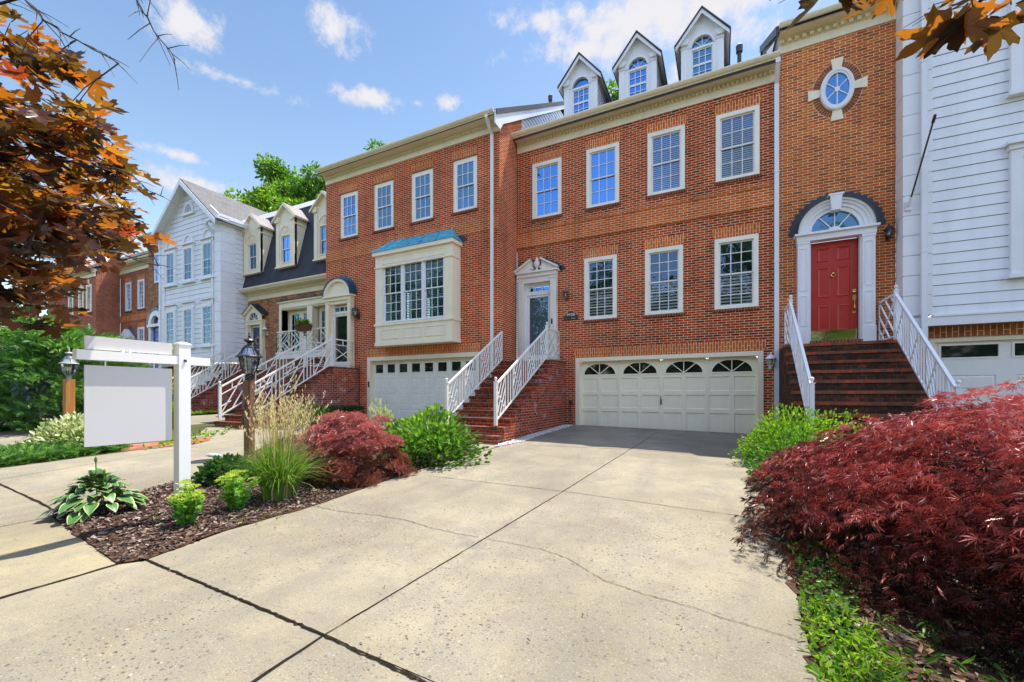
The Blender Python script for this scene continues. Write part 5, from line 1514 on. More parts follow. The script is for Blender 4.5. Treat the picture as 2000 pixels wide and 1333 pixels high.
    d = MB(); door_panels(d, c2 - .46, c2 + .46, 1.0, 3.55, ye - .06); d.build('door', M['royal_door'], t)
    a = MB(); a.box(X0 - 1.6, X0 - .9, ye + 0, ye + .02, 6.1, 7.5)
    window(t, X0 - 1.5, X0 - .75, 6.0, 7.6, ye - .05, cols=2, rows=(2, 2), trim='white', casing=.1, proud=.02, deep=.03)

# ---------------------------------------------------------------- two brick houses at the far end
def house_f1():
    X0, X1, y = -33.72, -28.32, YB
    t = house('rust brick townhouse with a pale shingle roof between the white gable and the farthest house', X0, X1, y)
    wins = [(-33.05, -32.3), (-31.5, -30.7), (-29.6, -28.8)]
    holes = [(a, b, 5.1, 6.85) for a, b in wins] + [(a, b, 2.1, 4.0) for a, b in wins[1:]] + [(-33.1, -32.2, 1.1, 3.3)]
    mb = MB(); wall(mb, X0, X1, -1, 7.5, y, holes, .12); mb.build('wall', M['brick_f'], t)
    bd = MB(); bd.box(X0, X1, y - .02, y + .02, 4.45, 4.85); bd.build('band_course', M['band'], t)
    for a, b in wins: window(t, a, b, 5.1, 6.85, y, cols=3, rows=(3, 3), trim='white', casing=.12, deep=.13); sill(t, a, b, 5.1, y); lintel(t, a, b, 6.85, 7.12, y)
    for a, b in wins[1:]: window(t, a, b, 2.1, 4.0, y, cols=3, rows=(3, 3), trim='white', casing=.12, deep=.13); sill(t, a, b, 2.1, y); lintel(t, a, b, 4.0, 4.27, y)
    cornice(t, X0, X1, y, 7.45, 7.95, .4, 'creamwarm')
    gable_roof(t, X0, X1, y - .35, 7.95, 18, .66, 24, 'roof_pale')
    s = MB(); cx = -32.65; pilasters(s, cx - .65, cx + .65, .18, 1.0, 3.3, y - .16, y); s.prism([(cx - .75, 3.3), (cx + .75, 3.3), (cx + .75, 3.45), (cx, 3.98), (cx - .75, 3.45)], y - .22, y); S = s.build('door_surround', M['white'], t)
    f = MB(); f.prism([(cx, 4.0), (cx + .9, 3.4), (cx + 1.0, 3.55), (cx + .6, 3.9), (cx + .1, 4.2)], y - .012, y - .004); f.build('hood_flashing', M['flash'], S)
    d = MB(); door_panels(d, cx - .44, cx + .44, 1.1, 3.25, y + .04); d.build('door', M['blue_door'], t)

def house_f2():
    X0, X1, y = -41.0, -33.74, 11.45
    t = house('farthest brick townhouse with a small white gable, mostly behind the maple leaves', X0, X1, y)
    wins = [(-40.6, -39.85), (-39.1, -38.35), (-37.62, -36.87), (-36.12, -35.37), (-34.65 - .38, -34.65 + .38)]
    holes = [(a, b, 5.0, 6.7) for a, b in wins[2:]] + [(a, b, 2.0, 3.9) for a, b in wins[2:]]
    mb = MB(); wall(mb, X0, X1, -1, 7.2, y, holes, .12)
    mb.poly([(X1, y, -1), (X1, YB, -1), (X1, YB, 8.2), (X1, y, 7.4)]); mb.build('wall', M['brick_f'], t)
    for a, b in wins[2:]:
        for z0, z1 in ((5.0, 6.7), (2.0, 3.9)):
            window(t, a, b, z0, z1, y, cols=2, rows=(2, 2), trim='creamwarm', casing=.14, deep=.13); sill(t, a, b, z0, y)
        k = MB(); c = (a + b) / 2; k.prism([(c - .07, 6.72), (c + .07, 6.72), (c + .1, 7.0), (c - .1, 7.0)], y - .04, y); k.build('keystone', M['creamwarm'], t)
    cornice(t, X0, X1, y, 7.1, 7.62, .45, 'creamwarm')
    cx, hw, ze, za = -37.2, 3.0, 7.6, 9.1
    s = MB(); siding(s, 'F', y + .1, ze, za, lambda z: (cx - hw * (za - z) / (za - ze), cx + hw * (za - z) / (za - ze)), .24); s.build('gable_wall', [M['siding'], M['shade_back']], t)
    r = MB()
    for sg in (-1, 1):
        top = [(cx, y - .3, za + .2), (cx + sg * (hw + .4), y - .3, ze - .0), (cx + sg * (hw + .4), 14, ze), (cx, 15, za + .2)]
        r.hexa([(p[0], p[1], p[2] - .14) for p in top] + top)
        r.hexa([(cx, y - .33, za - .05), (cx + sg * (hw + .4), y - .33, ze - .25), (cx + sg * (hw + .4), y - .3, ze - .25), (cx, y - .3, za - .05), (cx, y - .33, za + .16), (cx + sg * (hw + .4), y - .33, ze - .04), (cx + sg * (hw + .4), y - .3, ze - .04), (cx, y - .3, za + .16)], 1)
    r.build('front_gable_roof', [M['roof_pale'], M['creamwarm']], t)
    gable_roof(t, X0, X1 + .1, y - .35, 7.62, 17.6, .62, 24, 'roof_pale')

def extra_mats():
    m, N, L, P = newmat('dark garage glass'); P.inputs['Base Color'].default_value = (.012, .016, .014, 1); P.inputs['Roughness'].default_value = .04; P.inputs['Specular IOR Level'].default_value = .6
    M['black_glass'] = m
    M['blue_blind'] = paint('blue shade', (.16, .36, .62), .7, .03)
    M['teal_blind'] = paint('pale teal shade', (.34, .55, .52), .7, .05)
    M['bluehood'] = paint('blue green hood', (.02, .075, .12), .35, .3, .5)
    M['mortar'] = paint('mortar', mort, .9, .2)
    M['wreath'] = paint('dry wreath', (.36, .28, .14), .9, .6)
    M['ringbrick'] = brick('ring brick', [(.30, .10, .045), (.38, .13, .05), (.20, .08, .05)], (.3, .1, .05), joint=0.0001)
    M['soldier_d'] = brick('garage soldier brick', [(.40, .13, .05), (.34, .10, .04), (.44, .15, .06)], mort, soldier=True, bw=.3, rh=.098)
extra_mats()
for f in (house_b, house_a, house_d, house_m, house_w, house_f1, house_f2): f()
# ================================================================== STEPS, RAILINGS, LAMPS, SIGN
steps('red brick steps with mossy treads rising to the slate blue door', -6.08, -4.40, 11.40, YB - .02, 1.0, 11, .30, G(-5.2, 8.1))
RB = lambda x, y, z: (x, y, z)
sz = lambda y: 1.0 - (11.40 - y) / .30 * ((1.0 - G(-5.2, 8.1)) / 12)
railing('cream lattice railing on the open right side of the steps to the slate blue door', (-4.62, 8.42, sz(8.42) + .02), (-4.62, 11.55, 1.0), .93, LATTICE, 4, land=(-4.62, YB - .01, 1.0), posts=(True, True), off=.10)
railing('cream lattice railing ending at the brick corner below the downspout', (-5.98, 8.42, sz(8.42) + .02), (-5.98, 11.30, sz(11.30) + .02), .93, LATTICE, 4, posts=(True, False), off=.10)

gA = G(-12.9, 7.2)
steps('red brick steps rising to the glazed storm door with the arched copper hood', -13.62, -11.98, 10.20, YA - .02, .95, 10, .29, gA)
szA = lambda y: .95 - (10.20 - y) / .29 * ((.95 - gA) / 11)
railing('white cross braced railing on the left of the steps under the copper hood', (-13.50, 7.38, szA(7.38) + .02), (-13.50, 10.25, .95), .95, CROSS, 3, land=(-13.50, YA - .1, .95), off=.10, land_pattern=XPANE)
railing('white railing with an X panel right of the steps to the copper hooded door', (-12.12, 7.38, szA(7.38) + .02), (-12.12, 10.25, .95), .95, CROSS, 3, land=(-12.12, YA - .1, .95), off=.10, land_pattern=XPANE)

gM = G(-19.8, 8.4)
steps('brick steps rising to the royal blue door of the mansard house', -20.55, -18.95, 11.45, YB - .02, 1.1, 10, .27, gM)
szM = lambda y: 1.1 - (11.45 - y) / .27 * ((1.1 - gM) / 11)
railing('white lattice railing on the near side of the steps to the royal blue door', (-19.05, 8.9, szM(8.9) + .02), (-19.05, 11.5, 1.1), .93, LATTICE, 3, land=(-19.05, YB - .2, 1.1), off=.10)
railing('white lattice railing beside the white corner boards, far side of the royal blue door', (-20.42, 8.9, szM(8.9) + .02), (-20.42, 11.4, 1.1), .93, LATTICE, 3, off=.10)

gD = G(2.4, 8.6)
steps('dark mossy brick steps rising to the red door', 1.30, 3.46, 11.50, YB - .04, 1.14, 10, .27, gD, ('darkstep', 'darktread'))
szD = lambda y: 1.14 - (11.50 - y) / .27 * ((1.14 - gD) / 11)
railing('white lattice railing on the left of the red door steps, beside the tall downspout', (1.42, 9.0, szD(9.0) + .02), (1.42, 11.56, 1.14), .95, LATTICE, 4, 'white', land=(1.42, YB - .05, 1.14), off=.08)
railing('white lattice railing on the right of the red door steps, before the white garage', (3.27, 8.9, szD(8.9) + .02), (3.27, 11.5, 1.14), .95, LATTICE, 4, 'white', land=(3.27, YB - .05, 1.14), off=.08)

M['patina'] = paint('patina', (.16, .19, .13), .5, .4, .4, .6)
wall_lantern('verdigris wall lantern above the black house number plaque', -4.36, YB, 3.02, 'patina', .9)
wall_lantern('grey patinated wall lantern right of the arched copper hood', -11.98, YA, 2.85, 'flash', 1.15)
wall_lantern('small black wall lantern right of the red door', 3.42, YB - .02, 3.62, 'black', .8)
wall_lantern('white wall lantern right of the cream garage door', 1.11, YB, .72, 'white', 1.0)
wall_lantern('cream wall lantern right of the royal blue door', -19.18, YB, 2.85, 'creamwarm', 1.0)

def plaque():
    c = Vector((-4.23, YB - .03, 2.42))
    t = thing('house_number_plaque', 'black arched plaque reading 9938 on the brick beside the slate blue door', 'plaque', c)
    b = MB(); b.prism([(c.x - .22, c.z - .10), (c.x + .22, c.z - .10), (c.x + .22, c.z + .03), (c.x + .16, c.z + .04)] + arc(c.x, c.z + .04, .15, .12, 14) + [(c.x - .16, c.z + .04), (c.x - .22, c.z + .03)], c.y, c.y + .03)
    b.build('plate', M['black'], t)
    for txt, z, s in (('9938', c.z + .015, .13), ('F  . . . .  Court', c.z - .075, .052)):
        cu = bpy.data.curves.new('lettering', 'FONT'); cu.body = txt; cu.size = s; cu.align_x = 'CENTER'; cu.extrude = .003
        o = bpy.data.objects.new('lettering', cu); scene.collection.objects.link(o); o.data.materials.append(M['offwhite'])
        bpy.context.view_layer.update()
        me = bpy.data.meshes.new_from_object(o.evaluated_get(bpy.context.evaluated_depsgraph_get())); bpy.data.objects.remove(o)
        o = bpy.data.objects.new('lettering', me); scene.collection.objects.link(o)
        o.parent = t; o.location = (0, -.004, z - c.z); o.rotation_euler = (R(90), 0, 0)
plaque()

def flagpole():
    p0 = Vector((3.655, 12.06, 4.16)); p1 = Vector((3.81, 11.3, 5.56))
    t = thing('flag_pole', 'bare black flag pole slanting out from a bracket on the white corner boards', 'flag pole', p0)
    a = MB(); a.tube([p0, p1], .016, 8); a.build('pole', M['black'], t)
    a = MB(); d = (p1 - p0).normalized(); a.tube([p1 - d * .12, p1 - d * .02], .028, 8); a.lathe([(.02, 0), (.03, .02), (.02, .05)], p1 - Vector((0, 0, .02)), 8); a.build('finial', M['black'], t)
    a = MB(); a.box(p0.x - .05, p0.x + .05, 12.10, 12.14, p0.z - .14, p0.z + .05); a.tube([p0 - d * .06, p0 + d * .12], .026, 8); a.build('bracket', M['gutterw'], t)
flagpole()

M['greymetal'] = paint('weathered lantern metal', (.30, .33, .32), .5, .3, .4, .3)
# ---- post lanterns
def post_lantern(label, base, hp, wp, mat, metal, s, twist=False, sides=6):
    t = thing('lamp_post', label, 'lamp post', base, 'garden lamp posts')
    x, y, z = base; m = MB(); w = wp / 2
    if twist:
        ring = lambda zz, a: [(x + w * 1.2 * math.cos(R(45 + 90 * k + a)), y + w * 1.2 * math.sin(R(45 + 90 * k + a)), zz) for k in range(4)]
        prev = ring(z - .1, 10)
        for k in range(1, 9):
            cur = ring(z + hp * k / 8, 10 + k * 1.5); m.ring(prev, cur); prev = cur
        m.poly(prev)
        m.bar((x - w * 1.0, y - .05, z + hp * .98), (x - w * .2, y - .1, z + hp * .62), .025, .05)
        m.bar((x - w * 1.05, y - .04, z + hp * .60), (x - w * 1.25, y - .05, z + hp * .42), .05, .05, 1)
    else:
        m.box(x - w, x + w, y - w, y + w, z - .1, z + hp)
    m.build('post', [M[mat], M['black']], t)
    c = (x, y, z + hp); b = MB(); b.lathe([(.055 * s, -.03), (.06 * s, .05), (.075 * s, .07), (.075 * s, .10 * s), (.05 * s, .12 * s)], c, 12); b.build('socket', M[metal], t)
    g = MB(); prof = [(.085, .12), (.135, .24), (.165, .36), (.172, .44)]
    g.lathe([(r * s, h * s) for r, h in prof], c, sides); g.build('glass', M['glass_lamp'], t)
    f = MB()
    for k in range(sides):
        a = 2 * math.pi * k / sides
        f.tube([(c[0] + (r + .004) * s * math.cos(a), c[1] + (r + .004) * s * math.sin(a), c[2] + h * s) for r, h in prof], .008 * s, 5)
        f.tube([(c[0] + r * s * math.cos(a), c[1] + r * s * math.sin(a), c[2] + h * s) for r, h in ((.20, .47), (.145, .55), (.105, .63), (.07, .66))], .009 * s, 5)
    f.build('cage', M[metal], t)
    k = MB(); k.lathe([(.225 * s, .44 * s), (.23 * s, .455 * s), (.205 * s, .475 * s), (.18 * s, .48 * s)], c, max(12, sides)); k.build('rim', M[metal], t)
    k = MB(); k.lathe([(.175 * s, .475 * s), (.13 * s, .55 * s), (.09 * s, .63 * s)], c, sides); k.build('roof_glass', M['glass_lamp' if twist else metal], t)
    k = MB(); k.lathe([(.10 * s, .63 * s), (.085 * s, .67 * s), (.04 * s, .69 * s), (.035 * s, .72 * s), (.085 * s, .745 * s), (.10 * s, .765 * s), (.08 * s, .79 * s), (.03 * s, .80 * s), (.018 * s, .83 * s), (.026 * s, .855 * s), (.012 * s, .88 * s), (.018 * s, .90 * s), (.003 * s, .93 * s)], c, 12); k.build('finial', M[metal], t, True)
    b = MB()
    for q in range(3):
        a = 2.1 * q; b.lathe([(.014 * s, .14 * s), (.014 * s, .26 * s), (.02 * s, .29 * s), (.016 * s, .33 * s), (.003, .36 * s)], (c[0] + .035 * s * math.cos(a), c[1] + .035 * s * math.sin(a), c[2]), 6)
    b.build('candle_bulb', M['cream'], t)
    return t
p = onground(487, 893); post_lantern('black globe lantern on a weathered wooden post in the ornamental grass', p, 1.42, .145, 'wood_old', 'black', .96, True, 8)
p = onground(135, 862); post_lantern('grey lantern on a square orange cedar post in front of the evergreen', p, 1.43, .16, 'wood', 'greymetal', .78, False, 6)

# ---- estate agent's sign with blank boards
def yard_sign():
    x, y = -4.94, 2.34; z = G(x, y)
    t = thing('yard_sign', 'white yard sign post carrying two blank grey boards under its arm', 'sign', (x, y, z))
    m = MB(); w = .052; m.box(x - w, x + w, y - w, y + w, z - .2, .498); m.box(x - w - .006, x + w + .006, y - w - .006, y + w + .006, .498, .512)
    m.hexa([(x - w - .006, y - w - .006, .512), (x + w + .006, y - w - .006, .512), (x + w + .006, y + w + .006, .512), (x - w - .006, y + w + .006, .512), (x - .02, y - .02, .530), (x + .02, y - .02, .530), (x + .02, y + .02, .530), (x - .02, y + .02, .530)])
    m.build('post', M['vinyl'], t)
    a = MB(); a.box(x - .044, x + .044, y + w, y + .24, .298, .382); a.box(x - .044, x + .044, y - .80, y - w, .298, .382); a.build('arm', M['vinyl'], t)
    b = MB(); b.lathe([(.012, 0), (.012, .01)], (x + w + .002, y, .33), 8); b.bar((x + w - .001, y, .338), (x + w + .012, y, .338), .022, .022); b.build('bolt', M['black'], t)
    for nm, y0, y1, z0, z1 in (('name_board', y - .74, y - .10, .392, .508), ('main_board', y - .74, y - .10, -.460, .252)):
        s = MB(); s.box(x - .006, x + .006, y0, y1, z0, z1); s.box(x - .0055, x + .0055, y1, y1 + .009, z0, z1, 1)
        s.build(nm, [M['grey_sign'], M['yellow']], t)
    for yy in (y - .60, y - .24):
        h = MB(); h.tube([(x, yy, .298), (x, yy, .24)], .006, 5); h.build('hanger', M['grey_trim'], t)
    for yy in (y - .48, y - .43):
        h = MB(); h.box(x - .02, x + .02, yy - .008, yy + .008, .382, .41); h.build('bracket', M['grey_trim'], t)
yard_sign()

def basket():
    x, y, z = -15.55, YB - .80, 2.62
    t = thing('window_box', 'coir lined wire basket of green plants hung on the balcony lattice', 'planter', (x, y, z))
    m = MB(); prof = [(.38, .20), (.36, .10), (.28, 0)]
    m.hexa([(x - .30, y - .12, z), (x + .30, y - .12, z), (x + .30, y + .08, z), (x - .30, y + .08, z), (x - .42, y - .2, z + .24), (x + .42, y - .2, z + .24), (x + .42, y + .08, z + .24), (x - .42, y + .08, z + .24)])
    m.build('liner', M['basket'], t)
    f = MB()
    for k in range(11):
        u = -1 + 2 * k / 10; f.tube([(x + u * .30, y - .125, z), (x + u * .42, y - .21, z + .25)], .008, 4)
    f.tube([(x - .43, y - .21, z + .25), (x + .43, y - .21, z + .25)], .012, 5); f.build('wire_frame', M['black'], t)
    P, d = dome_points(260, (x, y - .06, z + .2), .38, .14, .22, .2, (.3, 1), 41)
    leaf_object('plants', P, d + rng.normal(size=P.shape) * .5, rng.normal(size=P.shape), .12, OVAL, OVAL_F, M['leaf_bright'], t)
basket()

def bin_and_pot():
    p = onground(334, 838); p = Vector((p.x - 1.5, p.y + .7, 0)); p.z = G(p.x, p.y)
    t = thing('recycling_bin', 'blue recycling bin half hidden behind the sign post', 'bin', p)
    m = MB(); m.hexa([(p.x - .22, p.y - .2, p.z), (p.x + .22, p.y - .2, p.z), (p.x + .22, p.y + .2, p.z), (p.x - .22, p.y + .2, p.z), (p.x - .3, p.y - .26, p.z + .9), (p.x + .3, p.y - .26, p.z + .9), (p.x + .3, p.y + .26, p.z + .9), (p.x - .3, p.y + .26, p.z + .9)]); m.build('tub', M['blueplastic'], t)
    m = MB(); m.box(p.x - .32, p.x + .32, p.y - .28, p.y + .28, p.z + .9, p.z + .96); m.build('lid', M['blueplastic'], t)
    q = onground(338, 838)
    t = thing('plant_pot', 'dark round planter with green leaves behind the sign post', 'planter', q)
    m = MB(); m.lathe([(.20, 0), (.28, .34), (.30, .34), (.30, .38), (.26, .38)], q, 14); m.build('pot', M['terracotta'], t)
    P, d = dome_points(300, q + Vector((0, 0, .36)), .36, .36, .4, .2, (.3, 1), 42)
    leaf_object('plants', P, d + rng.normal(size=P.shape) * .5, rng.normal(size=P.shape), .14, OVAL, OVAL_F, M['leaf_bright'], t)
bin_and_pot()

# ================================================================== GROUND
def sheet(name, pts, dz, mat, kind='structure', step=.35, jag=0.0, seed=0, label=None, cat=None):
    """polygon (world x,y) laid on the lot"""
    r2 = np.random.default_rng(seed); out = []
    for i, p in enumerate(pts):
        q = pts[(i + 1) % len(pts)]; L = math.dist(p, q); n = max(1, int(L / step)) if jag else 1
        for k in range(n):
            a = k / n; e = jag if (k and jag) else 0
            out.append((p[0] + (q[0] - p[0]) * a + r2.normal() * e, p[1] + (q[1] - p[1]) * a + r2.normal() * e))
    m = MB(); m.poly([(x, y, G(x, y) + dz) for x, y in out]); o = m.build(name, M[mat]); tag(o, label, cat, kind=kind); return o
XY = lambda *pp: [tuple(onground(a, b)[:2]) for a, b in pp]
def strip(name, pts, w, dz, mat, wob=.006, seed=0, step=.10):
    r2 = np.random.default_rng(seed); P = []
    for a, b in zip(pts, pts[1:]):
        n = max(1, int(math.dist(a, b) / step))
        P += [(a[0] + (b[0] - a[0]) * k / n, a[1] + (b[1] - a[1]) * k / n) for k in range(n)]
    P.append(pts[-1]); m = MB(); L, Rr = [], []
    for k, p in enumerate(P):
        a, b = P[max(0, k - 1)], P[min(len(P) - 1, k + 1)]
        d = Vector((b[0] - a[0], b[1] - a[1])); d.normalize(); nrm = Vector((-d.y, d.x)); o = r2.normal() * wob; ww = w * (1 + r2.normal() * .22)
        c = Vector(p) + nrm * o
        L.append((c.x + nrm.x * ww / 2, c.y + nrm.y * ww / 2)); Rr.append((c.x - nrm.x * ww / 2, c.y - nrm.y * ww / 2))
    lift = lambda q: (q[0], q[1], G(*q) + dz)
    m.ring([lift(q) for q in L], [lift(q) for q in Rr], closed=False)
    o = m.build(name, M[mat]); tag(o, kind='structure'); return o

m = MB(); m.poly([(-160, -70, G(-160, -70)), (120, -70, G(120, -70)), (120, 160, G(120, 160)), (-160, 160, G(-160, 160))]); tag(m.build('ground', M['lawn']), kind='structure')
# bed outline points
bl = onground(100, 1012); bc = onground(230, 1105); ba = onground(287, 1096)
LEFT_EDGE = XY((287, 1096), (440, 1040), (620, 988), (780, 932), (905, 893), (938, 884))
# the near driveway runs from the street to the garage
J1, J2, J3 = onground(287, 1097), onground(634, 1245), onground(835, 1340)
dv = LEFT_EDGE + [(-4.35, 8.1), (-4.30, 12.58), (1.25, 12.58), (1.22, 9.4)] + XY((1478, 905), (1490, 985), (1540, 1075), (1562, 1200), (1600, 1345), (1640, 1600))
d0 = (J2 - J1); far = J1 + d0 * 2.9
dv += [(far.x, far.y)]
sheet('driveway', dv, .010, 'concrete', seed=3)
# apron / sidewalk this side of the expansion joint
W0 = onground(-700, 1260); 
ap = [tuple(J1[:2]), tuple(bc[:2])] + [tuple(onground(0, 1172)[:2]), tuple((onground(0, 1172) + (onground(0, 1172) - bc) * 4)[:2]), (-9, -4), (5, -4), (far.x, far.y)]
sheet('driveway_apron', ap, .006, 'apron')
dirs = (onground(0, 1172) - bc); e1 = bc + dirs * 5; 
sheet('sidewalk', [tuple(bl[:2]), tuple(bc[:2]), tuple(e1[:2]), tuple((bl + dirs * 5)[:2])], .008, 'walk')
# neighbour's driveway behind the bed and the parking court further on
nd = [tuple(bl[:2])] + XY((300, 955), (405, 925), (470, 895), (590, 852)) + [(-6.5, 7.4), (-6.4, 11.4), (-11.7, 11.3), (-11.75, 8.0), (-13.7, 7.0)] + XY((405, 836), (370, 858), (240, 884), (120, 900), (0, 916)) + [tuple((onground(0, 916) + dirs * 4)[:2]), tuple((bl + dirs * 5)[:2])]
sheet('neighbour_driveway', nd, .004, 'concrete')
pc = XY((0, 893), (60, 874), (230, 846), (415, 826)) + [(-14.2, 9.4), (-14.2, 12.2), (-18.6, 12.2), (-19, 8.6), (-28, 9)] + XY((-60, 838))
sheet('parking_court', pc, .002, 'apron')
m = MB(); m.poly([(-60, -14, G(-60, -14) + .02), (50, -14, G(50, -14) + .02), (50, -5.2, G(50, -5.2) + .02), (-60, -5.2, G(-60, -5.2) + .02)]); tag(m.build('road', M['asphalt']), kind='structure')
# joints and cracks
pxl = lambda *pp: XY(*pp)
strip('expansion_joint', [tuple(J1[:2]), tuple(J2[:2]), tuple(J3[:2]), tuple((J3 + d0 * .8)[:2])], .015, .016, 'joint', .003, 1, .03)
strip('driveway_joint', pxl((634, 1245), (1100, 962), (1285, 845)), .009, .016, 'crack', .002, 2)
strip('driveway_joint', pxl((835, 931), (1100, 962), (1490, 1017)), .008, .016, 'crack', .002, 3)
strip('driveway_joint', pxl((1030, 871), (1220, 879), (1365, 889), (1470, 897)), .012, .016, 'crack', .002, 4)
strip('driveway_joint', pxl((905, 897), (938, 884), (975, 874)), .02, .016, 'crack', .003, 5)
strip('driveway_crack', pxl((612, 990), (640, 997), (680, 1004), (735, 1009), (790, 1018), (850, 1036), (900, 1047), (935, 1053)), .0055, .016, 'crack', .005, 6, .03)
strip('driveway_crack', pxl((945, 1056), (1000, 1064), (1060, 1077), (1110, 1095), (1150, 1120), (1180, 1138), (1260, 1165), (1350, 1190), (1440, 1220), (1560, 1256)), .0042, .016, 'crack', .005, 7, .03)
strip('apron_joint', pxl((634, 1246), (560, 1296), (480, 1345)), .016, .013, 'crack', .006, 8)
strip('sidewalk_joint', [tuple(bc[:2]), tuple(e1[:2])], .018, .014, 'joint', .003, 9)
strip('sidewalk_joint', [tuple(bl.lerp(bc, .5)[:2]), tuple((bl.lerp(bc, .5) + dirs * 5)[:2])], .010, .014, 'crack', .002, 10)
strip('sidewalk_joint', [tuple(bl[:2]), tuple((bl + dirs * 5)[:2])], .016, .014, 'joint', .003, 11)
strip('driveway_joint', pxl((112, 1001), (60, 975), (0, 947), (-80, 912)), .022, .012, 'joint', .004, 12)
strip('driveway_joint', pxl((0, 938), (240, 897), (480, 858)), .010, .012, 'crack', .002, 13)
# beds
bed = XY((100, 1012), (230, 1105)) + LEFT_EDGE + XY((925, 872), (800, 858), (640, 846), (560, 852), (470, 896), (405, 926), (300, 956), (200, 985))
bedo = sheet('mulch_bed', bed, .018, 'soil', step=.12, jag=.012, seed=5)
rb = XY((1474, 890), (1482, 910), (1494, 990), (1545, 1080), (1567, 1200), (1606, 1345), (1650, 1600)) + [(2.2, -.5), (4.2, .0), (6.2, 2.2), (6.2, 8.8), (1.3, 9.0)]
sheet('planting_bed', rb, .016, 'soil', step=.10, jag=.03, seed=6)
sheet('front_walk', [(-6.6, 7.0), (-6.5, 8.3), (-4.36, 8.3), (-4.30, 7.7)] + XY((960, 878), (938, 884), (905, 893), (870, 890)), .008, 'concrete')
gp = [(-4.38, 8.15), (-4.38, 12.5), (-4.10, 12.5), (-4.12, 9.6), (-4.05, 8.6), (-4.30, 7.75)]
sheet('gravel_bed', gp, .014, 'gravel_base', step=.1, jag=.02, seed=7)
pv = XY((415, 853), (410, 861), (385, 868), (270, 880), (236, 884), (236, 872), (330, 862))
sheet('brick_pavers', pv, .012, 'paver')

def inside(poly, x, y):
    c = np.zeros(len(x), bool); n = len(poly)
    for i in range(n):
        (x0, y0), (x1, y1) = poly[i], poly[i - 1]
        c ^= ((y0 > y) != (y1 > y)) & (x < (x1 - x0) * (y - y0) / (y1 - y0 + 1e-12) + x0)
    return c
def scatter(poly, n, seed):
    r2 = np.random.default_rng(seed); a = np.array(poly); lo, hi = a.min(0), a.max(0); X, Y = [], []
    while sum(map(len, X)) < n:
        x, y = r2.uniform(lo[0], hi[0], n * 3), r2.uniform(lo[1], hi[1], n * 3); k = inside(poly, x, y); X.append(x[k]); Y.append(y[k])
    x, y = np.concatenate(X)[:n], np.concatenate(Y)[:n]
    return np.stack([x, y, G(x, y)], 1)
CHIP = [(-.5, -.5, 0), (.5, -.5, .1), (.45, .5, 0), (-.45, .5, .12)]
CHIP_F = [(0, 1, 2), (0, 2, 3)]
M['chips'] = leafmat('bark chips', [(0, (.032, .020, .015)), (.4, (.085, .055, .043)), (.75, (.17, .125, .105)), (1, (.34, .28, .24))], 0.0, rough=.9, spec=.1)
def chips(name, poly, n, seed, size, mat='chips', dz=.026, tilt=.5):
    r2 = np.random.default_rng(seed); P = scatter(poly, n, seed); P[:, 2] += dz + r2.uniform(0, .012, n)
    a = r2.uniform(0, 6.28, n); U = np.stack([np.cos(a), np.sin(a), r2.normal(0, tilt, n) * .5], 1); W = np.stack([-np.sin(a), np.cos(a), r2.normal(0, tilt, n)], 1)
    sz_ = r2.uniform(.5, 1.5, n) * size
    T = [(x * .38, y, z) for x, y, z in CHIP]
    o = leaf_object(name, P, U, W, sz_, T, CHIP_F, M[mat]); tag(o, kind='stuff'); return o
near = XY((100, 1012), (230, 1105), (287, 1096), (440, 1040), (620, 988), (700, 950), (560, 890), (405, 926), (200, 985))
chips('mulch', near, 9000, 21, .034); chips('mulch', bed, 5000, 22, .045)
chips('mulch', rb, 9000, 23, .045)
M['leaf_litter'] = leafmat('dry litter', [(0, (.03, .018, .010)), (.5, (.10, .055, .028)), (1, (.30, .18, .10))], .1, rough=.8)
rb_near = XY((1545, 1090), (1567, 1200), (1606, 1345), (1660, 1600)) + [(1.6, .6), (3.6, 1.6), (3.8, 4.6), (.8, 4.6)]
o = chips('leaf_litter', rb_near, 4200, 24, .042, 'leaf_litter', .035, .7)
r2 = np.random.default_rng(31); n = 1500; P = scatter(gp, n, 32); P[:, 2] += .02
m = MB()
for q in P:
    s = r2.uniform(.012, .030); c = Vector(q); k = Vector(r2.normal(size=3)).normalized(); u = k.orthogonal().normalized(); w = k.cross(u)
    v = [c + u * s, c + w * s * .8, c - u * s, c - w * s * .8]; t_, b_ = c + k * s * .7, c - k * s * .7
    kk = int(r2.integers(3))
    for i in range(4): m.poly([v[i], v[(i + 1) % 4], t_], kk); m.poly([v[(i + 1) % 4], v[i], b_], kk)
tag(m.build('gravel', [M['stone'], M['stone2'], M['stone3']]), kind='stuff')
# litter on the slabs
lt = dv[:6] + [(-2, 8), (0, 7)] + XY((1540, 1075), (1590, 1330), (700, 1330))
o = chips('fallen_bits', lt, 200, 35, .016, 'leaf_litter', .016, .3)

def bag():
    p = onground(418, 893) + Vector((0, 0, .01))
    m = MB(); d = Vector((.42, .05, 0)); rr = [.012, .028, .034, .030, .028, .01]; pts = [p + d * (k / 5 - .5) + Vector((0, .012 * (k % 2), .022)) for k in range(6)]
    m.tube(pts, rr, 8); o = m.build('newspaper_bag', M['bag'], None, True); tag(o, 'pale blue plastic newspaper bag lying on the neighbour driveway', 'newspaper')
bag()
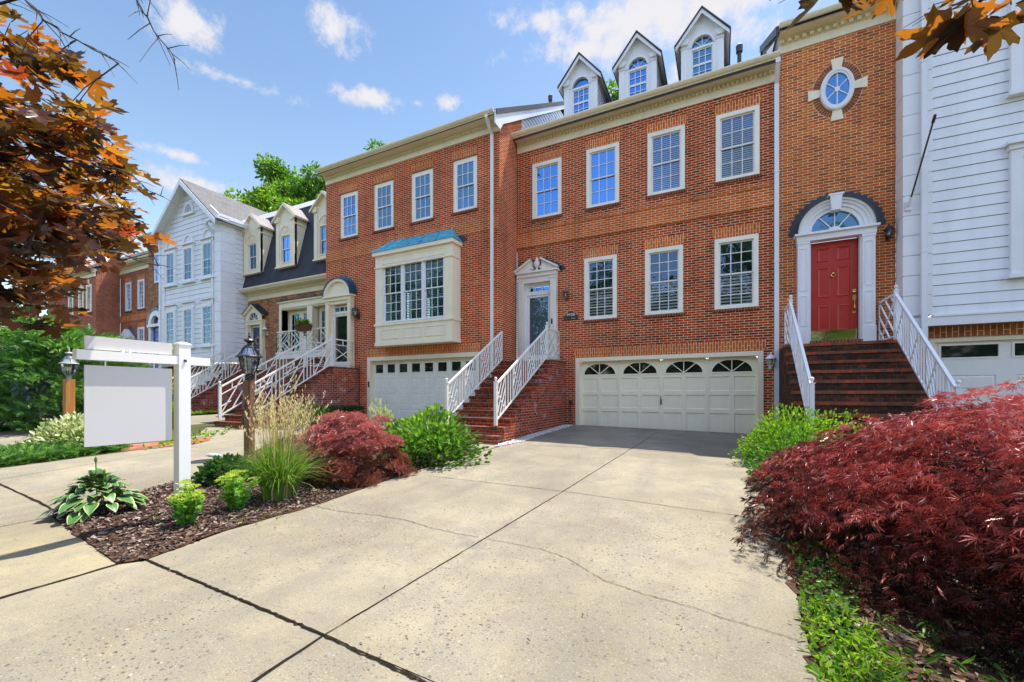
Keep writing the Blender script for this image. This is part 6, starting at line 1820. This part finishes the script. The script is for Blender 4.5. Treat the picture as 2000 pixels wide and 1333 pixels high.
# ================================================================== PLANTS
def laceleaf(label, c, rx, ry, h, n, size, mat, seed, lump=.07, extra=(), shift=0.0, hem=-.18):
    t = thing('japanese_maple', label, 'japanese maple', c, 'weeping japanese maples')
    r2 = np.random.default_rng(seed)
    # drooping layers: sprays start on a lumpy dome and hang over its edge
    K = int(n / 75)
    # drooping layers: tiers with dark gaps between them, more of them where the plant bulges
    tiers = 8; zz = (r2.integers(0, tiers, K) + .5 + r2.normal(0, .13, K)) / tiers; zz = np.clip(zz * (1 - hem) + hem, hem, .99)
    az = r2.uniform(0, 2 * math.pi, K); ph = r2.uniform(0, 6.28, tiers + 2)
    zz = zz + .035 * np.sin(3 * az + ph[0]) + .03 * np.sin(5 * az + ph[1])
    qq = np.sqrt(np.maximum(0, 1 - np.clip(zz, -.98, .98) ** 2)); dc = np.stack([qq * np.cos(az), qq * np.sin(az), zz], 1)
    rad = r2.uniform(.80, 1.0, K) * (1 + lump * np.sin(4 * az + 7 * zz + ph[2]) + .5 * lump * np.sin(9 * az + ph[3]))
    Pc = np.array(c) + dc * np.array([rx * .93, ry * .93, h * .86]) * rad[:, None] + np.array([0, 0, h * .12])
    per = n // K; P, U, W, T = [], [], [], []
    for k in range(K):
        d = dc[k]; out = np.array([d[0], d[1], 0]); out /= np.linalg.norm(out) + 1e-6
        side = np.array([-out[1], out[0], 0])
        a = r2.uniform(-1, 1, per); b = r2.uniform(0, 1, per)
        L = (.14 * rx + .12) * r2.uniform(.7, 1.4)
        droop = .22 + .55 * (1 - max(d[2], 0))
        q = Pc[k] + side * (a * L * .75 * (1 - .5 * b))[:, None] + out * (b * L)[:, None] - np.array([0, 0, 1]) * (b ** 1.6 * L * droop + np.abs(a) * L * .18)[:, None]
        q += r2.normal(0, .014, (per, 3))
        P.append(q)
        u = out * (.75 + r2.normal(0, .3, (per, 1))) + side * (a + r2.normal(0, .35, per))[:, None] - np.array([0, 0, 1]) * (droop * .9 + r2.normal(0, .25, per))[:, None]
        U.append(u); W.append(side[None] + r2.normal(0, .45, (per, 3)))
        T.append(np.clip(r2.normal(.16 + shift + .72 * max(d[2], 0), .10) + r2.normal(0, .13, per) + .12 * (1 - b), 0, 1))  # tint by height: self-shade below and lit top put into leaf colour
    m_ = int(n * .16); dd = unit(m_); dd[:, 2] = np.abs(dd[:, 2]) * 1.0 - .12; ri = r2.uniform(.35, .86, (m_, 1))      # inner leaves, crown shade put into their darker tint
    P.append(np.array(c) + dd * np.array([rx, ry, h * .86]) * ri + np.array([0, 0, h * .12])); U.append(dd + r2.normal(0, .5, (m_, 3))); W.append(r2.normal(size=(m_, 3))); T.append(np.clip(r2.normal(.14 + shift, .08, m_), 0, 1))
    for (pt, ln, hd, dp) in extra:          # low branches reaching out on their own
        hd = np.array(hd, float); hd /= np.linalg.norm(hd); sd = np.array([-hd[1], hd[0], 0]); m_ = int(150 * ln / .5)
        b = r2.uniform(0, 1, m_); a = r2.uniform(-1, 1, m_)
        q = np.array(pt) + hd * (b * ln)[:, None] + sd * (a * .16 * (1.1 - b))[:, None] - np.array([0, 0, 1]) * (dp * b ** 1.5)[:, None] + r2.normal(0, .012, (m_, 3))
        P.append(q); U.append(hd + sd * (a * .8)[:, None] + r2.normal(0, .3, (m_, 3)) - np.array([0, 0, .25])); W.append(sd + r2.normal(0, .4, (m_, 3))); T.append(np.clip(r2.normal(.85, .15, m_), 0, 1))
    P, U, W, T = np.concatenate(P), np.concatenate(U), np.concatenate(W), np.concatenate(T)
    k = P[:, 2] > G(P[:, 0], P[:, 1]) + .05; P, U, W, T = P[k], U[k], W[k], T[k]
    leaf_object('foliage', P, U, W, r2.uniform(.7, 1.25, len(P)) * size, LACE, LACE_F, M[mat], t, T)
    s = MB(); b = Vector(c)
    s.tube([b + Vector((0, 0, -.1)), b + Vector((.03, 0, h * .25)), b + Vector((-.05, .03, h * .5))], [.06 * h + .02, .05 * h, .035 * h], 7)
    top = b + Vector((-.02, .02, h * .42))
    for k in range(0, K, 7):
        e = Vector(Pc[k]); mid = top.lerp(e, .55) + Vector((0, 0, h * .02)); e = top.lerp(e, .88)
        s.tube([top, mid, e], [.02 * h, .011 * h, .003], 5)
    for (pt, ln, hd, dp) in extra:
        hd = Vector(hd).normalized(); p0 = Vector(pt); s.tube([p0 - hd * .15, p0 + hd * ln * .4 - Vector((0, 0, dp * .25)), p0 + hd * ln * .85 - Vector((0, 0, dp * .8))], [.006, .004, .002], 5)
    s.build('branches', M['bark_dark'], t)
    return t
cb = (2.80, 4.75, G(2.80, 4.75))
bp = pix_dir(1985, 1035) * 2.75; tip = pix_dir(1715, 1080) * 2.62
bp2 = pix_dir(1560, 925) * 4.2
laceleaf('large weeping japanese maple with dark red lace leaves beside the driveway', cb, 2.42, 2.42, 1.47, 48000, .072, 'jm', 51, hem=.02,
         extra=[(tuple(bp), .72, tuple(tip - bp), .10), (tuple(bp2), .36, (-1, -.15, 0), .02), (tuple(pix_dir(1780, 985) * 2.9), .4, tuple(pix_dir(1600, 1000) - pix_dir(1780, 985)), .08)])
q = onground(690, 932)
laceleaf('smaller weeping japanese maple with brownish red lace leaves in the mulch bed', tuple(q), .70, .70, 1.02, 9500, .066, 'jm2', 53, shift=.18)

# neighbour's low dark shrub, leafy green shrub, hedge, yews ...
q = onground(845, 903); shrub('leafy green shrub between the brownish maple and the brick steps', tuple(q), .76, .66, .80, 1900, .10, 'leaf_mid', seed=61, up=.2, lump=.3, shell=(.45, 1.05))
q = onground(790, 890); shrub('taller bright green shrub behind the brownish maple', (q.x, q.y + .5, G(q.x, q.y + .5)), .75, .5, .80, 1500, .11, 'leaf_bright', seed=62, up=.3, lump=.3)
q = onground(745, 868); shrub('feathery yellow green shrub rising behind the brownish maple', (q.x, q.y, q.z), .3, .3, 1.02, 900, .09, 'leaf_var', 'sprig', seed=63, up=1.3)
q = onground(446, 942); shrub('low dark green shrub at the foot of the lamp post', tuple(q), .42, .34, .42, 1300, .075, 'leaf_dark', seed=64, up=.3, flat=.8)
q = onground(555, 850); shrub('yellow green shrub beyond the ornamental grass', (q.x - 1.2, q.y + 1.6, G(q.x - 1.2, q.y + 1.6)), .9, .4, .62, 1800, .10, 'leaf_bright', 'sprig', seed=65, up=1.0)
def hedge():
    x0, y0, y1 = -11.62, 9.2, 11.0; z = G(x0, 10)
    t = thing('hedge', 'low clipped dark green hedge along the brick stair wall', 'hedge', (x0, 10.1, z))
    n = 3400; r2 = np.random.default_rng(66); P = np.stack([x0 + r2.uniform(-.28, .28, n), r2.uniform(y0, y1, n), z + r2.uniform(.05, .46, n)], 1)
    k = r2.random(n) < .7; P[k, 2] = z + .42 + r2.normal(0, .03, k.sum())
    leaf_object('foliage', P, r2.normal(size=(n, 3)) + [0, 0, .8], r2.normal(size=(n, 3)), .07, OVAL, OVAL_F, M['leaf_dark'], t)
    s = MB()
    for k in range(8): s.tube([(x0, y0 + .1 + k * .22, z - .02), (x0 + .02, y0 + .12 + k * .22, z + .35)], .012, 5)
    s.build('stems', M['bark'], t)
hedge()
shrub('bright yellow green yew beside the large red maple at the drive edge', (1.02, 8.35, G(1.02, 8.35)), .80, .62, 1.0, 6500, .055, 'leaf_bright', seed=67, up=.5, lump=.3, shell=(.5, 1.08))
shrub('darker green yew tucked under the left edge of the large red maple', (.88, 6.9, G(.88, 6.9)), .50, .7, .78, 4000, .05, 'leaf_mid', seed=68, up=.3)

# left side
q = onground(100, 842); ev = (q.x - .6, q.y + .6, G(q.x, q.y))
def layered_evergreen():
    t = thing('evergreen_shrub', 'big layered green evergreen behind the cedar lamp post', 'evergreen', ev)
    r2 = np.random.default_rng(71); P, U, W, T = [], [], [], []; s = MB(); b = Vector(ev)
    s.tube([b, b + Vector((.1, 0, 1.4)), b + Vector((0, .1, 2.6))], [.1, .07, .02], 7)
    for k in range(120):
        z = r2.uniform(.25, 2.75); rad = 1.9 * (1 - (z / 3.15) ** 2.2) * r2.uniform(.55, 1.0) + .15; a = r2.uniform(0, 6.28)
        c = np.array([ev[0] + rad * math.cos(a), ev[1] + rad * math.sin(a), ev[2] + z + .1 * r2.normal()]); m_ = 46
        s.tube([b + Vector((.05, 0, z * .85)), Vector(c)], [.025, .006], 4)
        o = np.array([math.cos(a), math.sin(a), 0])
        q_ = r2.normal(size=(m_, 3)) * np.array([.30, .30, .075]); P.append(c + q_); U.append(o + q_ * 1.4 + r2.normal(0, .4, (m_, 3)) + [0, 0, .25]); W.append(r2.normal(size=(m_, 3))); T.append(np.clip(r2.normal(.5, .2) + r2.normal(0, .15, m_), 0, 1))
    P, U, W, T = map(np.concatenate, (P, U, W, T))
    leaf_object('foliage', P, U, W, r2.uniform(.7, 1.3, len(P)) * .30, SPRIG, SPRIG_F, M['leaf_ever'], t, T); s.build('trunk', M['bark'], t)
M['leaf_ever'] = leafmat('evergreen spray', g3((.03, .09, .018), (.075, .19, .03), (.17, .32, .05)), .3)
layered_evergreen()
q = onground(20, 850)
def weeping_blue():
    b = Vector((q.x - 1.6, q.y + .8, G(q.x - 1.6, q.y + .8)))
    t = thing('blue_spruce', 'weeping blue grey conifer at the left edge of the photo', 'conifer', b)
    r2 = np.random.default_rng(72); P, U, W = [], [], []; s = MB(); s.tube([b, b + Vector((0, 0, 1.5)), b + Vector((.2, 0, 2.4))], [.09, .06, .02], 7)
    for k in range(60):
        z = r2.uniform(.9, 2.5); a = r2.uniform(0, 6.28); L = r2.uniform(.3, 1.0) * (1.2 - .3 * z / 2.5); top = np.array([b.x + L * math.cos(a), b.y + L * math.sin(a), b.z + z])
        ln = r2.uniform(.5, 1.3); m_ = 26; u = r2.random(m_); P.append(top + np.stack([r2.normal(0, .07, m_), r2.normal(0, .07, m_), -u * min(ln, z - .1)], 1)); U.append(r2.normal(0, .5, (m_, 3)) - [0, 0, .9]); W.append(r2.normal(size=(m_, 3)))
        s.tube([b + Vector((0, 0, z * .9)), Vector(top)], [.02, .006], 4)
    P, U, W = map(np.concatenate, (P, U, W)); leaf_object('foliage', P, U, W, .2, SPRIG, SPRIG_F, M['leaf_blue'], t); s.build('trunk', M['bark'], t)
weeping_blue()
q = onground(100, 885); shrub('white variegated shrub around the foot of the cedar lamp post', (q.x - .2, q.y + .5, G(q.x, q.y + .5)), 1.0, .7, .62, 2300, .10, 'leaf_var', seed=73, up=.4)
q = onground(15, 842); shrub('round bright green shrub at the far left edge', (q.x - .8, q.y, q.z), 1.1, .8, .75, 1500, .13, 'leaf_green', seed=74)
q = onground(190, 850); shrub('dark leafy shrub behind the left end of the sign board', (q.x, q.y + .3, G(q.x, q.y + .3)), .6, .5, .95, 1300, .12, 'leaf_green', seed=75)
q = onground(-10, 812); shrub('dusky red shrub far off at the left edge', (q.x - 1, q.y, q.z), 1.3, .9, .9, 1400, .16, 'jm2', 'lace', seed=76, name='red_shrub')
def carpet(name, poly, n, size, mat, tm, seed, hgt, label=None, cat=None, kind='stuff', upz=.5):
    r2 = np.random.default_rng(seed); P = scatter(poly, n, seed); P[:, 2] += r2.uniform(.01, hgt, n)
    o = leaf_object(name, P, np.concatenate([r2.normal(size=(n, 2)), np.abs(r2.normal(0, upz, (n, 1)))], 1), r2.normal(size=(n, 3)), r2.uniform(.6, 1.3, n) * size, *({'s': (SPRIG, SPRIG_F), 'o': (OVAL, OVAL_F), 'l': (LANCE, OVAL_F)}[tm]), M[mat])
    tag(o, label, cat, kind=kind); return o
jp = XY((-60, 925), (0, 914), (120, 898), (242, 882), (225, 872), (150, 869), (60, 884), (-60, 900))
carpet('ground_cover', jp, 4200, .16, 'leaf_ever', 's', 77, .17)
gr = [(-18.6, 8.9), (-18.6, 12.0), (-18.2, 12.0), (-18.2, 8.9)]
carpet('grass', gr, 1200, .12, 'leaf_bright', 'o', 78, .1)
wd = XY((280, 880), (330, 876), (400, 866), (412, 856), (470, 838), (440, 838), (330, 862))
carpet('weeds', wd, 160, .10, 'leaf_bright', 'o', 79, .07)
# weeds under and in front of the big red maple
w1 = XY((1562, 1190), (1594, 1345), (1636, 1560), (1800, 1560), (1760, 1333), (1700, 1250), (1630, 1190))
carpet('weeds', w1, 800, .058, 'leaf_bright', 'l', 81, .10, upz=.7); carpet('weeds', w1, 500, .05, 'leaf_bright', 'o', 85, .09, upz=.5)
w2 = XY((1545, 1085), (1570, 1195), (1640, 1240), (1700, 1180), (1600, 1080))
carpet('weeds', w2, 620, .042, 'leaf_green', 'o', 82, .14, upz=.5)
w3 = XY((1700, 1210), (1780, 1333), (1850, 1560), (2300, 1560), (2100, 1333), (1900, 1230))
carpet('weeds', w3, 260, .07, 'leaf_green', 'l', 83, .08, upz=.5)
w4 = XY((560, 1040), (300, 1020), (380, 970), (600, 960)); carpet('weeds', w4, 60, .035, 'leaf_bright', 'o', 84, .04)

def blades(P0, head, L, lean, w, name, mat, parent, tint, seg=5, droop=1.0):
    """arching grass blades as one mesh"""
    n = len(P0); V, F = [], []; r2 = np.random.default_rng(5)
    for i in range(n):
        o = np.array([math.cos(head[i]), math.sin(head[i]), 0]); s = np.array([-o[1], o[0], 0]); b = len(V)
        for k in range(seg + 1):
            t = k / seg; r = lean[i] * L[i] * (t ** 1.5); z = L[i] * (t - droop * lean[i] * .55 * t ** 2.4)
            c = P0[i] + o * r + np.array([0, 0, z]); ww = w * (1 - t ** 2) * .5 + .0006
            V += [tuple(c - s * ww), tuple(c + s * ww)]
            if k: F.append((b + 2 * k - 2, b + 2 * k - 1, b + 2 * k + 1, b + 2 * k))
    base = np.array(ORIGIN[parent.name]); me = bpy.data.meshes.new(name); me.from_pydata([tuple(np.array(v) - base) for v in V], [], F)
    me.attributes.new('tint', 'FLOAT', 'FACE').data.foreach_set('value', np.repeat(tint, seg).astype(np.float32))
    return finish(me, name, mat, None, parent, False)
def ornamental_grass():
    c = onground(545, 975); t = thing('ornamental_grass', 'tall clump of ornamental grass with pale feathery plumes', 'grass clump', tuple(c)); r2 = np.random.default_rng(91)
    n = 950; a = r2.uniform(0, 6.28, n); rad = r2.uniform(0, .17, n)
    P = np.stack([c.x + rad * np.cos(a), c.y + rad * np.sin(a), np.full(n, c.z)], 1)
    blades(P, a + r2.normal(0, .5, n), r2.uniform(.55, 1.0, n), np.abs(r2.normal(.36, .22, n)), .011, 'leaves', M['blade'], t, np.clip(r2.normal(.45, .25, n), 0, 1), droop=1.5)
    n = 90; a = r2.uniform(0, 6.28, n); rad = r2.uniform(0, .2, n); ln = r2.uniform(1.12, 1.52, n); le = np.abs(r2.normal(.19, .11, n))
    lee = a + r2.normal(0, .4, n)
    P = np.stack([c.x + rad * np.cos(a), c.y + rad * np.sin(a), np.full(n, c.z)], 1)
    blades(P, lee, ln, le, .006, 'stalks', M['plume'], t, np.clip(r2.normal(.25, .1, n), 0, 1), droop=1.0)
    Q, U, T = [], [], []
    for i in range(n):
        o = np.array([math.cos(lee[i]), math.sin(lee[i]), 0]); m_ = 20
        tt = r2.uniform(.66, 1.0, m_); r = le[i] * ln[i] * tt ** 1.5; z = ln[i] * (tt - le[i] * .55 * tt ** 2.4); w = .05 * (1.08 - tt) / .42
        ang = r2.uniform(0, 6.28, m_); q = P[i] + o * r[:, None] + np.stack([np.cos(ang) * w * r2.random(m_), np.sin(ang) * w * r2.random(m_), z], 1)
        Q.append(q); U.append(np.stack([np.cos(ang) * .45, np.sin(ang) * .45, np.full(m_, 1.0)], 1)); T.append(np.clip(r2.normal(.6, .22, m_), 0, 1))
    Q, U, T = map(np.concatenate, (Q, U, T)); leaf_object('plumes', Q, U, r2.normal(size=Q.shape), r2.uniform(.5, 1.2, len(Q)) * .045, [(x * .5, y, z) for x, y, z in OVAL], OVAL_F, M['plume'], t, T)
ornamental_grass()
def sedum(label, px, h, seed):
    c = onground(*px); t = thing('sedum', label, 'sedum', tuple(c), 'sedums in the mulch bed'); r2 = np.random.default_rng(seed); s = MB(); P, U, T, B, BU = [], [], [], [], []
    for k in range(30):
        a = r2.uniform(0, 6.28); le = r2.uniform(.0, .62); o = Vector((math.cos(a), math.sin(a), 0)); L = h * r2.uniform(.55, 1.02); e = c + o * le * L * .72 + Vector((0, 0, L * (1 - .22 * le)))
        m_ = c + o * le * L * .52 + Vector((0, 0, L * .46)); s.tube([c + o * .02, m_, e], .006, 5)
        for j in range(24):
            u = r2.uniform(.06, .95); p = (c.lerp(m_, u * 2) if u < .5 else m_.lerp(e, u * 2 - 1)); aa = r2.uniform(0, 6.28); P.append(p); U.append((math.cos(aa), math.sin(aa), .35 + .3 * r2.normal())); T.append(r2.normal(.35 + .4 * u, .15))
        if r2.random() < .8:
            for j in range(70):
                q_ = r2.normal(size=2) * .022; B.append(e + Vector((q_[0], q_[1], .026 + .010 * r2.random() - 4 * (q_[0] ** 2 + q_[1] ** 2)))); BU.append((q_[0] * 18, q_[1] * 18, 1))
    leaf_object('leaves', P, U, r2.normal(size=(len(P), 3)), r2.uniform(.7, 1.25, len(P)) * .058, [(x * 1.35, y, z) for x, y, z in OVAL], OVAL_F, M['leaf_sedum'], t, np.array(T))
    leaf_object('flower_heads', B, BU, r2.normal(size=(len(B), 3)), .016, [(x * 1.6, y, z) for x, y, z in OVAL], OVAL_F, M['bloom'], t); s.build('stems', M['leaf_stem'], t)
M['leaf_stem'] = paint('green stem', (.10, .20, .04), .6, .1)
sedum('sedum with pale yellow green flower heads at the foot of the white sign post', (364, 1030), .42, 95)
sedum('sedum with pale yellow green flower heads just left of the ornamental grass', (463, 1000), .42, 96)
def hosta():
    c = onground(192, 1003); t = thing('hosta', 'hosta with cream edged green leaves at the sidewalk corner of the bed', 'hosta', tuple(c)); r2 = np.random.default_rng(97); V, F, A = [], [], []
    for k in range(165):
        a = r2.uniform(0, 6.28); o = np.array([math.cos(a), math.sin(a), 0]); s = np.array([-o[1], o[0], 0]); ring_ = r2.uniform(.0, 1.0) ** 1.25
        L = r2.uniform(.11, .19); w = L * .34; st = np.array(c) + o * (.03 + .28 * ring_) + np.array([0, 0, .36 - .24 * ring_ + r2.normal() * .02]); pitch = .95 - 1.25 * ring_ + r2.normal() * .25; b = len(V); nu, nv = 8, 6
        for i in range(nu + 1):
            u = i / nu; prof = math.sin(math.pi * min(1, u ** .72)) ** .8 if 0 < u < 1 else 0
            for j in range(nv + 1):
                v = -1 + 2 * j / nv
                p = st + o * (L * u * math.cos(pitch)) + np.array([0, 0, L * u * math.sin(pitch) - L * .42 * u * u + .20 * w * abs(v) * prof]) + s * (v * w * prof)
                p[2] = max(p[2], G(p[0], p[1]) + .03); V.append(tuple(p - np.array(c))); A.append(max(abs(v), .0 if u < .8 else (u - .8) * 5))
        for i in range(nu):
            for j in range(nv): q_ = b + i * (nv + 1) + j; F.append((q_, q_ + 1, q_ + nv + 2, q_ + nv + 1))
    me = bpy.data.meshes.new('leaves'); me.from_pydata(V, [], F); me.attributes.new('rim', 'FLOAT', 'POINT').data.foreach_set('value', np.array(A, np.float32)); finish(me, 'leaves', M['hosta'], None, t, True)
    s = MB()
    for dx, hh in ((-.06, .56), (.14, .44), (.2, .38)):
        e = c + Vector((dx, 0, hh)); s.tube([c + Vector((dx * .5, 0, .1)), e], .006, 5); s.lathe([(.004, 0), (.014, .02), (.012, .05), (.003, .07)], e - Vector((0, 0, .02)), 7)
    s.build('flower_stalks', M['leaf_stem'], t)
hosta()

# ------------------------------------------------------------------ the maroon maple that overhangs the photographer
def cam_pt(px, py, depth):
    d = pix_dir(px, py); return d * depth       # depth along the view axis
def hanging_maple(label, trunk, limbs, sprays, seed, leaf, group='maroon maples over the sidewalk', tshift=0.0):
    t = thing('maple_tree', label, 'maple', tuple(trunk), group); r2 = np.random.default_rng(seed); s = MB(); b = Vector(trunk); fork = b + Vector((.1, .0, 2.3))
    s.tube([b + Vector((0, 0, -.2)), b + Vector((.03, .02, 1.1)), fork], [.17, .14, .12], 9)
    s.tube([fork, fork + Vector((.1, -.2, 1.6)), fork + Vector((-.2, -.3, 3.2))], [.11, .08, .04], 8)
    for L in limbs:
        q0 = [Vector(q_) for q_ in L]; p = [q0[0]]
        for A_, B_ in zip(q0, q0[1:]):
            for f_ in (.33, .66, 1.0): p.append(A_.lerp(B_, f_) + (Vector(r2.normal(0, .012, 3)) if f_ < 1 else Vector()))
        for k in range(2, len(p)):                       # short side twigs
            for q_ in range(2):
                e_ = (p[k] - p[k - 1]).normalized() * .12 + Vector(r2.normal(0, .055, 3)); a_ = p[k - 1].lerp(p[k], r2.random())
                s.tube([a_, a_ + e_ * .5 + Vector((0, 0, .006)), a_ + e_], [.003, .0022, .0012], 4)
        m_ = fork.lerp(p[0], .5) + Vector((0, 0, .35)); r = [.05, .03, .012] + [.0075 * (1 - k / len(p)) + .0018 for k in range(1, len(p))]
        s.tube([fork, m_, *p], r[:2 + len(p)], 6)
    P, U, W, T = [], [], [], []
    for (c, R_, n, sag) in sprays:
        c = np.array(c); near_ = min((Vector(q_) for L in limbs for q_ in L), key=lambda q_: (q_ - Vector(c)).length)
        s.tube([near_, near_.lerp(Vector(c), .5) + Vector((0, 0, .04)), Vector(c)], [.0034, .0028, .0018], 5)
        q_ = r2.normal(size=(n, 3)); q_ /= np.linalg.norm(q_, axis=1, keepdims=True); q_ = c + q_ * np.array(R_) * (r2.random((n, 1)) ** .45); P.append(q_)
        rel = q_ - c; rel[:, 2] *= .3; u = rel / (np.linalg.norm(rel, axis=1, keepdims=True) + .05) + r2.normal(0, .55, (n, 3)); u[:, 2] = -np.abs(r2.normal(sag, .25, n)); U.append(u)
        nrm = np.stack([r2.normal(0, .34, n), r2.normal(0, .34, n), np.ones(n)], 1); W.append(np.cross(u, nrm)); T.append(np.clip(r2.normal(.45 + tshift, .28, n), 0, 1))
        for k in range(0, n, 4): s.tube([Vector(c).lerp(Vector(q_[k]), .2), Vector(q_[k])], .0025, 4)
    P, U, W, T = map(np.concatenate, (P, U, W, T)); leaf_object('foliage', P, U, W, r2.uniform(.72, 1.2, len(P)) * leaf, MAPLE, MAPLE_F, M['maple'], t, T)
    s.build('trunk', M['bark_dark'], t); return t
tr = Vector((-5.6, -.9, G(-5.6, -.9)))
L1 = [cam_pt(-150, 330, 3.0), cam_pt(60, 300, 3.0), cam_pt(230, 330, 3.1), cam_pt(320, 385, 3.2)]
L2 = [cam_pt(-120, 60, 2.6), cam_pt(45, -5, 2.5), cam_pt(85, 40, 2.5), cam_pt(150, 78, 2.5), cam_pt(232, 124, 2.5)]
L3 = [cam_pt(-100, 460, 2.6), cam_pt(60, 470, 2.6), cam_pt(200, 490, 2.8), cam_pt(310, 520, 2.9)]
L4 = [cam_pt(100, -220, 2.4), cam_pt(250, -60, 2.4), cam_pt(268, 2, 2.4), cam_pt(300, 60, 2.4), cam_pt(342, 118, 2.4)]
L5 = [cam_pt(-160, 150, 2.8), cam_pt(0, 115, 2.8), cam_pt(70, 140, 2.8), cam_pt(140, 160, 2.9)]
sp = []
r3 = np.random.default_rng(123)
outline = [(-300, 120), (-60, 150), (20, 180), (90, 190), (165, 245), (235, 310), (265, 345), (265, 395), (245, 435), (205, 460), (150, 490), (95, 530), (50, 575), (-60, 610), (-300, 700)]
xs, ys = r3.uniform(-300, 330, 900), r3.uniform(110, 690, 900)
k = inside(outline, xs, ys)
for x, y in list(zip(xs[k], ys[k]))[:96]: sp.append((tuple(cam_pt(x, y, r3.uniform(2.4, 4.0))), (.28, .28, .15), 31, .38))
for x, y, n in ((20, 45, 4), (15, 75, 6), (55, 60, 5), (75, 85, 6), (125, 115, 7), (150, 135, 7), (60, 105, 6), (95, 140, 6), (30, 130, 6), (195, 500, 6), (165, 510, 6), (268, 462, 5), (130, 545, 6), (110, 600, 6), (60, 640, 6), (-60, -60, 14), (-200, 20, 16), (20, -120, 10)):
    sp.append((tuple(cam_pt(x, y, r3.uniform(2.4, 2.9))), (.13, .13, .07), n, .5))
hanging_maple('maroon leaved maple hanging in from the left, its leaves glowing orange', tr, [L1, L2, L3, L4, L5], sp, 131, .108)
tr2 = Vector((2.6, -3.0, G(2.6, -3.0)))
LA = [cam_pt(2150, -250, 1.6), cam_pt(1960, -70, 1.45), cam_pt(1890, -10, 1.45)]
LB = [cam_pt(2000, -330, 1.8), cam_pt(1660, -90, 1.8), cam_pt(1600, -30, 1.8)]
sp2 = [(tuple(cam_pt(1900, 15, 1.45)), (.07, .07, .03), 4, .75), (tuple(cam_pt(1975, 10, 1.45)), (.06, .06, .04), 4, .75), (tuple(cam_pt(1520, -5, 1.8)), (.07, .07, .03), 4, .7), (tuple(cam_pt(1590, -18, 1.8)), (.10, .08, .03), 5, .65), (tuple(cam_pt(1640, -25, 1.8)), (.1, .1, .04), 4, .6),
       (tuple(cam_pt(1800, -120, 1.7)), (.3, .3, .1), 16, .5), (tuple(cam_pt(2100, -60, 1.6)), (.25, .25, .1), 14, .5), (tuple(cam_pt(2300, 60, 1.8)), (.3, .3, .15), 16, .5)]
for q_ in np.random.default_rng(9).uniform((1.7, 2.4, 3.0), (3.8, 4.4, 3.8), (16, 3)): sp2.append((tuple(q_), (.35, .35, .15), 16, .4))  # unseen sprays added overhead to cast dappled shade on the bed
hanging_maple('second maroon maple whose few leaves dip in at the top right corner', tr2, [LA, LB], sp2, 132, .13, tshift=-.16)

# ------------------------------------------------------------------ trees beyond the roofs
def back_tree(label, px, py, Y, cr, ch, n, seed, size=.5, mat='leaf_tree'):
    d = pix_dir(px, py); t = Y / d.y; x, ztop = d.x * t, d.z * t; b = (x, Y, G(x, Y)); leafy_tree(label, b, ztop - b[2], cr, ch, n, size, mat, seed, .34)
back_tree('tall green tree behind the mansard roof, left of the brick cornice', 545, 312, 27, 4.6, 12, 19000, 141, .34)
back_tree('green tree crown just right of the tall tree behind the mansard roof', 615, 330, 26, 3.0, 9, 9500, 142, .32)
back_tree('small tree top just above the middle of the brick cornice', 748, 262, 26, 2.0, 8, 5500, 143, .28)
back_tree('small tree tip showing over the cornice right of the other tip', 812, 262, 27, 1.6, 7, 4200, 144, .28)
back_tree('yellow green tree seen between two arched dormers', 1200, 172, 26, 2.2, 8, 5500, 145, .28)

d = pix_dir(-10, 560) * 16
leafy_tree('leafy green tree at the far left edge beyond the weeping conifer', (d.x, d.y, G(d.x, d.y)), d.z - G(d.x, d.y), 2.3, 4.4, 7000, .24, 'leaf_mid', 146, .16, 'green trees behind the roofs')
# the wood across the street, which the windows mirror
def woods():
    r2 = np.random.default_rng(151); P, D, T = [], [], []
    for k in range(760):
        x = r2.uniform(-75, 28); y = -27 + r2.uniform(-8, 4); z = r2.uniform(-1, 13.0 + (4.5 if x < -22 else 0) + 2.5 * math.sin(x * .35) + 1.5 * math.sin(x * .83)); c = np.array([x, y, z]); m_ = 48; q_ = r2.normal(size=(m_, 3)); q_ /= np.linalg.norm(q_, axis=1, keepdims=True)
        P.append(c + q_ * r2.uniform(1.2, 2.6) * r2.uniform(.4, 1, (m_, 1))); D.append(q_); T.append(np.clip(r2.normal(.4, .2) + r2.normal(0, .15, m_), 0, 1))
    P, D, T = map(np.concatenate, (P, D, T)); o = leaf_object('woods', P, D + r2.normal(size=P.shape) * .5, r2.normal(size=P.shape), r2.uniform(.7, 1.3, len(P)) * .95, OVAL, OVAL_F, M['leaf_green'], None, T); tag(o, 'green wood across the street mirrored in the lower windows', kind='stuff')
woods()
